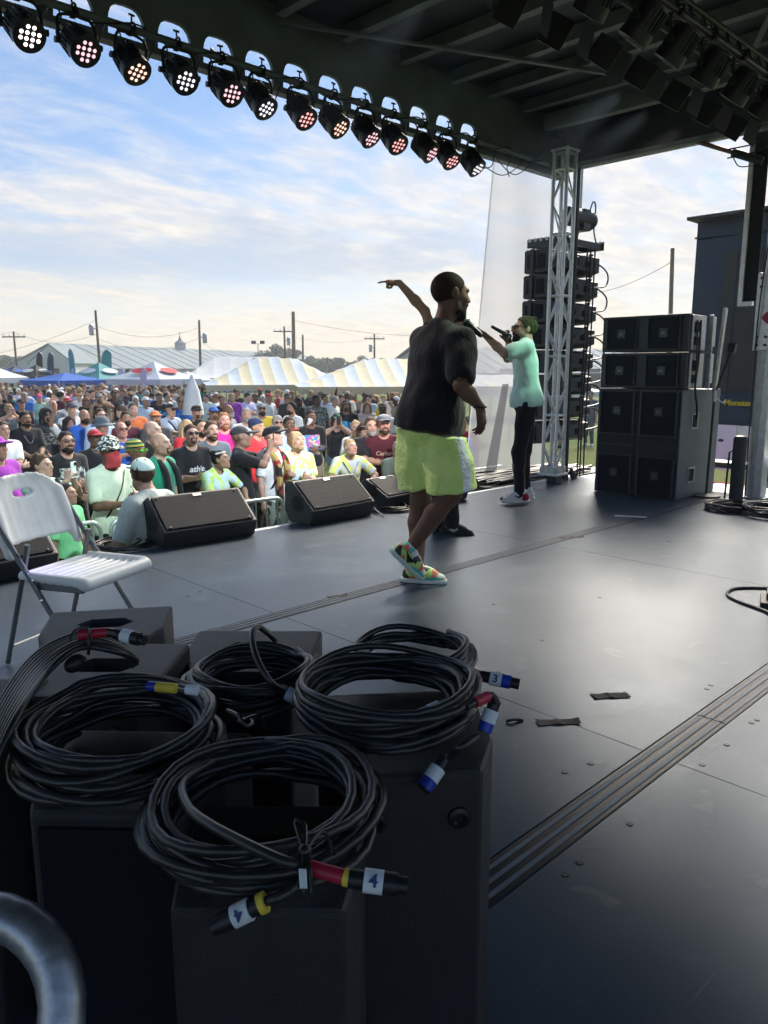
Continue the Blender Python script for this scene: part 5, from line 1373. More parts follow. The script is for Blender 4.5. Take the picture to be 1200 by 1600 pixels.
for k, (z0, lb) in enumerate(((1.115, 'black twin-woofer cabinet resting directly on the two subwoofers'), (1.485, 'black twin-woofer cabinet at the very top of the stack'))):
    t = thing('line_cabinet', lb, 'loudspeaker', (SX + .02, 3.405, z0), group='side-fill top cabinets'); w = .925; h = .355
    MB().prism([(.01, .0, 0), (.01, w, 0), (.55, w - .06, 0), (.55, .06, 0)], (0, 0, h)).build('cabinet', M['cab'], t, bevel=.006)
    for y in (.245, .70):
        MB().box((-.002, y, h / 2), (.014, .30, h - .05)).build('grille', M['grille'], t, bevel=.004); logo(t, y, h / 2, -.013)
        for yy in (y - .165, y + .165): MB().prism([(0, yy - .02, .02), (-.018, yy - .008, .05), (-.018, yy - .008, h - .05), (0, yy - .02, h - .02), (0, yy + .02, h - .02), (0, yy + .02, .02)], (.006, .012, 0)).build('side_cheek', M['cab'], t, bevel=.003)
    MB().prism([(.0, .405, .02), (.035, .45, .02), (.035, .495, .02), (.0, .54, .02)], (0, 0, h - .04)).build('waveguide', M['cab'], t)
    for zz in (.09, .18, .27): MB().box((.025, .472, zz), (.03, .10, .05)).build('waveguide_slot', M['dark_void'], t)
    sp_ = MB().box((.22, -.003, h / 2), (.30, .02, h - .02)).build('rigging_plate', M['galv'], t, bevel=.006)
    MB().box((.16, -.016, h / 2 + .05), (.09, .02, .10)).build('rigging_slot', M['dark_void'], sp_); MB().box((.16, -.016, h / 2 - .08), (.09, .02, .08)).build('rigging_slot', M['dark_void'], sp_)
    MB().box((.48, -.02, h / 2), (.03, .04, h * 1.02)).build('rear_link', M['galv'], t, bevel=.004)
    MB().box((.60, .02, h / 2 + .02), (.10, .03, h - .06)).build('rear_wing', M['galv'], t, bevel=.006)
for k in range(2):
    o = MB().tube(spline([(SX + .17 + .05 * k, 3.385 - .012 * k, 1.78), (SX + .18 + .04 * k, 3.37, 1.4), (SX + .20, 3.375, 1.12), (SX + .26, 3.372, .95), (SX + .31, 3.385, .82)], 7), .010, 7).build('speaker_cable', M['rubber'], smooth=True)
    tag(o, ('nearer' if k else 'farther') + ' black cable running down the side of the stack into the sub handle', 'cable', 'cables down the stack side')
MB_ = MB().beam((SX + .62, 3.36, 1.05), (SX + .70, 3.34, 1.92), .03, .05)
tag(MB_.build('stack_brace', M['galv'], bevel=.004), 'slim grey metal bar standing up behind the top cabinets', 'bar')

# ------------------------------------------------------------------ silver post and folded side frame at the right edge
po = thing('stage_post', 'tall silver aluminium post with a bolted plate at the right edge', 'post', (8.20, 2.92, 0))
MB().box((0, 0, 1.95), (.16, .15, 3.9)).build('post', M['aluminium'], po, bevel=.01)
MB().box((-.085, .02, 1.95), (.012, .05, 3.9)).build('rail', M['galv'], po, bevel=.003)
MB().box((-.02, .005, 1.86), (.22, .21, .74)).build('gusset_plate', M['aluminium'], po, bevel=.006)
for z in (1.54, 1.62, 2.1, 2.18):
    for y in (.07, -.01, -.08): MB().cyl((-.145, y, z), (-.128, y, z), .013, n=8).build('bolt', M['dark_steel'], po)
MB().prism([(-.14, .04, 1.80), (-.14, -.01, 1.86), (-.14, -.06, 1.80), (-.14, -.02, 1.74)], (-.02, 0, 0)).build('red_handle', M['red'], po, bevel=.004)
MB().box((0, 0, .012), (.26, .26, .022)).build('foot_plate', M['galv'], po, bevel=.004)
ff = thing('folded_side_panel', 'silver rectangular frame with a black infill hung beside the post', 'frame', (8.16, 3.07, 1.93))
MB().box((0, .145, 1.0), (.05, .045, 2.0)).build('upright', M['aluminium'], ff, bevel=.004)
MB().box((0, .0725, .022), (.05, .10, .044)).build('bottom_rail', M['aluminium'], ff, bevel=.004)
MB().box((.01, .06, 1.02), (.02, .13, 1.95)).build('infill', M['dark_void'], ff)
o = MB().tube(spline([(8.1, 2.93, 3.4), (8.06, 2.95, 2.6), (8.03, 2.98, 1.9), (8.08, 3.0, 1.2), (8.06, 2.98, .4), (8.0, 2.95, .015)], 8), .008, 6).build('post_cable', M['rubber'], smooth=True); tag(o, 'thin black cable running down the silver post', 'cable')
for k, zz in enumerate((3.44, 3.36)):
    o = MB().tube(spline([(7.9, 3.35, zz - .05), (8.0, 3.15, zz - .02), (8.1, 2.99, zz + .06)], 8), .007, 6).build('roof_cable', M['rubber'], smooth=True); tag(o, ('lower' if k else 'upper') + ' cable stretched from the roof end to the silver post', 'cable')
md = thing('roof_control_box', 'dark control box with a round emblem under the roof by the post', 'box', (7.9, 2.55, 3.55))
MB().box((0, 0, 0), (.30, .34, .34)).build('case', M['roof_steel'], md, bevel=.01); MB().lathe([(.05, 0), (.065, 0), (.065, .006), (.05, .006)], (-.152, .02, .04), 20, Euler((0, R(-90), 0)).to_matrix()).build('emblem_ring', M['galv'], md)

# microphone stand, black pedestal and boxes behind the stage end
p = at_z(1103, 776); ms = thing('microphone_stand', 'tall black microphone stand behind the speaker stack', 'stand', p)
MB().tube([(0, 0, .02), (.02, 0, 1.05), (.10, -.10, 1.50)], .013, 8).build('shaft', M['black_paint'], ms, smooth=True)
MB().lathe([(.14, 0), (.14, .02), (.03, .035)], n=18).build('base', M['black_paint'], ms)
MB().cyl((.02, 0, .98), (.025, 0, 1.10), .022, n=8).build('clutch', M['galv'], ms)
MB().beam((.10, -.10, 1.47), (.11, -.11, 1.56), .07, .05).build('microphone', M['black_plastic'], ms)
MB().tube(spline([(.03, -.01, 1.02), (.09, -.06, .97), (.12, -.08, 1.0)], 5), .007, 6).build('lever', M['galv'], ms)
p = at_z(1152, 786); pd = thing('pedestal', 'short thick black pipe pedestal before the silver post', 'pedestal', (p.x - .05, p.y, 0))
MB().lathe([(.065, .012), (.065, .64), (.055, .665), (.02, .675)], n=18).build('pipe', M['black_paint'], pd, smooth=True); MB().box((0, 0, .008), (.34, .34, .014)).build('base_plate', M['black_paint'], pd)
MB().tube([(.0, .11, .01), (.01, .10, .5), (.0, .02, .55)], .010, 6).build('side_rod', M['black_paint'], pd)
p = at_z(1148, 768, -.3); cs = thing('equipment_case', 'low black equipment case on the ground beyond the stage end', 'case', (10.4, 4.15, GROUND))
MB().box((0, 0, .36), (.7, 1.0, .70)).build('body', M['black_paint'], cs, bevel=.01); MB().box((0, 0, .72), (.72, 1.02, .03)).build('lid_rim', M['galv'], cs, bevel=.004)
bn = thing('side_table', 'white-topped low table at the right edge beside the post', 'table', (8.62, 2.48, 0))
MB().box((0, 0, .36), (.55, .62, .11)).build('top', M['white_plastic'], bn, bevel=.02, smooth=True)
for x in (-.22, .22):
    for y in (-.26, .26): MB().box((x, y, .155), (.05, .05, .31)).build('leg', M['galv'], bn, bevel=.004)
st2 = MB().box((8.75, 2.9, -.06), (.78, 1.6, .08)).build('end_landing', M['galv']); tag(st2, 'narrow grey landing beyond the right end of the stage floor', 'landing')
wc = thing('white_chair', 'white plastic chair on the grass before the photo backdrop', 'chair', at_z(1163, 742, GROUND), (0, 0, R(20)))
MB().box((0, 0, .45), (.46, .44, .04)).build('seat', M['white_plastic'], wc, bevel=.01); MB().box((.22, 0, .80), (.03, .44, .50)).build('backrest', M['white_plastic'], wc, bevel=.02)
for x in (-.2, .2):
    for y in (-.19, .19): MB().cyl((x * 1.1, y * 1.1, 0), (x, y, .44), .018, n=8).build('leg', M['white_plastic'], wc)

# ------------------------------------------------------------------ cable coils
def coil_path(c, Rr, loops, seed, z0, flat=.06, drift=.25, ecc=(1, 1), ang=0, tail=None):
    rg = random.Random(seed); pts = []; n = 26
    offs = [(rg.gauss(0, Rr * drift * .22), rg.gauss(0, Rr * drift * .22), rg.uniform(.80, 1.06), rg.uniform(0, flat)) for _ in range(loops + 2)]
    offs.sort(key=lambda o: o[3] + rg.uniform(0, flat * .3))
    for i in range(loops * n + 1):
        t = i / n; k = int(t); f_ = t - k; s = f_ * f_ * (3 - 2 * f_); a, b = offs[k], offs[min(k + 1, loops + 1)]
        ox, oy, rr, zz = (a[j] * (1 - s) + b[j] * s for j in range(4)); th = 2 * math.pi * t + ang
        x = Rr * rr * math.cos(th) * ecc[0] + ox; y = Rr * rr * math.sin(th) * ecc[1] + oy
        x, y = x * math.cos(ang) - y * math.sin(ang), x * math.sin(ang) + y * math.cos(ang)
        pts.append(Vector((c[0] + x, c[1] + y, z0 + zz + .006 * math.sin(3 * th + seed + k))))
    return pts
def connector(parent, a, d, ringmat, L=.13, num=None, tape=True):
    """plug at the end of a cable: sleeve, taped number, ring, nose"""
    d = Vector(d).normalized(); a = Vector(a); s = thing_part('connector', parent)
    MB().cyl(a, a + d * (.035 * .62), .0115, n=14).build('cable_grip', M['black_plastic'], parent, smooth=True)
    if tape:
        tp = MB().cyl(a + d * (.030 * .62), a + d * (.068 * .62), .0142, n=18).build('tape_label', M['tape_white'], parent, smooth=True)
        if num:
            up = (Vector(_C) - a); up = (up - d * up.dot(d)).normalized(); sd = d.cross(up)
            o = add('lettering', text_mesh(num, .021, .0008, True), M['ink'], parent); o.matrix_local = Matrix.Translation(a + d * (.049 * .62) + up * .0148) @ Matrix((sd * -1 if num == 'x' else d, up.cross(d), up)).transposed().to_4x4()
    MB().cyl(a + d * (.068 * .62), a + d * (.096 * .62), .0136, n=18).build('ring', ringmat, parent, smooth=True)
    MB().cyl(a + d * (.096 * .62), a + d * (L * .62), .0108, n=16).build('nose', M['black_plastic'], parent, smooth=True)
def thing_part(n_, p_): return p_
def coil(label, c, Rr, loops, seed, z0, r=.0071, flat=.07, ecc=(1, 1), ang=0, group='cable coils on the speakers', ends=(), drift=.25):
    t = thing('cable_coil', label, 'cable coil', (0, 0, 0), group=group)
    MB().tube(coil_path(c, Rr, loops, seed, z0, flat, drift, ecc, ang), r, 9).build('cable', M['cable'], t, smooth=True, angle=180)
    for pts in ends: MB().tube(spline(pts, 8), r, 9).build('cable_tail', M['cable'], t, smooth=True, angle=180)
    return t
M['cable'] = mat('black_cable_jacket', (.017, .018, .020), .38, var=.45, scale=18, bump=.06, bscale=80, spec=.6)

# ------------------------------------------------------------------ near speakers standing on end
def bool_cut(me, cutter):
    a = bpy.data.objects.new('a', me); b = bpy.data.objects.new('b', cutter); COL.objects.link(a); COL.objects.link(b)
    m = a.modifiers.new('c', 'BOOLEAN'); m.object = b; m.operation = 'DIFFERENCE'; m.solver = 'EXACT'
    r_ = bpy.data.meshes.new_from_object(a.evaluated_get(bpy.context.evaluated_depsgraph_get()))
    bpy.data.objects.remove(a); bpy.data.objects.remove(b); return r_
def cabinet(label, c, fwd, H, wr, wf, dep, handle=True, grille=False, feet=True):
    """trapezoid floor-monitor cabinet stood on its end; c: middle of the narrow rear face"""
    f_ = Vector((fwd[0], fwd[1], 0)).normalized(); an = math.atan2(f_.y, f_.x) - R(90)
    t = thing('monitor_cabinet', label, 'speaker cabinet', (c[0], c[1], 0), (0, 0, an), 'speaker cabinets stood on end in the foreground')
    prof = [(-wr, 0), (wr, 0), (wf * .95, dep * .33), (wf, dep), (-wf, dep), (-wf * .95, dep * .33)]
    me = MB().prism([(x, y, .012) for x, y in prof], (0, 0, H - .012)).mesh('cabinet', bevel=.012, seg=3)
    if handle:
        hx = [(-.075, .55), (-.045, .42), (.045, .42), (.075, .55), (.045, .68), (-.045, .68)]
        cut = MB().prism([(x, y * dep, H - .055) for x, y in hx], (0, 0, .1)).mesh('cut'); me = bool_cut(me, cut)
        MB().box((0, .50 * dep, H - .038), (.10, .022, .014)).build('handle_bar', M['black_plastic'], t, bevel=.004)
        MB().box((0, .57 * dep, H - .045), (.12, .02, .010)).build('handle_bar', M['black_plastic'], t, bevel=.003)
    me.materials.clear(); o = add('cabinet', me, M['cab_fg'], t)
    if grille:
        MB().box((0, -.004, H / 2), (2 * wr - .03, .012, H - .05)).build('grille', M['grille_fg'], t, bevel=.003)
    elif feet:
        for z in (H - .085, .10):
            for x in (-wr + .04, wr - .04):
                MB().lathe([(.020, 0), (.019, .006), (.012, .008), (.008, .003)], (x, 0, z), 16, Euler((R(90), 0, 0)).to_matrix()).build('rubber_foot', M['rubber'], t, smooth=True)
    return t
M['cab_fg'] = mat('textured_black_coat', (.020, .0215, .025), .50, var=.18, scale=14, bump=.55, bscale=300)
M['grille_fg'] = M['grille']
cabinet('black speaker cabinet nearest the camera under the front coil', (.505, .755), (.70, .71), .605, .115, .135, .25, feet=False)
cabinet('black speaker cabinet with rubber feet at the right of the group', (.875, .815), (.62, .78), .63, .112, .165, .34)
cabinet('black speaker cabinet with a perforated grille at the lower left', (.455, 1.085), (.72, .69), .62, .125, .17, .28, grille=True)
cabinet('black speaker cabinet at the middle back under a coil', (.95, 1.46), (.70, .71), .60, .12, .17, .30)
cabinet('black speaker cabinet with a hexagonal handle on top, back left', (.58, 1.50), (.70, .71), .64, .12, .155, .32)
cabinet('black speaker cabinet farthest back below the white chair', (.78, 1.86), (.55, .83), .61, .12, .17, .30)
cabinet('black speaker cabinet cut by the left picture edge', (.32, 1.52), (.70, .71), .645, .09, .11, .26, handle=False)

pA = at_z(405, 1268, .65); pB = at_z(192, 1158, .66); pC = at_z(395, 1062, .64); pD = at_z(604, 1108, .66); pD2 = at_z(640, 1058, .655)
ca = coil('black cable coil nearest the camera, tied with a black cord, tags reading 4', pA, .168, 14, 3, .614, ang=.4, flat=.085, ecc=(1.0, .96))
cb = coil('wide black cable coil at the lower left with a yellow tape band', pB, .170, 14, 8, .632, flat=.075, ecc=(1.05, 1.0), ang=.9)
cc = coil('black cable coil at the middle back with one loop standing up', pC, .142, 13, 12, .612, flat=.07)
cd = coil('black cable coil on the right cabinet, red sleeves at its right side', pD, .162, 15, 21, .645, flat=.085, ang=-.3)
ce = coil('second black cable coil tucked behind the right one', pD2 + Vector((.10, .08, 0)), .135, 8, 29, .640, flat=.05)
# ends and plugs
q00 = [at_z(330, 1190, .685), at_z(288, 1222, .69), at_z(292, 1258, .70)]; q0 = at_z(330, 1290, .71); q1 = at_z(430, 1340, .715); q2 = at_z(484, 1356, .70); q3 = at_z(545, 1372, .695); q4 = at_z(620, 1382, .69)
MB().tube(spline(q00 + [q0, q1, q2], 8), .0071, 9).build('cable_tail', M['cable'], ca, smooth=True)
MB().cyl(q2, q3 - (q3 - q2) * .12, .0095, n=14).build('red_sleeve', M['red'], ca, smooth=True); MB().cyl(q3 - (q3 - q2) * .12, q3 + (q3 - q2) * .1, .0105, n=14).build('yellow_band', M['yellow'], ca, smooth=True)
connector(ca, q3, q4 - q3, M['black_plastic'], .115, '4')
q0 = at_z(520, 1330, .64); q1 = at_d(455, 1390, .872); q2 = at_d(412, 1410, .864); q3 = at_d(330, 1450, .858)
MB().tube(spline([q0, q1, q2], 8), .0066, 9).build('cable_tail', M['cable'], ca, smooth=True)
MB().cyl(q2 - (q3 - q2) * .04, q2 + (q3 - q2) * .08, .0135, n=14).build('yellow_band', M['yellow'], ca, smooth=True)
connector(ca, q2, q3 - q2, M['black_plastic'], .115, '4')
q = at_z(476, 1330, .715)
tie = MB(); tie.tube(spline([q + Vector((0, 0, .0)), at_z(462, 1285, .73), at_z(476, 1290, .73), q], 6), .003, 6)
tie.tube(spline([q, at_z(500, 1300, .72), at_z(515, 1312, .71), at_z(522, 1335, .70)], 6), .003, 6)
for k in range(7): tie.tube(spline([q + Vector((.001 * k, 0, 0)), at_z(472 + 2 * k, 1355, .712), at_z(466 + 4 * k, 1385 + (k % 3) * 5, .69)], 4), .0022, 5)
tie.ell(q, (.009, .009, .009)); tie.build('tie_cord', M['rubber'], ca, smooth=True)
frg = MB()
for k in range(4): frg.tube(spline([at_z(468 + 3 * k, 1358, .716), at_z(470 + 3 * k, 1388, .695)], 4), .0012, 5)
frg.build('cord_fray', M['tape_white'], ca)
a = at_z(245, 1073, .725); b = at_z(300, 1078, .725); d = (b - a)
MB().cyl(a, a + d * .55, .0095, n=12).build('yellow_band', M['yellow'], cb, smooth=True); MB().cyl(a - d * .25, a, .0092, n=12).build('blue_band', M['blue'], cb, smooth=True); MB().cyl(a + d * .85, a + d * 1.15, .0095, n=12).build('tape_label', M['tape_white'], cb, smooth=True)
q = at_z(372, 1128, .70); tie = MB(); tie.tube(spline([at_z(355, 1110, .71), at_z(372, 1118, .715), at_z(385, 1135, .70), at_z(395, 1128, .69), at_z(380, 1120, .69)], 6), .0035, 6); tie.tube(spline([q, at_z(405, 1118, .68), at_z(415, 1140, .66)], 6), .003, 6); tie.build('tie_cord', M['rubber'], cb, smooth=True)
pts = [at_z(400, 1120, .65), at_z(418, 1075, .70), at_z(398, 1010, .74), at_z(402, 978, .76), at_z(415, 985, .74), at_z(430, 1010, .68)]
pts = [at_z(456, 1083, .66), at_z(425, 1068, .70), at_z(402, 1030, .74), at_z(394, 995, .765), at_z(400, 980, .77), at_z(412, 984, .75), at_z(430, 1000, .69)]
MB().tube(spline(pts, 8), .0066, 9).build('standing_loop', M['cable'], cc, smooth=True)
connector(cc, at_z(436, 1076, .675), at_z(462, 1090, .66) - at_z(436, 1076, .675), M['black_plastic'], .10, None)
a = at_z(738, 1053, .70); b = at_z(806, 1068, .69); MB().cyl(a, a + (b - a) * .22, .010, n=12).build('red_sleeve', M['red'], ce, smooth=True); connector(ce, a + (b - a) * .2, b - a, M['blue'], .125, '3')
a = at_z(728, 1105, .715); b = at_z(762, 1088, .715); MB().tube(spline([a, b, at_z(772, 1090, .71), at_z(776, 1100, .70)], 6), .0075, 9).build('cable_tail', M['cable'], cd, smooth=True); MB().cyl(a.lerp(b, .4), b, .010, n=12).build('red_sleeve', M['red'], cd, smooth=True)
connector(cd, at_z(774, 1094, .70), at_z(764, 1122, .67) - at_z(774, 1094, .70), M['blue'], .10, None)
connector(cd, at_z(700, 1100, .68), at_z(668, 1114, .67) - at_z(700, 1100, .68), M['blue'], .10, None)
MB().tube(spline([at_z(745, 1150, .69), at_z(722, 1166, .685), at_z(704, 1178, .665), at_z(694, 1186, .655)], 6), .0071, 9).build('cable_tail', M['cable'], cd, smooth=True); connector(cd, at_z(694, 1186, .655), at_z(676, 1212, .635) - at_z(694, 1186, .655), M['blue'], .10, None)
# coil leaning over the back-left cabinet
ce2 = thing('cable_coil', 'black cable coil draped over the back left cabinet with a red sleeve', 'cable coil', (0, 0, 0), group='cable coils on the speakers')
mb = MB(); rg = random.Random(9)
for k in range(9):
    o = k * 5; pts = [at_z(-30 + o * .3, 1180 + o, .66), at_z(5 + o * .5, 1090 + o * .8, .70 + .004 * k), at_z(60 + o * .4, 1020 + o * .7, .735), at_z(130 + rg.uniform(-5, 5), 990 + o * .55, .755), at_z(185 + rg.uniform(-4, 6), 1003 + o * .4, .735), at_z(212 + rg.uniform(-6, 3), 1028 + o * .1, .69), at_z(206, 1040, .655)]
    mb.tube(spline(pts, 6), .0066, 8)
mb.build('cable', M['cable'], ce2, smooth=True, angle=180)
a = at_z(122, 992, .775); b = at_z(168, 988, .775); c_ = at_z(232, 1002, .765)
MB().cyl(a, b, .0105, n=12).build('red_sleeve', M['red'], ce2, smooth=True); MB().tube([b, at_z(186, 991, .772)], .010, 9).build('cable_tail', M['cable'], ce2); connector(ce2, at_z(180, 990, .772), c_ - at_z(180, 990, .772), M['black_plastic'], .115, None)
tie = MB(); tie.tube(spline([at_z(110, 1000, .77), at_z(118, 985, .785), at_z(138, 982, .785), at_z(140, 1000, .775), at_z(138, 1022, .745)], 6), .0035, 6); tie.build('tie_cord', M['rubber'], ce2, smooth=True)
MB().ell(at_z(118, 1036, .72), (.03, .016, .018), M=Euler((0, 0, .5)).to_matrix()).build('plug', M['black_plastic'], ce2, smooth=True)

# curved aluminium handle at the lower left corner
hd = thing('hand_truck_handle', 'worn curved aluminium handle at the bottom left corner', 'handle', (0, 0, 0))
D_ = .80; cpt = at_d(-62, 1605, D_); s_ = Vector((_r.x, _r.y, 0)); Rv = .122; up_t = (Vector((_h.x, _h.y, 0)) * .55 + Vector((0, 0, .83))).normalized()
pts = [cpt + s_ * Rv - up_t * .40, cpt + s_ * Rv - up_t * .12] + [cpt + s_ * Rv * math.cos(a) + up_t * Rv * math.sin(a) for a in [i * math.pi / 14 for i in range(15)]] + [cpt - s_ * Rv - up_t * .12, cpt - s_ * Rv - up_t * .40]
MB().tube(pts, .028, 20).build('bent_tube', mat('worn_aluminium', (.40, .42, .45), .40, .85, var=.3, scale=22, bump=.15, bscale=60), hd, smooth=True)
MB().box(cpt + Vector((-.12, -.13, -.46)), (.25, .25, .20)).build('grip_block', M['rubber'], hd, bevel=.01)
MB().box(Vector((cpt.x, cpt.y, .02)), (.3, .3, .03)).build('toe_plate', M['aluminium'], hd)
MB().box(Vector((cpt.x, cpt.y, (cpt.z - .78) / 2 + .02)), (.08, .08, max(.05, cpt.z - .78))).build('stem', M['dark_steel'], hd)

# ------------------------------------------------------------------ stage monitors, cables on the floor
def wedge(label, x0, x1, y, dep=.36, h=.36, rot=0, group='floor monitors along the stage front'):
    t = thing('stage_monitor', label, 'floor monitor', ((x0 + x1) / 2, y, 0), (0, 0, rot), group); w = (x1 - x0)
    prof = [(.03, .004), (-.02, .13), (.26, h), (.36, h - .05), (dep, .10), (dep - .06, .004)]
    MB().prism([(-w / 2, a, b) for a, b in prof], (w, 0, 0)).build('cabinet', M['cab'], t, bevel=.010, seg=2)
    nrm = Vector((0, -(h - .13), .28)).normalized(); a = Vector((0, -.02, .13)); b = Vector((0, .26, h))
    c = (a + b) / 2 + nrm * .003; gm = MB().beam(c + (a - b) * .44, c + (b - a) * .44, w - .05, .014, up=nrm); gm.build('grille', M['grille'], t, bevel=.003)
    lp_ = MB().beam(c + (b - a) * .36 + nrm * .008, c + (b - a) * .43 + nrm * .008, .07, .006, up=nrm).build('logo_plate', M['galv'], t)
    for xx in (-w / 2 + .06, w / 2 - .06):
        for s in (-.4, .4): MB().ell(c + (b - a) * s + nrm * .009 + Vector((xx, 0, 0)), (.008, .008, .006), 8, 4).build('screw', M['galv'], t)
    for sx in (-1, 1):
        MB().prism([(sx * w / 2, .10, .14), (sx * w / 2, .16, .10), (sx * w / 2, .24, .12), (sx * w / 2, .26, .20), (sx * w / 2, .20, .25), (sx * w / 2, .12, .22)], (sx * .004, 0, 0)).build('handle_pocket', M['dark_void'], t)
    return t
wedge('black floor monitor beside the mint-capped man at the stage edge', 2.68, 3.46, 5.03, rot=R(-4))
wedge('black floor monitor in the middle of the stage edge', 4.00, 4.74, 4.98, rot=R(2))
wedge('black floor monitor behind the white folding chair', 1.05, 1.88, 4.95, rot=R(3))
wedge('black floor monitor half hidden behind the neon shorts man', 5.35, 6.0, 4.95, rot=R(-6))
wedge('black floor monitor peeking out left of the neon shorts', 4.95, 5.35, 5.06, dep=.30, h=.28, rot=R(4))
def floor_coil(label, c, Rr, loops, seed, r=.008, flat=.04, m='rubber'):
    o = MB().tube(coil_path(c, Rr, loops, seed, c[2] + r, flat, .5), r, 7).build('floor_coil', M[m], smooth=True, angle=180); return tag(o, label, 'cable coil', 'cable coils lying on the stage floor')
p = at_z(612, 797); floor_coil('black cable coil on the floor beside the middle floor monitor', p, .16, 6, 4)
p = at_z(185, 858); floor_coil('black cable coil on the floor behind the white chair seat', p + Vector((.05, .05, 0)), .20, 6, 6)
p = at_z(1142, 797); floor_coil('loose black cable pile on the floor near the silver post', p, .22, 12, 7, .009, .07)
p = at_z(1192, 803); floor_coil('loose black cable pile cut by the right edge, with a red plug', p + Vector((-.05, -.06, 0)), .22, 14, 9, .009, .09)
c0 = at_z(1190, 945); o = MB().tube(spline([at_z(1230, 975), at_z(1195, 957), at_z(1150, 940), at_z(1136, 930), at_z(1150, 921), at_z(1200, 921), at_z(1240, 926)], 8), .009, 8)
for i, v in enumerate(o.v): o.v[i] = (v[0], v[1], v[2] + .009)
tag(o.build('loose_cable', M['rubber'], smooth=True), 'single black cable bent in a loop at the right edge of the floor', 'cable')
b_ = at_z(1212, 946); bs = thing('stand_base', 'heavy black stand base cut by the right picture edge', 'stand', (b_.x, b_.y, 0), (0, 0, R(20)))
MB().box((0, 0, .02), (.22, .16, .035)).build('base', M['black_paint'], bs, bevel=.006); MB().box((.02, 0, .055), (.12, .10, .04)).build('block', M['black_paint'], bs, bevel=.004); MB().cyl((.03, 0, .05), (.05, 0, 1.0), .018, n=10).build('tube', M['black_paint'], bs)
for k, (pts) in enumerate((((470, 818), (462, 800), (459, 780), (464, 772)), ((620, 800), (600, 790), (585, 800), (600, 808)))):
    o = MB().tube(spline([at_z(*q) + Vector((0, 0, .012 + .03 * (i in (1, 2)))) for i, q in enumerate(pts)], 6), .007, 6).build('plug_cable', M['rubber' if k == 0 else 'galv'], smooth=True)
    tag(o, ('black plug lead at the left side of the middle floor monitor', 'pale grey lead curling out of the coil beside the middle monitor')[k], 'cable')

# ------------------------------------------------------------------ crowd barriers
def barrier_parts(L=1.95, H=1.08):
    P = {}; r = .10; x0, x1 = -L / 2, L / 2; z0, z1 = .16, H
    pts = []
    for cx, cz, a0 in ((x1 - r, z1 - r, 0), (x0 + r, z1 - r, 90), (x0 + r, z0 + r, 180), (x1 - r, z0 + r, 270)):
        for k in range(6): a = R(a0 + k * 18); pts.append((cx + r * math.cos(a), 0, cz + r * math.sin(a)))
    P['frame'] = MB().tube(pts, .020, 8, closed=True).mesh('frame', smooth=True)
    P['bar'] = MB().cyl((0, 0, z0), (0, 0, z1), .0085, n=6).mesh('bar', smooth=True)
    P['foot'] = MB().tube(spline([(0, -.32, .01), (0, -.25, .05), (0, 0, .14), (0, .25, .05), (0, .32, .01)], 4), .016, 6).mesh('foot', smooth=True); P['L'] = L
    return P
BP = barrier_parts(); M['barrier'] = mat('barrier_steel', (.40, .46, .44), .45, .6, var=.12, scale=12)
def barrier(label, c, rot, far=False, group='steel crowd barriers'):
    t = thing('crowd_barrier', label, 'barrier', (c[0], c[1], GROUND), (0, 0, rot), group)
    add('frame', BP['frame'], M['barrier'], t)
    for k in range(14): add('bar', BP['bar'], M['barrier'], t, (-BP['L'] / 2 + BP['L'] * (k + .5) / 14, 0, 0))
    for x in (-.7, .7): add('foot', BP['foot'], M['barrier'], t, (x, 0, 0))
for k, (x, lb) in enumerate(((-.02, 'steel crowd barrier at the far left of the front row, behind the chair back'), (2.0, 'steel crowd barrier seen through the folding chair frame'), (4.03, 'steel crowd barrier between the two left floor monitors'), (6.05, 'steel crowd barrier behind the middle floor monitor'), (8.06, 'steel crowd barrier hidden behind the neon shorts man'))):
    barrier(lb, (x, 6.74 + .03 * (k % 2)), R((-1, 1.5, -1, .8, 0)[k]))
for k, (px, D, rt, lb) in enumerate(((168, 35, .1, 'far crowd barrier behind the man holding his face, left half'), (206, 36, .1, 'far crowd barrier right of the woman in teal'), (320, 30, .15, 'far crowd barrier right of the folded umbrella'), (358, 30, .1, 'far crowd barrier behind the purple shirt'), (180, 20, .2, 'mid crowd barrier left of the orange shirt'), (20, 16, .3, 'mid crowd barrier left of the man with a chain'), (648, 26, .1, 'far crowd barrier behind the neon shorts man'))):
    p = at_d(px, 600, D); barrier(lb, (p.x, p.y), rt)

# ------------------------------------------------------------------ white folding chair
fc = thing('folding_chair', 'white plastic folding chair with grey steel legs on the stage', 'chair', (1.345, 3.36, 0), (0, 0, R(24))); fc.scale = (.94, .94, .94)
for sx in (-1, 1):
    x = sx * .225
    MB().tube([(x, .30, .84), (x, .24, .72), (x, -.26, .008)], .0125, 10).build('long_leg', M['grey_metal'], fc, smooth=True)
    x2 = sx * .195; MB().tube([(x2, .085, .60), (x2 * .99, .10, .54), (x2, .27, .008)], .0125, 10).build('short_leg', M['grey_metal'], fc, smooth=True)
    MB().beam((x * .93, .02, .425), (x * .93, -.24, .432), .022, .045).build('seat_rail', M['grey_metal'], fc, bevel=.004)
    MB().tube(spline([(x * 1.02, -.0, .40), (x * 1.02, .06, .47), (x * 1.02, .12, .54)], 5), .009, 6).build('link_arm', M['grey_metal'], fc, smooth=True)
    for p in ((x * 1.06, -.02, .36), (x * 1.06, .02, .45)): MB().ell(p, (.006, .010, .010), 8, 4).build('rivet', M['steel'], fc)
MB().cyl((-.195, .22, .10), (.195, .22, .10), .008, n=8).build('cross_bar', M['white_plastic'], fc); MB().cyl((-.225, -.20, .12), (.225, -.20, .12), .008, n=8).build('cross_bar', M['white_plastic'], fc)
G = SDF((-.32, -.38, .36), (.32, .22, .56), .009)
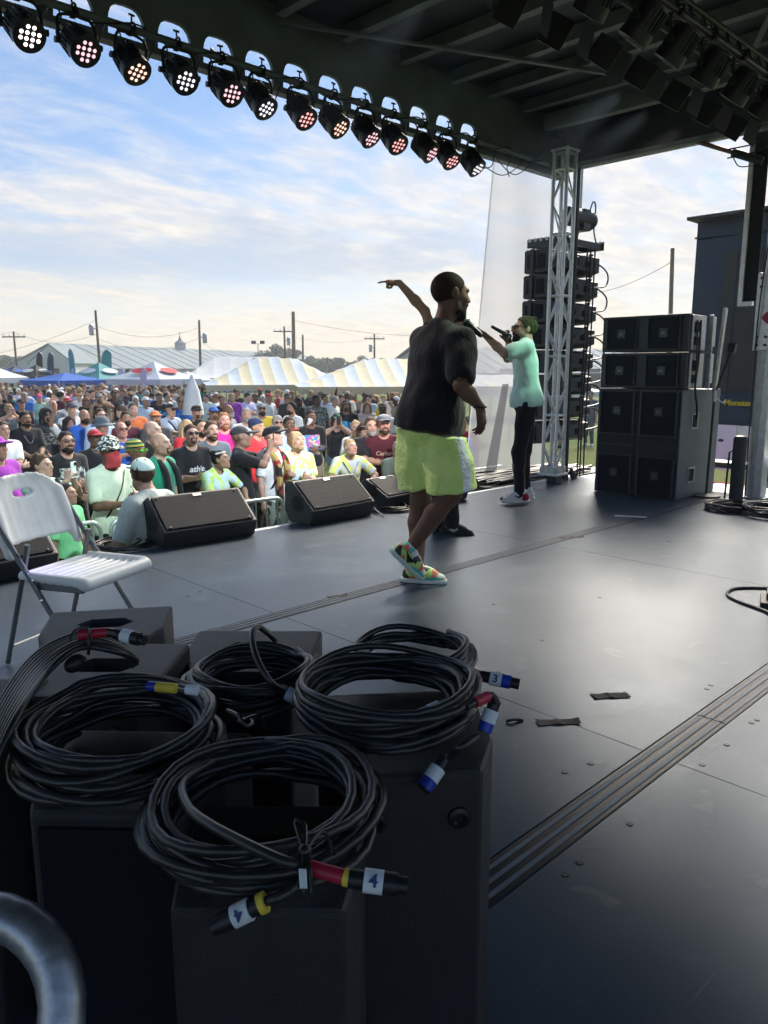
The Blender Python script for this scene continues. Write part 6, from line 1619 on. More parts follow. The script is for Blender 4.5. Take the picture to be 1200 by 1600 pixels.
for k in range(9):
    y = -.24 + k * .045; G.cone((-.205, y, .452 - .006 * math.sin(k / 8 * math.pi)), (.205, y, .452 - .006 * math.sin(k / 8 * math.pi)), .017, .017, .02)
for sx in (-1, 1): G.cone((sx * .215, -.22, .462), (sx * .215, .10, .462), .022, .020, .02)
G.cone((-.20, -.25, .445), (.20, -.25, .445), .027, .027, .03)
V, Q = G.surf(); add('seat', np_mesh('seat', V, Q), M['white_plastic'], fc)
G = SDF((-.34, .08, .46), (.34, .48, .98), .009)
for k in range(24):
    z = .590 + k * .0125; yb = .20 + (z - .58) * .36; cv = .03
    hwid = .205 if k < 15 else .205 * math.sqrt(max(.02, 1 - ((k - 14) / 10.5) ** 2))
    for (u0, u1) in ((-1, -.6), (-.6, -.2), (-.2, .2), (.2, .6), (.6, 1)):
        G.cone((u0 * hwid, yb + cv * (1 - u0 * u0), z), (u1 * hwid, yb + cv * (1 - u1 * u1), z), .012, .012, .012)
for sx in (-1, 1): G.cone((sx * .212, .175, .545), (sx * .200, .27, .79), .024, .022, .03)
G.ell((0, .31, .80), (.06, .12, .018), None, .006, 's')
V, Q = G.surf(); add('backrest', np_mesh('backrest', V, Q), M['white_plastic'], fc)

# ------------------------------------------------------------------ figures in the crowd
CROSS = dict(wL=(-.12, -.25, 1.13), wR=(.10, -.29, 1.16), eL=(1, -.1, -.3), eR=(-1, -.1, -.3), hdL=(-1, .25, .2), hdR=(1, .3, .1), hnL=(0, 1, 0), hnR=(0, 1, 0), thL=(0, 0, 1), thR=(0, 0, 1))
POSES = {
    'stand': dict(nod=-.08),
    'slim': dict(w=.9, wL=(.24, -.10, .82), nod=-.08, yaw=.15),
    'belly': dict(w=1.28, belly=.9, aw=1.05, wL=(.31, -.04, .80), wR=(-.31, -.04, .80), nod=-.1, shirt=dict(seed=3)),
    'clasp': dict(w=1.22, belly=.6, wL=(.07, -.33, 1.07), wR=(-.08, -.32, 1.07), hdL=(-1, -.5, -.1), hdR=(1, -.5, -.1), hkL='hold', hkR='hold', hnL=(0, 1, .3), hnR=(0, 1, .3), thL=(0, -.3, 1), thR=(0, -.3, 1), nod=-.05, shirt=dict(seed=4)),
    'clasp2': dict(w=1.02, wL=(.06, -.30, 1.02), wR=(-.10, -.28, 1.16), hdL=(-1, -.5, .1), hdR=(.8, -.5, .3), hkL='hold', hkR='hold', hnL=(0, 1, .3), hnR=(0, 1, .3), nod=-.12, yaw=-.2, shirt=dict(seed=5)),
    'woman': dict(fem=1, w=.88, sw=.88, wL=(.22, -.12, .86), nod=-.05, shirt=dict(seed=6, ease=.012)),
    'tank': dict(fem=1, w=1.0, sw=.9, wL=(.05, -.27, 1.53), wR=(-.06, -.27, 1.53), eL=(.8, -.2, -.6), eR=(-.8, -.2, -.6), hkL='grip', hkR='grip', hdL=(-.2, -.1, 1), hdR=(.2, -.1, 1), hnL=(-1, 0, 0), hnR=(1, 0, 0), shirt=dict(tank=True, ease=.010, seed=2), trousers=dict(leg=.42, flare=.01)),
    'armup': dict(fem=1, w=.92, sw=.9, wR=(-.27, -.12, 1.86), eR=(-1, .2, .1), hkR='open', hdR=(-.05, -.1, 1), hnR=(0, -1, 0), wL=(.16, -.30, 1.10), hkL='hold', nod=-.1, tilt=.1, shirt=dict(seed=8, ease=.014)),
    'film': dict(w=1.05, wL=(.04, -.34, 1.50), wR=(-.06, -.34, 1.50), eL=(.8, 0, -.8), eR=(-.8, 0, -.8), hkL='grip', hkR='grip', hdL=(-.3, -.1, 1), hdR=(.3, -.1, 1), hnL=(-1, 0, 0), hnR=(1, 0, 0), nod=-.05, shirt=dict(seed=9)),
    'crossed': dict(w=1.08, **CROSS, shirt=dict(seed=10)),
    'rail': dict(fem=.7, w=.98, lean=.22, wL=(.20, -.40, 1.10), wR=(-.14, -.42, 1.10), eL=(1, .1, -.2), eR=(-1, .1, -.2), hkL='relax', hdL=(-.6, -.7, 0), hdR=(.8, -.6, 0), hnL=(0, 0, -1), hnR=(0, 0, -1), nod=-.3, yaw=.3, shirt=dict(seed=11, ease=.018)),
    'strap': dict(w=1.0, wL=(.09, -.25, 1.17), hkL='fist', hdL=(-.9, -.1, .4), hnL=(0, 1, 0), wR=(-.30, -.08, .84), nod=-.22, yaw=.35, shirt=dict(seed=12)),
    'drink': dict(w=.95, wR=(-.12, -.22, 1.47), eR=(-1, -.2, -.4), hkR='grip', hdR=(.3, -.1, 1), hnR=(1, 0, 0), wL=(.05, -.30, 1.14), hkL='hold', hdL=(-1, -.3, 0), hnL=(0, 1, 0), nod=-.1, shirt=dict(sleeve=1.9, seed=13), trousers=dict(ease=.022)),
    'hoodie': dict(w=1.05, shirt=dict(sleeve=1.92, ease=.030, seed=14), wL=(.12, -.26, 1.0), wR=(-.12, -.26, 1.0), nod=-.05),
    'clap': dict(w=1.0, wL=(.06, -.36, 1.30), wR=(-.06, -.36, 1.30), eL=(1, .2, -.5), eR=(-1, .2, -.5), hkL='open', hkR='open', hdL=(-.25, -.5, .8), hdR=(.25, -.5, .8), hnL=(-1, 0, 0), hnR=(1, 0, 0), nod=-.1, shirt=dict(seed=15)),
    'face': dict(w=1.0, sw=1.02, wL=(.06, -.15, 1.50), eL=(.9, -.3, -.4), hkL='open', hdL=(-.4, .1, 1), hnL=(0, 1, 0), shirt=dict(tank=True, ease=.014, seed=16)),
    'reach': dict(w=1.12, belly=.3, lean=.10, wR=(-.24, -.36, 1.34), eR=(-.6, -.2, -1), hkR='point', hdR=(.1, -.2, 1), hnR=(.4, -1, 0), thR=(1, 0, .2), wL=(.25, -.30, 1.02), shirt=dict(seed=17, sleeve=.85, ease=.024), yaw=-.5),
    'turned': dict(w=1.0, yaw=1.1, tilt=.05, shirt=dict(seed=18)),
}
PROTO = {}
def proto(pose, res):
    key = (pose, res)
    if key not in PROTO: PROTO[key] = person_meshes(pose, POSES[pose], {'n': .0125, 'm': .021}[res])
    return PROTO[key]
HATS = ('cap', 'cap_flat', 'cap_back', 'beanie', 'bucket_hat', 'straw_hat', 'hood')
PEOPLE = []
def person(px, py, pose, H, skin, shirt, trousers, acc, label, shirtmat='cloth', stubble=0, look=(4.6, 3.4), turn=0, group='people in the crowd', res=None, trmat='cloth', hatmat=None, shoes='white'):
    s = H / 1.75; P0 = POSES[pose]; z = GROUND + 1.628 * s - .04 * abs(P0.get('lean', 0)) * s
    hp = at_z(px, py, z); D = (hp - _C).dot(_h)
    if res is None: res = 'n' if D < 13 else 'm'
    m = proto(pose, res)
    an = math.atan2(look[1] - hp.y, look[0] - hp.x) + R(90) + turn
    ho = Matrix.Rotation(an, 3, 'Z') @ Vector((m['head'][0][3], m['head'][1][3], 0)) * s
    t = thing('person', label, 'person', (hp.x - ho.x, hp.y - ho.y, GROUND), (0, 0, an), group); t.scale = (s, s, s)
    jit = random.Random(int(px * 7 + py * 13)); v = jit.uniform(.88, 1.12)
    b = add('body', m['body'], M['skin'], t, col=tuple(min(1, c * v) for c in TONES[skin])); b['stubble'] = float(stubble)
    sh = m['shirt']
    o = add('shirt', sh, M['cloth'], t, col=C[shirt] if isinstance(shirt, str) else shirt)
    if shirtmat != 'cloth': o.material_slots[0].link = 'OBJECT'; o.material_slots[0].material = M[shirtmat]
    o = add('trousers', m['trousers'], M['cloth'], t, col=C[trousers] if isinstance(trousers, str) else trousers)
    if trmat != 'cloth': o.material_slots[0].link = 'OBJECT'; o.material_slots[0].material = M[trmat]
    if 'shoeL' in m:
        for S in 'LR': add('shoe', m['shoe' + S], M['cloth'], t, col=C[shoes])
    for a in acc:
        nm, cl = (a, 'brown') if isinstance(a, str) else a
        cc_ = HAIRC[cl] if (cl in HAIRC and nm.startswith(('hair', 'beard', 'goatee'))) else (C[cl] if isinstance(cl, str) and cl in C else cl)
        mt_ = M['gloss_col'] if nm == 'sunglasses' else (M['hair'] if nm.startswith(('hair', 'beard', 'goatee')) else M['cloth'])
        o = add(nm, ACC[nm], mt_, t, col=cc_); o.matrix_local = m['head']
        if hatmat and nm in HATS: o.material_slots[0].link = 'OBJECT'; o.material_slots[0].material = M[hatmat]
    PEOPLE.append((px, hp, D, t, m, s))
    return t, m
SG = ('sunglasses', (.015, .015, .018))
def chest_print(t, m, txt, size, col, dz=0, dx=0, shear=0):
    """lettering wrapped on the shirt front"""
    sh = m['shirt']; bvh = BVHTree.FromPolygons([v.co for v in sh.vertices], [tuple(p.vertices) for p in sh.polygons])
    me = text_mesh(txt, size, 0, True, shear); J = m['J']
    for v in me.vertices:
        p = Vector(J['T'](v.co.x + dx, -.6, 1.26 + dz + v.co.y)); hit = bvh.ray_cast(p, Vector(J['Rt'] @ V3(0, 1, 0)))
        v.co = (hit[0] if hit[0] else p + Vector((0, .45, 0))) - Vector(J['Rt'] @ V3(0, .006, 0))
    return add('chest_lettering', me, M['cloth'], t, col=col)
def chest_panel(t, m, w, h, mat_, col, dz=0, dx=0):
    sh = m['shirt']; bvh = BVHTree.FromPolygons([v.co for v in sh.vertices], [tuple(p.vertices) for p in sh.polygons]); J = m['J']; n = 8; mb = MB()
    for j in range(n + 1):
        for i in range(n + 1):
            p = Vector(J['T']((i / n - .5) * w + dx, -.6, 1.24 + dz + (j / n - .5) * h)); hit = bvh.ray_cast(p, Vector(J['Rt'] @ V3(0, 1, 0)))
            mb.v.append((hit[0] if hit[0] else p + Vector((0, .45, 0))) - Vector(J['Rt'] @ V3(0, .005, 0)))
    mb.f = [(j * (n + 1) + i, j * (n + 1) + i + 1, (j + 1) * (n + 1) + i + 1, (j + 1) * (n + 1) + i) for j in range(n) for i in range(n)]
    return mb.build('chest_print', mat_, t, fix=False, smooth=True, angle=180, col=col)
def print_material(name, cols, scale):
    t = NT(name); c = t.coord('Object'); vo = t.n('ShaderNodeTexVoronoi'); vo.inputs['Scale'].default_value = scale; t.l(c, vo.inputs['Vector']); n = t.noise(c, scale * .8, 2)
    sp = t.n('ShaderNodeSeparateColor'); t.l(vo.outputs['Color'], sp.inputs[0])
    b = t.mix(t.mth('GREATER_THAN', sp.outputs[0], .5), cols[0], cols[1]); b = t.mix(t.mth('GREATER_THAN', sp.outputs[1], .66), b, cols[2]); t.set(Base_Color=b, Roughness=.8); return t.m
M['print_multi'] = print_material('multicolour_print', [(.5, .15, .55), (.1, .35, .7), (.75, .65, .25)], 22)
M['print_cyan'] = print_material('cyan_print', [(.02, .35, .65), (.10, .55, .85), (.02, .03, .05)], 20)
M['print_grey'] = print_material('grey_print', [(.45, .47, .45), (.03, .03, .03), (.25, .27, .26)], 40)
M['print_scarf'] = print_material('scarf_print', [(.02, .018, .018), (.35, .02, .02), (.45, .33, .10)], 16)
M['print_floral_hat'] = print_material('bandana_print', [(.02, .02, .02), (.6, .62, .6), (.03, .03, .03)], 60)

def strap(t, m, col=(.012, .012, .014), side=1, w=.035):
    """sling strap across the chest"""
    sh = m['shirt']; bvh = BVHTree.FromPolygons([v.co for v in sh.vertices], [tuple(p.vertices) for p in sh.polygons]); J = m['J']; mb = MB(); n = 14
    for i in range(n + 1):
        f_ = i / n; x = side * (.12 - .27 * f_); z = 1.44 - .42 * f_
        for e in (-1, 1):
            p = Vector(J['T'](x + e * w * .42, -.6, z + e * w * .27)); hit = bvh.ray_cast(p, Vector(J['Rt'] @ V3(0, 1, 0))); mb.v.append((hit[0] if hit[0] else p + Vector((0, .5, 0))) - Vector(J['Rt'] @ V3(0, .008, 0)))
    mb.f = [(2 * i, 2 * i + 1, 2 * i + 3, 2 * i + 2) for i in range(n)]
    mb.build('sling_strap', M['cloth'], t, fix=False, col=col)
def phone(t, m, label, col=(.02, .02, .025), off=(0, -.045, .10)):
    J = m['J']; s = t.scale[0]; c = (Vector(J['wL']) + Vector(J['wR'])) / 2 + Vector(off); A = Matrix.Translation(t.location) @ t.rotation_euler.to_matrix().to_4x4() @ Matrix.Scale(s, 4)
    ph = thing('phone', label, 'phone', A @ c, t.rotation_euler)
    MB().box((0, 0, 0), (.075, .010, .155)).build('case', M['gloss_col'], ph, bevel=.004, col=col); MB().box((.02, -.007, .055), (.028, .005, .032)).build('camera_bump', M['gloss_col'], ph, bevel=.002, col=(.01, .01, .01)); MB().box((0, .006, 0), (.068, .003, .145)).build('screen', M['gloss_col'], ph, col=(.10, .12, .15))

# --- front rows, one by one
t, m = person(40, 655, 'clasp', 1.80, 'olive', 'black', 'charcoal', [('hair_short', 'black'), ('beard_full', 'black')], 'bearded young man in a tight black tee and thin neck chain, hands clasped')
J = m['J']; MB().tube(spline([J['T'](.075, -.02, 1.46), J['T'](.065, -.125, 1.36), J['T'](0, -.155, 1.26), J['T'](-.065, -.125, 1.36), J['T'](-.075, -.02, 1.46)], 8), .005, 6).build('neck_chain', M['steel'], t, smooth=True)
t, m = person(73, 649, 'hoodie', 1.80, 'tan', 'charcoal', 'black', [('hair_long', 'black'), SG, ('goatee', 'black'), ('hood', (.02, .02, .022))], 'long-haired man in sunglasses wearing a dark hooded top with a pale chest print'); chest_panel(t, m, .26, .20, M['print_grey'], None)
person(109, 661, 'armup', 1.68, 'tan', 'white', 'denim', [('hair_long', 'black')], 'dark-haired smiling woman in white with her right arm raised high')
person(160, 667, 'stand', 1.78, 'fair', 'ltblue', 'khaki', [('bucket_hat', 'slate')], 'man in a grey bucket hat and pale blue shirt')
person(157, 650, 'stand', 1.82, 'fair', 'ltblue', 'navy', [('hair_short', 'brown'), SG], 'man in dark sunglasses and pale blue shirt behind the bucket hat', turn=.2)
person(132, 651, 'belly', 1.80, 'tan', 'blue', 'khaki', [('beard_full', 'black')], 'bald bearded man in a bright blue polo', stubble=.6)
person(112, 640, 'stand', 1.83, 'fair', 'white', 'denim', [('cap', 'navy'), ('hair_short', 'brown')], 'man in a navy baseball cap and white shirt behind the woman with raised arm')
person(106, 630, 'slim', 1.82, 'tan', 'white', 'navy', [('cap', 'red'), SG], 'man in a bright red cap and white tee behind the navy cap')
t, m = person(104, 691, 'clasp2', 1.77, 'tan', 'black', 'black', [('hair_short', 'black'), ('beard_full', 'black'), ('sunglasses', (.08, .05, .04))], 'dark-haired bearded man in sunglasses and black jersey holding a white tray', stubble=.5); chest_panel(t, m, .30, .18, M['print_grey'], None, .02)
tr_ = at_z(122, 723, -.05); tg = thing('food_tray', 'white foam food tray held by the man in the black jersey', 'tray', tr_, (R(20), 0, R(60))); MB().box((0, 0, 0), (.22, .17, .05)).build('tray', M['white_plastic'], tg, bevel=.015); MB().box((0, .09, .06), (.22, .02, .15), (R(-25), 0, 0)).build('lid', M['white_plastic'], tg, bevel=.008)
person(149, 686, 'belly', 1.70, 'brown', 'black', 'black', [('cap', 'red'), ('hair_short', 'black')], 'heavy man in black tee and red cap behind the masked person')
t, m = person(171, 705, 'clasp2', 1.80, 'brown', (.62, .70, .55), 'black', [('bucket_hat', 'white'), ('face_cover', (.45, .05, .06)), ('sunglasses', (.02, .02, .02))], 'person in a patterned bucket hat, red face covering and pale tee with sling strap', hatmat='print_floral_hat'); strap(t, m)
t, m = person(214, 706, 'slim', 1.72, 'brown', 'black', 'black', [('beanie', 'yellow'), ('sunglasses', (.10, .35, .02))], 'person in a striped knit cap and green mirrored sunglasses', hatmat='rasta')
t, m = person(251, 694, 'stand', 1.80, 'fair', 'green', 'charcoal', [('goatee', 'brown')], 'shaven-headed man with moustache in a green tee and dark open vest', stubble=.3, turn=.35)
for sg in (-1, 1):
    J = m['J']; pts = [J['T'](sg * .075, -.03, 1.455), J['T'](sg * .095, -.125, 1.36), J['T'](sg * .10, -.160, 1.20), J['T'](sg * .11, -.175, 1.0)]
    mb = MB(); mb.tube(spline(pts, 6), .036, 8); mb.build('vest_panel', M['cloth'], t, smooth=True, col=(.02, .022, .026))
person(239, 674, 'belly', 1.84, 'pale', 'black', 'charcoal', [('beard_full', 'red')], 'large bald red-bearded man in a black tee looking down', stubble=.4, turn=.4)
person(190, 672, 'clap', 1.72, 'ruddy', 'blue', 'khaki', [('sunglasses', (.05, .02, .02))], 'bald pink-faced man in sunglasses and blue shirt clapping his hands')
person(208, 640, 'belly', 1.84, 'fair', 'orange', 'denim', [('hair_buzz', 'brown')], 'big man in a bright orange tee', stubble=.3)
person(197, 654, 'stand', 1.76, 'tan', 'maroon', 'navy', [('hair_short', 'black'), ('beard_full', 'black')], 'dark-bearded man in a maroon tee before the orange tee')
t, m = person(249, 622, 'stand', 1.86, 'tan', 'black', 'black', [('cap_back', 'black')], 'man in black cap and black tee with a big cyan chest print'); chest_panel(t, m, .32, .28, M['print_cyan'], None, -.05)
t, m = person(267, 641, 'crossed', 1.80, 'fair', 'ltblue', 'ltblue', [('cap', 'black'), SG], 'man in pale blue tee with crossed arms and black cap', turn=.5); strap(t, m, side=-1)
person(282, 628, 'stand', 1.82, 'tan', 'blue', 'blue', [('hair_short', 'brown'), SG], 'man in sunglasses and a loud blue patterned shirt', 'hawaii')
person(228, 628, 'slim', 1.78, 'tan', 'ltblue', 'denim', [('cap', 'white')], 'man in a white cap and pale blue tee looking sideways', turn=.5)
person(219, 610, 'belly', 1.84, 'fair', 'teal', 'charcoal', [('hair_short', 'brown'), ('beard_full', 'brown')], 'big man in a teal green tee beside the barrier')
person(194, 613, 'woman', 1.70, 'fair', (.10, .26, .22), (.10, .26, .22), [('hair_long', 'blond')], 'blond woman in a long teal dress standing at the far barrier')
person(243, 654, 'stand', 1.78, 'tan', 'charcoal', 'black', [('cap', 'orange'), ('beard_full', 'brown')], 'man in an orange cap half hidden behind the big bald man')
t, m = person(299, 679, 'clasp2', 1.82, 'fair', 'black', 'charcoal', [('hair_buzz', 'brown'), SG, ('goatee', 'brown')], 'grinning man in dark sunglasses and black tee with white script print', stubble=.4); chest_print(t, m, 'athie', .095, (.62, .66, .68), -.02, 0, .2)
person(314, 668, 'slim', 1.78, 'tan', 'charcoal', 'black', [('hair_short', 'black'), ('beard_full', 'black')], 'dark-bearded man squeezed behind the grinning man in sunglasses')
person(292, 668, 'woman', 1.70, 'fair', 'red', 'denim', [('hair_long', 'blond')], 'long-haired blond person in a red top left of the grinning man', turn=.3)
person(307, 645, 'stand', 1.80, 'tan', 'black', 'denim', [('cap_flat', 'black'), ('goatee', 'black')], 'young man in a flat black cap beside the folded umbrella')
person(331, 673, 'stand', 1.80, 'fair', 'slate', 'denim', [('hair_short', 'brown'), ('beard_full', 'brown')], 'brown-bearded man in a dark grey tee')
person(350, 658, 'belly', 1.84, 'ruddy', 'pink', 'khaki', [('hair_short', 'red'), ('beard_full', 'red')], 'red-bearded man in a hot pink tee')
person(334, 646, 'stand', 1.78, 'tan', 'black', 'black', [('cap', 'blue'), SG, ('goatee', 'brown')], 'man in a blue cap, sunglasses and black tee')
person(362, 621, 'belly', 1.82, 'fair', 'purple', 'denim', [('hair_short', 'blond')], 'man in a bright purple tee')
person(339, 613, 'woman', 1.72, 'fair', 'yellow', 'denim', [('hair_fluffy', 'blond'), SG], 'blond person in a bright yellow top')
person(347, 626, 'stand', 1.80, 'tan', 'black', 'black', [('hair_short', 'brown')], 'man in a black tee with a small red print beside the purple tee')
t, m = person(345, 717, 'rail', 1.58, 'olive', 'lime', 'denim', [('hair_bun', 'black')], 'young woman in a lime tie-dye tee leaning on the barrier, flower headband', 'tiedye', look=(6.0, 3.0))
fl = MB()
for k in range(9):
    a = R(-80 + k * 20); fl.ell((.092 * math.sin(a), -.075 * math.cos(a) + .01, .085), (.018, .018, .012), 7, 4)
o = fl.build('flower_band', M['cloth'], t, smooth=True, angle=180, col=(.75, .74, .66)); o.matrix_local = m['head']
t, m = person(377, 683, 'film', 1.80, 'tan', 'black', 'charcoal', [('cap', 'charcoal')], 'man in a charcoal cap and black tee filming with raised hands', look=(9, 5)); phone(t, m, 'dark phone held up by the man in the charcoal cap', (.35, .05, .07))
person(402, 668, 'stand', 1.78, 'tan', 'red', 'black', [('beanie', 'navy')], 'person in a dark knit cap and red top behind the filming man', turn=.6)
person(409, 640, 'belly', 1.80, 'tan', 'yellow', 'denim', [('cap', 'grey'), ('beard_full', 'black'), SG], 'man in glasses and a golden yellow printed tee')
person(385, 649, 'belly', 1.80, 'fair', 'white', 'denim', [('hair_short', 'grey'), ('beard_full', 'grey')], 'grey-bearded man in a white tee wreathed in pale smoke')
person(357, 642, 'stand', 1.82, 'brown', 'grey', 'black', [('beard_full', 'grey')], 'bald dark-skinned man in a grey tee looking right', turn=.8)
t, m = person(427, 683, 'strap', 1.77, 'fair', 'white', 'sage', [('cap_flat', 'black')], 'tall man in a black flat-brimmed cap, patterned shirt and long printed scarf', 'floral', look=(7.0, 2.6), trmat='camo'); strap(t, m, side=1, w=.045)
J = m['J']
for sg in (-1, 1):
    pts = [J['T'](sg * .05, .07, 1.47), J['T'](sg * .09, .0, 1.465), J['T'](sg * .085, -.12, 1.37), J['T'](sg * .085, -.165, 1.20), J['T'](sg * .09, -.18, .95), J['T'](sg * .095, -.18, .80)]
    MB().tube(spline(pts, 6), .042, 8).build('scarf', M['print_scarf'], t, smooth=True)
MB().box(J['T'](.12, -.20, 1.0), (.17, .07, .20)).build('shoulder_bag', M['cloth'], t, bevel=.02, col=(.02, .02, .024))
o = MB().ell((0, -.098, .095), (.026, .008, .018), 10, 6).build('cap_patch', M['cloth'], t, col=(.6, .10, .03)); o.matrix_local = m['head']
t, m = person(463, 690, 'strap', 1.69, 'fair', 'white', 'denim', [('hair_fluffy', 'blond'), ('beard_full', 'blond')], 'blond bearded man in a splattered tie-dye tee near the middle monitor', 'tiedye')
person(456, 676, 'slim', 1.62, 'tan', 'yellow', 'black', [('cap', 'red')], 'person in a red cap and golden vest behind the blond man')
person(452, 664, 'slim', 1.76, 'brown', 'ltblue', 'black', [('hair_short', 'black')], 'dark-skinned young man in pale blue right of the black flat cap')
person(434, 661, 'woman', 1.70, 'fair', 'ltblue', 'denim', [('hair_fluffy', 'grey'), SG], 'short grey-haired woman in sunglasses and pale blue top')
t, m = person(486, 652, 'drink', 1.80, 'brown', 'black', 'khaki', [('hair_buzz', 'black')], 'young man in a black sweatshirt with colourful square print, drinking'); chest_panel(t, m, .25, .32, M['print_multi'], None, -.05)
J = m['J']; A = Matrix.Translation(t.location) @ t.rotation_euler.to_matrix().to_4x4() @ Matrix.Scale(t.scale[0], 4); cu_ = thing('cup', 'clear plastic cup raised by the young man in black sweatshirt', 'cup', A @ (Vector(J['wR']) + Vector((.04, -.05, .09))), (R(35), 0, 0)); MB().lathe([(.026, -.05), (.038, .06), (.036, .06), (.024, -.045)], n=14).build('tumbler', M['tape_white'], cu_, smooth=True)
t, m = person(526, 656, 'tank', 1.66, 'fair', 'black', 'denim', [('cap', 'green'), ('hair_long', 'brown')], 'woman in a green cap, black tank top and denim shorts filming'); phone(t, m, 'black phone held upright by the woman in the green cap')
t, m = person(548, 698, 'rail', 1.60, 'pale', (.80, .72, .25), 'denim', [('hair_bun', 'blond')], 'blond woman in a yellow tie-dye tee with a lanyard leaning on the barrier', 'tiedye'); strap(t, m, (.03, .05, .2), 1, .014); strap(t, m, (.03, .05, .2), -1, .014)
person(580, 666, 'crossed', 1.82, 'fair', 'black', 'charcoal', [('hair_short', 'brown'), ('beard_full', 'grey')], 'grey-bearded man in a plain black long tee')
t, m = person(600, 664, 'belly', 1.84, 'ruddy', 'maroon', 'charcoal', [('cap_flat', 'grey'), ('beard_full', 'brown')], 'bearded man in a pale flat cap and maroon tee with script lettering'); chest_print(t, m, 'Carhartt', .075, (.62, .42, .34), .01, 0, .25); chest_panel(t, m, .26, .010, M['cloth'], (.5, .34, .28), -.05); chest_panel(t, m, .22, .008, M['cloth'], (.5, .34, .28), -.075)
person(622, 702, 'clasp', 1.52, 'fair', 'sage', 'grey', [('hair_short', 'grey')], 'man in a grey-green tee at the barrier, half hidden by the neon shorts man')
person(556, 669, 'woman', 1.68, 'fair', 'white', 'denim', [('hair_bun', 'blond')], 'young woman in a white tee with her hair up')
person(569, 672, 'woman', 1.68, 'fair', 'lime', 'denim', [('cap', 'black'), ('hair_long', 'brown')], 'woman in a black cap and lime top left of the grey-bearded man')
t, m = person(541, 634, 'hoodie', 1.82, 'tan', 'black', 'black', [('cap', 'navy'), ('hair_long', 'brown'), ('beard_full', 'brown')], 'long-haired man in a navy cap and black tee with a blue print'); chest_panel(t, m, .18, .24, M['print_cyan'], None, -.04)
person(495, 625, 'turned', 1.86, 'dark', 'slate', 'black', [('cap_back', 'black')], 'tall dark-skinned man in a camouflage shirt', 'camo')
person(508, 622, 'turned', 1.80, 'tan', 'ltblue', 'black', [('hair_short', 'black')], 'man in a pale blue tee and black trousers seen sideways')
t, m = person(455, 638, 'stand', 1.82, 'tan', 'white', 'denim', [('hair_short', 'black'), ('beard_full', 'black')], 'black-bearded man in a white tee with blue words, looking left', turn=-1.0); chest_print(t, m, 'ARKANSAS', .05, (.08, .25, .6), .04)
person(421, 622, 'slim', 1.80, 'tan', 'white', 'denim', [('cap', 'red')], 'man in a red cap and white tee right of the smoke', turn=.7)
person(449, 622, 'turned', 1.86, 'tan', 'black', 'black', [('cap_back', 'charcoal')], 'broad man in a black tee with his back turned', turn=2.2)
person(467, 627, 'woman', 1.74, 'tan', 'black', 'black', [('hair_long', 'black')], 'woman with long black hair in a black dress', turn=2.4)
person(523, 626, 'slim', 1.80, 'fair', 'white', 'navy', [('hair_buzz', 'grey')], 'bald man in a white shirt looking sideways', turn=1.0)
person(574, 636, 'woman', 1.70, 'pale', (.70, .52, .45), 'denim', [('hair_long', 'red')], 'red-haired woman in a pale pink strapless top')
person(598, 640, 'stand', 1.80, 'dark', 'white', 'black', [('cap', 'black'), ('beard_full', 'black'), SG], 'dark-skinned bearded man in a black cap and white shirt')
t, m = person(66, 728, 'film', 1.66, 'fair', 'mint', 'denim', [('hair_short', 'brown')], 'person in a mint top holding a white phone, behind the chair back', look=(5, 4)); phone(t, m, 'white phone held up beside the chair back', (.72, .74, .72))
person(4, 672, 'crossed', 1.78, 'fair', 'white', 'denim', [('hair_short', 'brown')], 'person in a white shirt cut by the left picture edge')
person(-4, 700, 'belly', 1.78, 'tan', 'purple', 'maroon', [('cap', 'purple')], 'person in a dark purple shirt at the left picture edge')
person(4, 772, 'clasp', 1.48, 'tan', 'black', 'black', [('hair_short', 'black')], 'person in black camouflage top low behind the left monitor', 'camo')
person(104, 772, 'slim', 1.46, 'tan', (.25, .80, .35), 'black', [('hair_short', 'black')], 'child in a neon green tee behind the folding chair')
t, m = person(222, 741, 'reach', 1.78, 'fair', (.62, .70, .68), 'grey', [('cap', (.55, .72, .66)), ('hair_short', 'brown'), ('beard_full', 'brown')], 'security man in a mint trucker cap and white polo before the barrier, back turned', look=(1.4, 9.2))
t, m = person(135, 627, 'woman', 1.72, 'tan', 'black', 'black', [('hair_long', 'red'), SG], 'red-haired woman in sunglasses and black top')
t, m = person(155, 622, 'face', 1.84, 'tan', 'black', 'black', [('hair_short', 'brown'), ('cap', 'grey'), ('beard_full', 'brown')], 'man in a black tank top and cap with a hand to his face')
person(14, 640, 'tank', 1.70, 'fair', 'slate', 'denim', [('hair_fluffy', 'blond')], 'blond woman in a grey tank top with both hands raised at the left')
person(33, 632, 'slim', 1.78, 'tan', 'black', 'black', [('cap', 'black')], 'person in a black cap behind the man with the neck chain')
person(83, 634, 'belly', 1.80, 'ruddy', 'slate', 'denim', [], 'bald smiling man in a dark blue tee behind the hooded man')
person(61, 622, 'woman', 1.74, 'fair', 'mint', 'denim', [('hair_short', 'brown'), ('cap', 'pink')], 'person in a bright pink cap and mint top')
person(87, 610, 'stand', 1.84, 'brown', 'cream', 'khaki', [('bucket_hat', 'khaki')], 'man in a brim hat and cream shirt with a strap', turn=.1)
person(39, 613, 'belly', 1.80, 'pale', 'white', 'khaki', [('hair_short', 'blond')], 'man in a white tee with his back turned at left', turn=2.6)
person(116, 612, 'slim', 1.84, 'tan', 'ltblue', 'denim', [('hair_short', 'black')], 'tall man in a pale blue tee left of the red-haired woman')
person(261, 620, 'stand', 1.80, 'tan', 'white', 'denim', [('hair_short', 'black')], 'man in a white tee behind the crossed-arms man', turn=.8)
person(316, 610, 'woman', 1.70, 'fair', 'black', 'black', [('hair_short', 'blond')], 'blond woman in a black sleeveless top right of the folded umbrella')
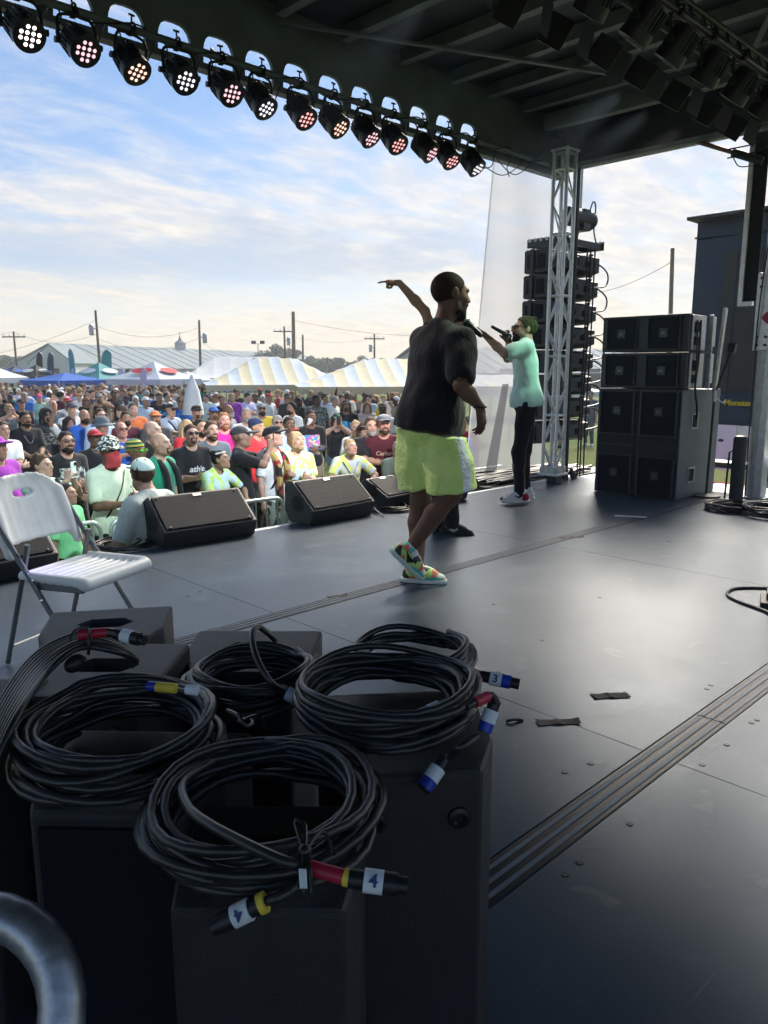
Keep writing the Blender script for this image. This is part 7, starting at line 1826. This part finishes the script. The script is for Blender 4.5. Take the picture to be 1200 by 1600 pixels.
person(397, 620, 'woman', 1.70, 'tan', 'cream', 'denim', [('cap', 'cream'), SG], 'woman in a cream visor cap and pale vest amid the smoke')
person(406, 612, 'stand', 1.82, 'dark', 'grey', 'denim', [('cap', 'red')], 'dark-skinned man in a grey tee and red cap under the tent edge')
person(722, 660, 'stand', 1.75, 'fair', 'red', 'denim', [('hair_short', 'brown')], 'person in a red shirt glimpsed right of the black-shirted performer')
person(713, 668, 'slim', 1.78, 'tan', 'blue', 'black', [('hair_short', 'black')], 'person in blue glimpsed beside the performer shirt')
person(882, 618, 'stand', 1.78, 'tan', 'charcoal', 'khaki', [('hair_short', 'black')], 'person walking on the grass behind the hung array, left one', look=(20, 0), res='n', shoes='black')
person(923, 617, 'slim', 1.78, 'fair', 'slate', (.10, .12, .16), [('hair_short', 'brown')], 'person in shorts on the grass beside the speaker stack', look=(2, 9), res='n')
t, m = person(1190, 640, 'clasp2', 1.70, 'olive', 'black', 'black', [('hair_short', 'black')], 'person in black seated side glimpse behind the silver post', look=(12, 12), res='n')

# --- the distant crowd: one mesh each, colours held by each object
def attr_mat(name, prop, rough=.85):
    t = NT(name); a = t.n('ShaderNodeAttribute'); a.attribute_type = 'OBJECT'; a.attribute_name = prop; t.set(Base_Color=a.outputs['Color'], Roughness=rough); t.b.inputs['Specular IOR Level'].default_value = .2; return t.m
FM = [attr_mat('far_skin', 'skin_colour'), attr_mat('far_shirt', 'shirt_colour'), attr_mat('far_trousers', 'trouser_colour'), attr_mat('far_hair', 'hair_colour')]
def far_mesh(name, P, h=.036, hat=None):
    J = body_joints(P); lo, hi = (-.6, -.6, -.06), (.6, .45, 2.2); Vs = []; Qs = []; mi = []; n0 = 0
    def push(G, k):
        nonlocal n0
        V, Q = G.surf(); Vs.append(V); Qs.append(Q + n0); mi.append(np.full(len(Q), k)); n0 += len(V)
    G = SDF(lo, hi, h); flesh(G, J, P, hands=False); head_sdf(G, J['head'], J['Rh'], 1.05, full=False); push(G, 0)
    G = SDF(lo, hi, h); shirt_sdf(G, J, P, **P.get('shirt', {})); push(G, 1)
    G = SDF(lo, (.6, .45, 1.2), h); trousers_sdf(G, J, P, **P.get('trousers', {})); push(G, 2)
    G = SDF(J['head'] - .3, J['head'] + .3, h * .6); c = J['head']; Rh = J['Rh']
    G.ell(c + Rh @ V3(0, .02, .04), (.090, .110, .092), Rh, .02); G.ell(c + Rh @ V3(0, -.12, -.03), (.075, .10, .10), Rh, .01, 's')
    if hat: G.cone(c + Rh @ V3(0, -.02, .05), c + Rh @ V3(0, -.15, .045), .075, .06, .01, 3, Rh @ V3(0, 0, 1))
    else: G.plane(c + Rh @ V3(0, 0, -.06), V3(0, 0, -1))
    push(G, 3)
    V, Q = np.concatenate(Vs), np.concatenate(Qs); me = np_mesh(name, V, Q)
    for m_ in FM: me.materials.append(m_)
    me.polygons.foreach_set('material_index', np.concatenate(mi).astype(np.int32)); me.update(); return me
FAR = [far_mesh('far_person', dict(POSES[p], hfat=1), hat=h_) for p, h_ in (('stand', None), ('belly', 'cap'), ('woman', None), ('crossed', None), ('slim', 'cap'), ('clasp2', None), ('turned', None), ('armup', None))]
rg = random.Random(42); spots = [(p[1].x, p[1].y) for p in PEOPLE]
SHC = ['white', 'white', 'white', 'ltblue', 'ltblue', 'black', 'black', 'black', 'charcoal', 'grey', 'navy', 'slate', 'red', 'blue', 'teal', 'yellow', 'orange', 'cream', 'maroon', 'mint', 'khaki', 'green', 'pink']
CN = dict(ltblue='pale blue', slate='dark blue-grey', charcoal='charcoal', cream='cream')
def zone(px):
    for lim, nm in ((35, 'the blue edge canopy'), (72, 'the black canopy'), (125, 'the royal blue canopy'), (185, 'the teal canopy'), (222, 'the dark canopy'), (292, 'the lilac canopy'), (330, 'the folded umbrella'), (400, 'the low blue canopy'), (470, 'the left striped tent'), (900, 'the right striped tent')):
        if px < lim: return nm
far = []; tries = 0
while len(far) < 235 and tries < 20000:
    tries += 1
    px = rg.uniform(-8, 625) if rg.random() < .45 else rg.uniform(-8, 340)
    D = rg.uniform(15, 40) if px < 340 else rg.uniform(17, 29)
    if rg.random() < .5: D = rg.uniform(24, 41) if px < 340 else rg.uniform(20, 28)
    if 470 < px < 625 and D < 19: continue
    p = at_d(px, 600, D); q = (p.x, p.y)
    if any((q[0] - a) ** 2 + (q[1] - b) ** 2 < (.62 if D > 22 else .75) ** 2 for a, b in spots): continue
    if D < 22 and any(abs(to_px((a, b, .4))[0] - px) < 9 and abs(to_px((a, b, .4))[1] - to_px((*q, .4))[1]) < 26 for a, b in spots): continue
    spots.append(q); far.append((px, D, q))
far.sort()
base = {}
recs = []
for px, D, q in far:
    sc_ = rg.choice(SHC); k = rg.randrange(8); hc = rg.choice(['black', 'black', 'brown', 'brown', 'blond', 'grey', 'red', 'white', 'navy'])
    H = rg.gauss(1.74, .07); s = H / 1.75; sk = rg.choice(['pale', 'fair', 'fair', 'tan', 'tan', 'olive', 'brown', 'dark'])
    o = bpy.data.objects.new('person', FAR[k]); COL.objects.link(o); o.location = (q[0], q[1], GROUND); o.scale = (s, s, s)
    an = math.atan2(3.4 - q[1], 4.6 - q[0]) + R(90) + (rg.gauss(0, .5) if rg.random() < .75 else rg.uniform(0, 6.28)); o.rotation_euler = (0, 0, an)
    o['skin_colour'] = [float(x) for x in TONES[sk]]; o['shirt_colour'] = [float(x * rg.uniform(.85, 1.1)) for x in C[sc_]]; o['trouser_colour'] = [float(x) for x in C[rg.choice(['denim', 'black', 'khaki', 'charcoal', 'navy', 'grey'])]]
    hcol = HAIRC.get(hc) or C[hc]; o['hair_colour'] = [float(x) for x in hcol]
    hat = k in (1, 4); nm = '%s %s' % (CN.get(hc, hc), 'cap' if hat else 'hair')
    lb = 'distant person in %s shirt and %s, crowd below %s' % (CN.get(sc_, sc_), nm, zone(px))
    base.setdefault(lb, []).append(o); tag(o, lb, 'person', 'people in the distant crowd')
for lb, os_ in base.items():
    if len(os_) > 1:
        for i, o in enumerate(os_): o['label'] = lb.replace('crowd below the', '%s from left below' % ordn[i])

# ------------------------------------------------------------------ the three performers
def frame_of(sL, sR, hipc, hside):
    sm = (sL + sR) / 2; z = unit(sm - hipc); x = unit(sL - sR); y = unit(np.cross(z, x)); x = np.cross(y, z)
    return np.stack([x, y, z], 1)
def performer(name, label, root, D0, K, P, parts, h=.0075):
    """joints given as sight-line points at real depths round the figure's own spot on the stage"""
    rt = np.array(root); J = {}
    for k, (px, py, dd) in K.items(): J[k] = np.array(at_d(px, py, D0 + dd)) - rt
    Rt = frame_of(J['sL'], J['sR'], J['hipc'], None); kz = np.linalg.norm((J['sL'] + J['sR']) / 2 - J['hipc']) / .475
    sh = np.linalg.norm(J['sL'] - J['sR']) / .356
    J['Rt'] = Rt; J['T'] = lambda *p: J['hipc'] + Rt @ ((V3(*p) - V3(0, 0, .93)) * V3(1, 1, kz))
    hs = Rt[:, 0].copy(); hs[2] = 0; hs = unit(hs)
    J['hL'] = J['hipc'] + hs * .092 - V3(0, 0, .01); J['hR'] = J['hipc'] - hs * .092 - V3(0, 0, .01)
    J['neck'] = J['T'](0, .012, 1.45); J['nk2'] = J['head'] + P['Rh'] @ V3(0, .015, -.085) * P.get('hs', 1)
    J['Rh'] = P['Rh']
    for S in 'LR':
        for q in ('hd', 'hn', 'th'): J[q + S] = V3(*P[q + S])
        J['hk' + S] = P['hk' + S]; J['ft' + S] = P['ft' + S]
    t = thing('person', label, 'person', root, group='performers on the stage')
    pts = np.array([J[k] for k in ('sL', 'sR', 'hipc', 'kL', 'kR', 'aL', 'aR', 'wL', 'wR', 'eL', 'eR', 'head')]); lo = pts.min(0) - .32; hi = pts.max(0) + .32
    G = SDF(lo, hi, h); flesh(G, J, P); head_sdf(G, J['head'], J['Rh'], P.get('hs', 1))
    V, Q = G.surf(); b = add('body', np_mesh(name + '_body', V, Q, (V - J['head']) @ J['Rh']), M['skin'], t, col=P['skin']); b['stubble'] = float(P.get('stubble', 0))
    G = SDF(lo, hi, .011); shirt_sdf(G, J, P, **P['shirt']); G.folds(P.get('fold', .0045), 58, 5); V, Q = G.surf(); add('shirt', np_mesh(name + '_shirt', V, Q), parts['shirt'][0], t, col=parts['shirt'][1])
    G = SDF(lo, hi, .011); trousers_sdf(G, J, P, **P['trousers']); G.folds(P.get('fold', .0045), 52, 9); V, Q = G.surf(); add(parts['legs'][2], np_mesh(name + '_trousers', V, Q), parts['legs'][0], t, col=parts['legs'][1])
    Mh = Matrix.Identity(4)
    for i in range(3):
        for j in range(3): Mh[i][j] = J['Rh'][i][j] * P.get('hs', 1)
        Mh[i][3] = J['head'][i]
    for nm, cl in parts.get('acc', []):
        mt_ = M['gloss_col'] if nm == 'sunglasses' else M['hair']; o = add(nm, ACC[nm], mt_, t, col=cl); o.matrix_local = Mh
    return t, J, Mh
def trainer(parent, ank, fwd, up, cols, mats, L=.29, swoosh=None, side=1):
    """low-top trainer: upper, thick sole, laces, collar, side mark. ank: ankle joint; up: sole normal"""
    f_ = Vector(fwd).normalized(); u_ = Vector(up); u_ = (u_ - f_ * u_.dot(f_)).normalized(); s_ = f_.cross(u_)
    Mx = Matrix((s_, f_, u_)).transposed().to_4x4(); Mx.translation = Vector(ank) - u_ * .095
    G = SDF((-.1, -.14, -.02), (.1, .24, .2), .0065)
    G.cone((0, -.055, .045), (0, .06, .045), .040, .043, .02); G.cone((0, .06, .042), (0, .145, .030), .045, .036, .02, 1.15, (0, 0, 1)); G.cone((0, -.045, .05), (0, -.025, .105), .040, .044, .02)
    G.cone((0, .0, .085), (0, .09, .055), .040, .034, .03); G.ell((0, -.02, .145), (.034, .050, .035), None, .006, 's'); G.plane((0, 0, .022), (0, 0, -1))
    V, Q = G.surf(); up_ = add('shoe_upper', np_mesh('shoe_upper', V, Q), mats[0], parent, col=cols[0]); up_.matrix_local = Mx
    G = SDF((-.1, -.14, -.02), (.1, .24, .06), .0065)
    G.cone((0, -.058, .014), (0, .05, .014), .048, .047, .02, 1, None); G.cone((0, .05, .014), (0, .150, .016), .047, .040, .02); G.plane((0, 0, .030), (0, 0, 1)); G.plane((0, 0, .0), (0, 0, -1))
    V, Q = G.surf(); o = add('shoe_sole', np_mesh('shoe_sole', V, Q), mats[1], parent, col=cols[1]); o.matrix_local = Mx
    lc = MB()
    for k in range(5):
        y = .020 + k * .020; z = .118 - k * .0135; lc.tube(spline([(-.026, y, z - .012), (0, y + .006, z + .006), (.026, y, z - .012)], 4), .0045, 6)
    o = lc.build('shoe_laces', M['cloth'], parent, smooth=True, col=cols[2]); o.matrix_local = Mx
    sw = [(-.052, .060), (-.035, .047), (-.005, .046), (.03, .060), (.075, .090), (.025, .074), (-.012, .066), (-.030, .068), (-.040, .080)]
    for sg in (1, -1):
        poly = [Vector((sg * .0425, -y - .005 if False else .02 - y * .9, z)) for y, z in sw]
        o = MB().prism(poly, (sg * .006, 0, 0)).build('side_mark', M['cloth'], parent, col=cols[3]); o.matrix_local = Mx
    return up_
def handheld_mic(label, a, b, headfirst=True):
    a, b = Vector(a), Vector(b); t = thing('microphone', label, 'microphone', a); d = (b - a); L = d.length; q = d.to_track_quat('Z', 'X').to_matrix()
    MB().lathe([(.012, .05), (.021, .06), (.0225, .075), (.0185, .12), (.015, L - .01), (.012, L)], (0, 0, 0), 18, q).build('handle', M['black_plastic'], t, smooth=True)
    MB().ell(q @ Vector((0, 0, .03)), (.026, .026, .032), 16, 12, q).build('grille_ball', M['dark_steel'], t, smooth=True, angle=180); MB().lathe([(.0265, .026), (.028, .028), (.028, .036), (.0265, .038)], (0, 0, 0), 18, q).build('ring', M['galv'], t)
    return t
nz3 = lambda v: tuple(float(x) for x in v)
r3, h3 = np.array(_r), np.array(_h)

# neon shorts: cloth with a pale stripe down the outer side
def shorts_material(origin, side, fwd):
    t = NT('neon_shorts'); c = t.coord('Object'); sp = t.n('ShaderNodeVectorMath'); sp.operation = 'DOT_PRODUCT'; t.l(c, sp.inputs[0]); sp.inputs[1].default_value = tuple(fwd)
    s2 = t.n('ShaderNodeVectorMath'); s2.operation = 'DOT_PRODUCT'; t.l(c, s2.inputs[0]); s2.inputs[1].default_value = tuple(side)
    off = float(np.dot(origin, fwd)); so = float(np.dot(origin, side)); st = t.step(t.mth('ABSOLUTE', t.mth('SUBTRACT', sp.outputs['Value'], off)), .036, .031); m = t.mth('MULTIPLY', st, t.mth('GREATER_THAN', t.mth('SUBTRACT', s2.outputs['Value'], so), .04))
    n = t.noise(c, 8, 4); n2 = t.noise(c, 22, 4, .6, .8); base = t.mix(t.step(n, .3, .7), (.66, .86, .22), (.80, .96, .30))
    t.set(Base_Color=t.mix(m, base, (.74, .80, .80)), Roughness=.6); t.b.inputs['Sheen Weight'].default_value = .2; t.bump(t.mth('ADD', n2, t.mth('MULTIPLY', n, 2)), .7, .02)
    return t.m
# --- black tee, neon shorts, seen from behind
root = at_z(657, 912); D0 = (root - _C).dot(_h)
K = dict(hipc=(671, 655, 0), sL=(660, 530, .13), sR=(721, 535, -.11), eL=(716, 580, .26), wL=(727, 512, .20), eR=(720, 602, -.26), wR=(750, 636, -.26), kL=(657, 780, .12), kR=(706, 770, -.10), aL=(652, 884, .04), aR=(638, 862, -.06), head=(704, 461, .04))
fh = unit(r3 * .92 + h3 * .40); Rh = np.stack([np.cross(V3(0, 0, 1), fh) * 1.0, -fh, V3(0, 0, 1)], 1); Rh = Rh @ rotm((.08, 0, 0))
sidev = unit(-r3 * .76 + h3 * .65); fwd_ = unit(r3 * .64 + h3 * .76)
P = dict(foot=.035, w=1.07, aw=.98, lw=1.06, hs=1.06, Rh=Rh, skin=(.15, .078, .050), stubble=.8, hdL=nz3(V3(0, 0, 1) * .9 - r3 * .3), hnL=nz3(-r3), thL=nz3(h3), hkL='fist', hdR=nz3(V3(0, 0, -1) + r3 * .12 - h3 * .1), hnR=nz3(-r3 - h3 * .4), thR=nz3(r3 * .2 - h3 - V3(0, 0, .2)), hkR='relax', ftL=nz3(r3), ftR=nz3(r3),
         shirt=dict(sleeve=.74, ease=.034, hem=.86, neck=.078, seed=21, amp=.013), trousers=dict(leg=.90, ease=.030, seed=22, flare=.042, top=.85, amp=.012))
bs_ = np.array(at_d(690, 720, D0 - .10)) - np.array(root)
M['shorts'] = shorts_material(np.array(at_d(676, 720, D0)) - np.array(root) - fwd_ * .045, -sidev, fwd_)
t, J, Mh = performer('lead', 'performer seen from behind in a black tee and neon shorts', root, D0, K, P, dict(shirt=(M['cloth'], (.012, .013, .017)), legs=(M['shorts'], (1, 1, 1), 'shorts'), acc=[('beard_full', (.02, .014, .011)), ('hair_buzz', (.035, .02, .015))]))
def patch_material():
    t_ = NT('patchwork_shoe'); c = t_.coord('Object'); vo = t_.n('ShaderNodeTexVoronoi'); vo.inputs['Scale'].default_value = 24; t_.l(c, vo.inputs['Vector']); sp = t_.n('ShaderNodeSeparateColor'); t_.l(vo.outputs['Color'], sp.inputs[0])
    b = t_.mix(t_.mth('GREATER_THAN', sp.outputs[0], .35), (.10, .55, .42), (.015, .03, .03)); b = t_.mix(t_.mth('GREATER_THAN', sp.outputs[1], .62), b, (.75, .22, .12)); b = t_.mix(t_.mth('GREATER_THAN', sp.outputs[2], .60), b, (.55, .75, .20)); b = t_.mix(t_.mth('GREATER_THAN', sp.outputs[0], .82), b, (.70, .72, .70)); t_.set(Base_Color=b, Roughness=.45); return t_.m
M['patch'] = patch_material()
trainer(t, V3(J['aL'][0], J['aL'][1], .096), nz3(r3 * .95 - h3 * .25), (0, 0, 1), [(1, 1, 1), (.75, .76, .72), (.02, .02, .02), (.02, .02, .02)], (M['patch'], M['cloth']))
dn = unit(np.array(at_d(668, 916, D0 - .05)) - np.array(at_d(610, 862, D0 - .10))); upv = unit(r3 * .72 + V3(0, 0, 1) * .75 + h3 * -.1)
trainer(t, J['aR'] + dn * .01 + upv * .02, nz3(dn), nz3(upv), [(1, 1, 1), (.62, .78, .72), (.02, .02, .02), (.02, .03, .03)], (M['patch'], M['cloth']))
mbw = MB().tube([Vector(J['wR']) + Vector(_r) * .034 * math.cos(a) + Vector(_h) * .034 * math.sin(a) + Vector((0, 0, .0)) for a in [i * math.pi / 6 for i in range(12)]], .006, 6, closed=True); mbw.build('wristband', M['rubber'], t, smooth=True)
lg = [(-.016, .004), (-.008, -.004), (.004, -.003), (.022, .010), (.004, .003), (-.006, .002)]
pc = Vector(at_d(706, 708, D0 - .245)) - root
handheld_mic('black microphone held to the mouth of the performer in black tee', at_d(722, 498, D0 + .10), at_d(753, 525, D0 + .02))

# --- pale tee with green stage light in its colour, black jeans, profile to the left
root = at_z(812, 786); D0 = (root - _C).dot(_h)
K = dict(hipc=(824, 627, 0), sL=(822, 543, -.17), sR=(818, 543, .18), eL=(789, 553, -.22), wL=(756, 522, -.16), eR=(793, 560, .20), wR=(795, 534, .08), kL=(810, 705, -.07), kR=(820, 704, .10), aL=(812, 772, -.07), aR=(820, 768, .10), head=(819, 515, 0))
fh = -r3 * .97 - h3 * .15; fh = unit(fh); Rh = np.stack([np.cross(V3(0, 0, 1), fh), -fh, V3(0, 0, 1)], 1) @ rotm((-.08, 0, 0))
P = dict(foot=.035, w=.95, lw=.92, hs=1.02, Rh=Rh, skin=(.44, .27, .19), stubble=1.0, hdL=nz3(-r3 * .8 + V3(0, 0, .6)), hnL=nz3(V3(0, 0, -1)), thL=nz3(-h3), hkL='point', hdR=nz3(V3(0, 0, 1) - r3 * .4), hnR=nz3(-h3), thR=nz3(-r3), hkR='grip', ftL=nz3(-r3), ftR=nz3(-r3), shirt=dict(sleeve=.80, ease=.022, hem=.885, seed=31, amp=.010), trousers=dict(leg=1.97, ease=.008, top=.94, seed=32, amp=.006))
t, J, Mh = performer('singer', 'performer in a green-lit pale tee and black jeans facing left, one arm stretched out', root, D0, K, P, dict(shirt=(M['cloth'], (.55, .76, .68)), legs=(M['cloth'], (.012, .012, .015), 'trousers'), acc=[('hair_short', (.05, .058, .022)), ('beard_full', (.015, .012, .01)), ('sunglasses', (.01, .01, .012))]))  # tee and hair colours hold the green stage light
o = MB().ell((0, .085, .098), (.030, .030, .028), 12, 8).build('topknot', M['hair'], t, smooth=True, angle=180, col=(.02, .018, .012)); o.matrix_local = Mh
for S in 'RL': trainer(t, J['a' + S] + V3(0, 0, .015), nz3(-r3 * .95 - h3 * (.2 if S == 'L' else -.15)), (0, 0, 1), [(.70, .70, .68), (.74, .74, .72), (.015, .015, .015), (.015, .015, .015)], (M['cloth'], M['cloth']))
for S in 'RL':
    a = Vector(J['a' + S]) + Vector(_r) * .045 - Vector((0, 0, .03)); MB().ell(a, (.050, .050, .055), 12, 8).build('heel_panel', M['cloth'], t, smooth=True, angle=180, col=(.38, .02, .03))
    a = Vector(J['a' + S]) - Vector(_r) * .135 - Vector((0, 0, .050)); MB().ell(a, (.058, .058, .030), 12, 8).build('toe_panel', M['cloth'], t, smooth=True, angle=180, col=(.015, .015, .016))
handheld_mic('black microphone held by the performer in the green-lit pale tee', at_d(799, 527, D0 + .02), at_d(768, 510, D0 - .05))

# --- third performer, mostly hidden: pointing arm and dark legs
root = at_z(704, 832); D0 = (root - _C).dot(_h)
K = dict(hipc=(690, 672, 0), sL=(684, 545, .10), sR=(716, 545, -.12), eL=(664, 486, .12), wL=(624, 442, .05), eR=(716, 590, .05), wR=(727, 532, .08), kL=(683, 750, .06), kR=(702, 752, -.06), aL=(688, 822, .05), aR=(706, 822, -.05), head=(712, 494, .02))
fh = unit(h3 * .9 + r3 * .3); Rh = np.stack([np.cross(V3(0, 0, 1), fh), -fh, V3(0, 0, 1)], 1)
P = dict(foot=.035, w=.95, aw=.92, hs=.95, lw=.95, Rh=Rh, skin=(.42, .26, .18), hdL=nz3(-r3 * .95 + V3(0, 0, .02)), hnL=nz3(V3(0, 0, -1) - h3 * .2), thL=nz3(V3(0, 0, .3) - h3), hkL='point', hdR=nz3(V3(0, 0, 1)), hnR=nz3(-h3), thR=nz3(-r3), hkR='grip', ftL=nz3(r3), ftR=nz3(r3), shirt=dict(sleeve=.6, ease=.016, hem=.86, seed=41), trousers=dict(leg=1.95, ease=.014, seed=42))
t, J, Mh = performer('third', 'third performer hidden behind the black tee, pointing left arm and dark trousers showing', root, D0, K, P, dict(shirt=(M['cloth'], (.02, .02, .024)), legs=(M['cloth'], (.015, .015, .018), 'trousers'), acc=[('hair_short', (.02, .015, .012))]), h=.007)
for S in 'RL': trainer(t, J['a' + S] + V3(0, 0, .012), nz3(r3 * .9 - h3 * (.35 if S == 'R' else .1)), (0, 0, 1), [(.02, .021, .022), (.03, .03, .032), (.05, .05, .05), (.5, .5, .5)], (M['cloth'], M['cloth']))

# ------------------------------------------------------------------ thin evening haze over the field
hz = MB().box((20, 75, 9.5 + GROUND - 1), (230, 330, 21)).build('haze', None); tag(hz, 'thin pale evening haze over the whole field', kind='stuff')
hm = bpy.data.materials.new('haze_air'); hm.use_nodes = True; hn = hm.node_tree; hn.nodes.clear()
pv = hn.nodes.new('ShaderNodeVolumePrincipled'); pv.inputs['Density'].default_value = 0.0013; pv.inputs['Color'].default_value = (.85, .92, 1.0, 1); pv.inputs['Anisotropy'].default_value = .2
ho_ = hn.nodes.new('ShaderNodeOutputMaterial'); hn.links.new(pv.outputs[0], ho_.inputs['Volume']); hz.data.materials.clear(); hz.data.materials.append(hm)
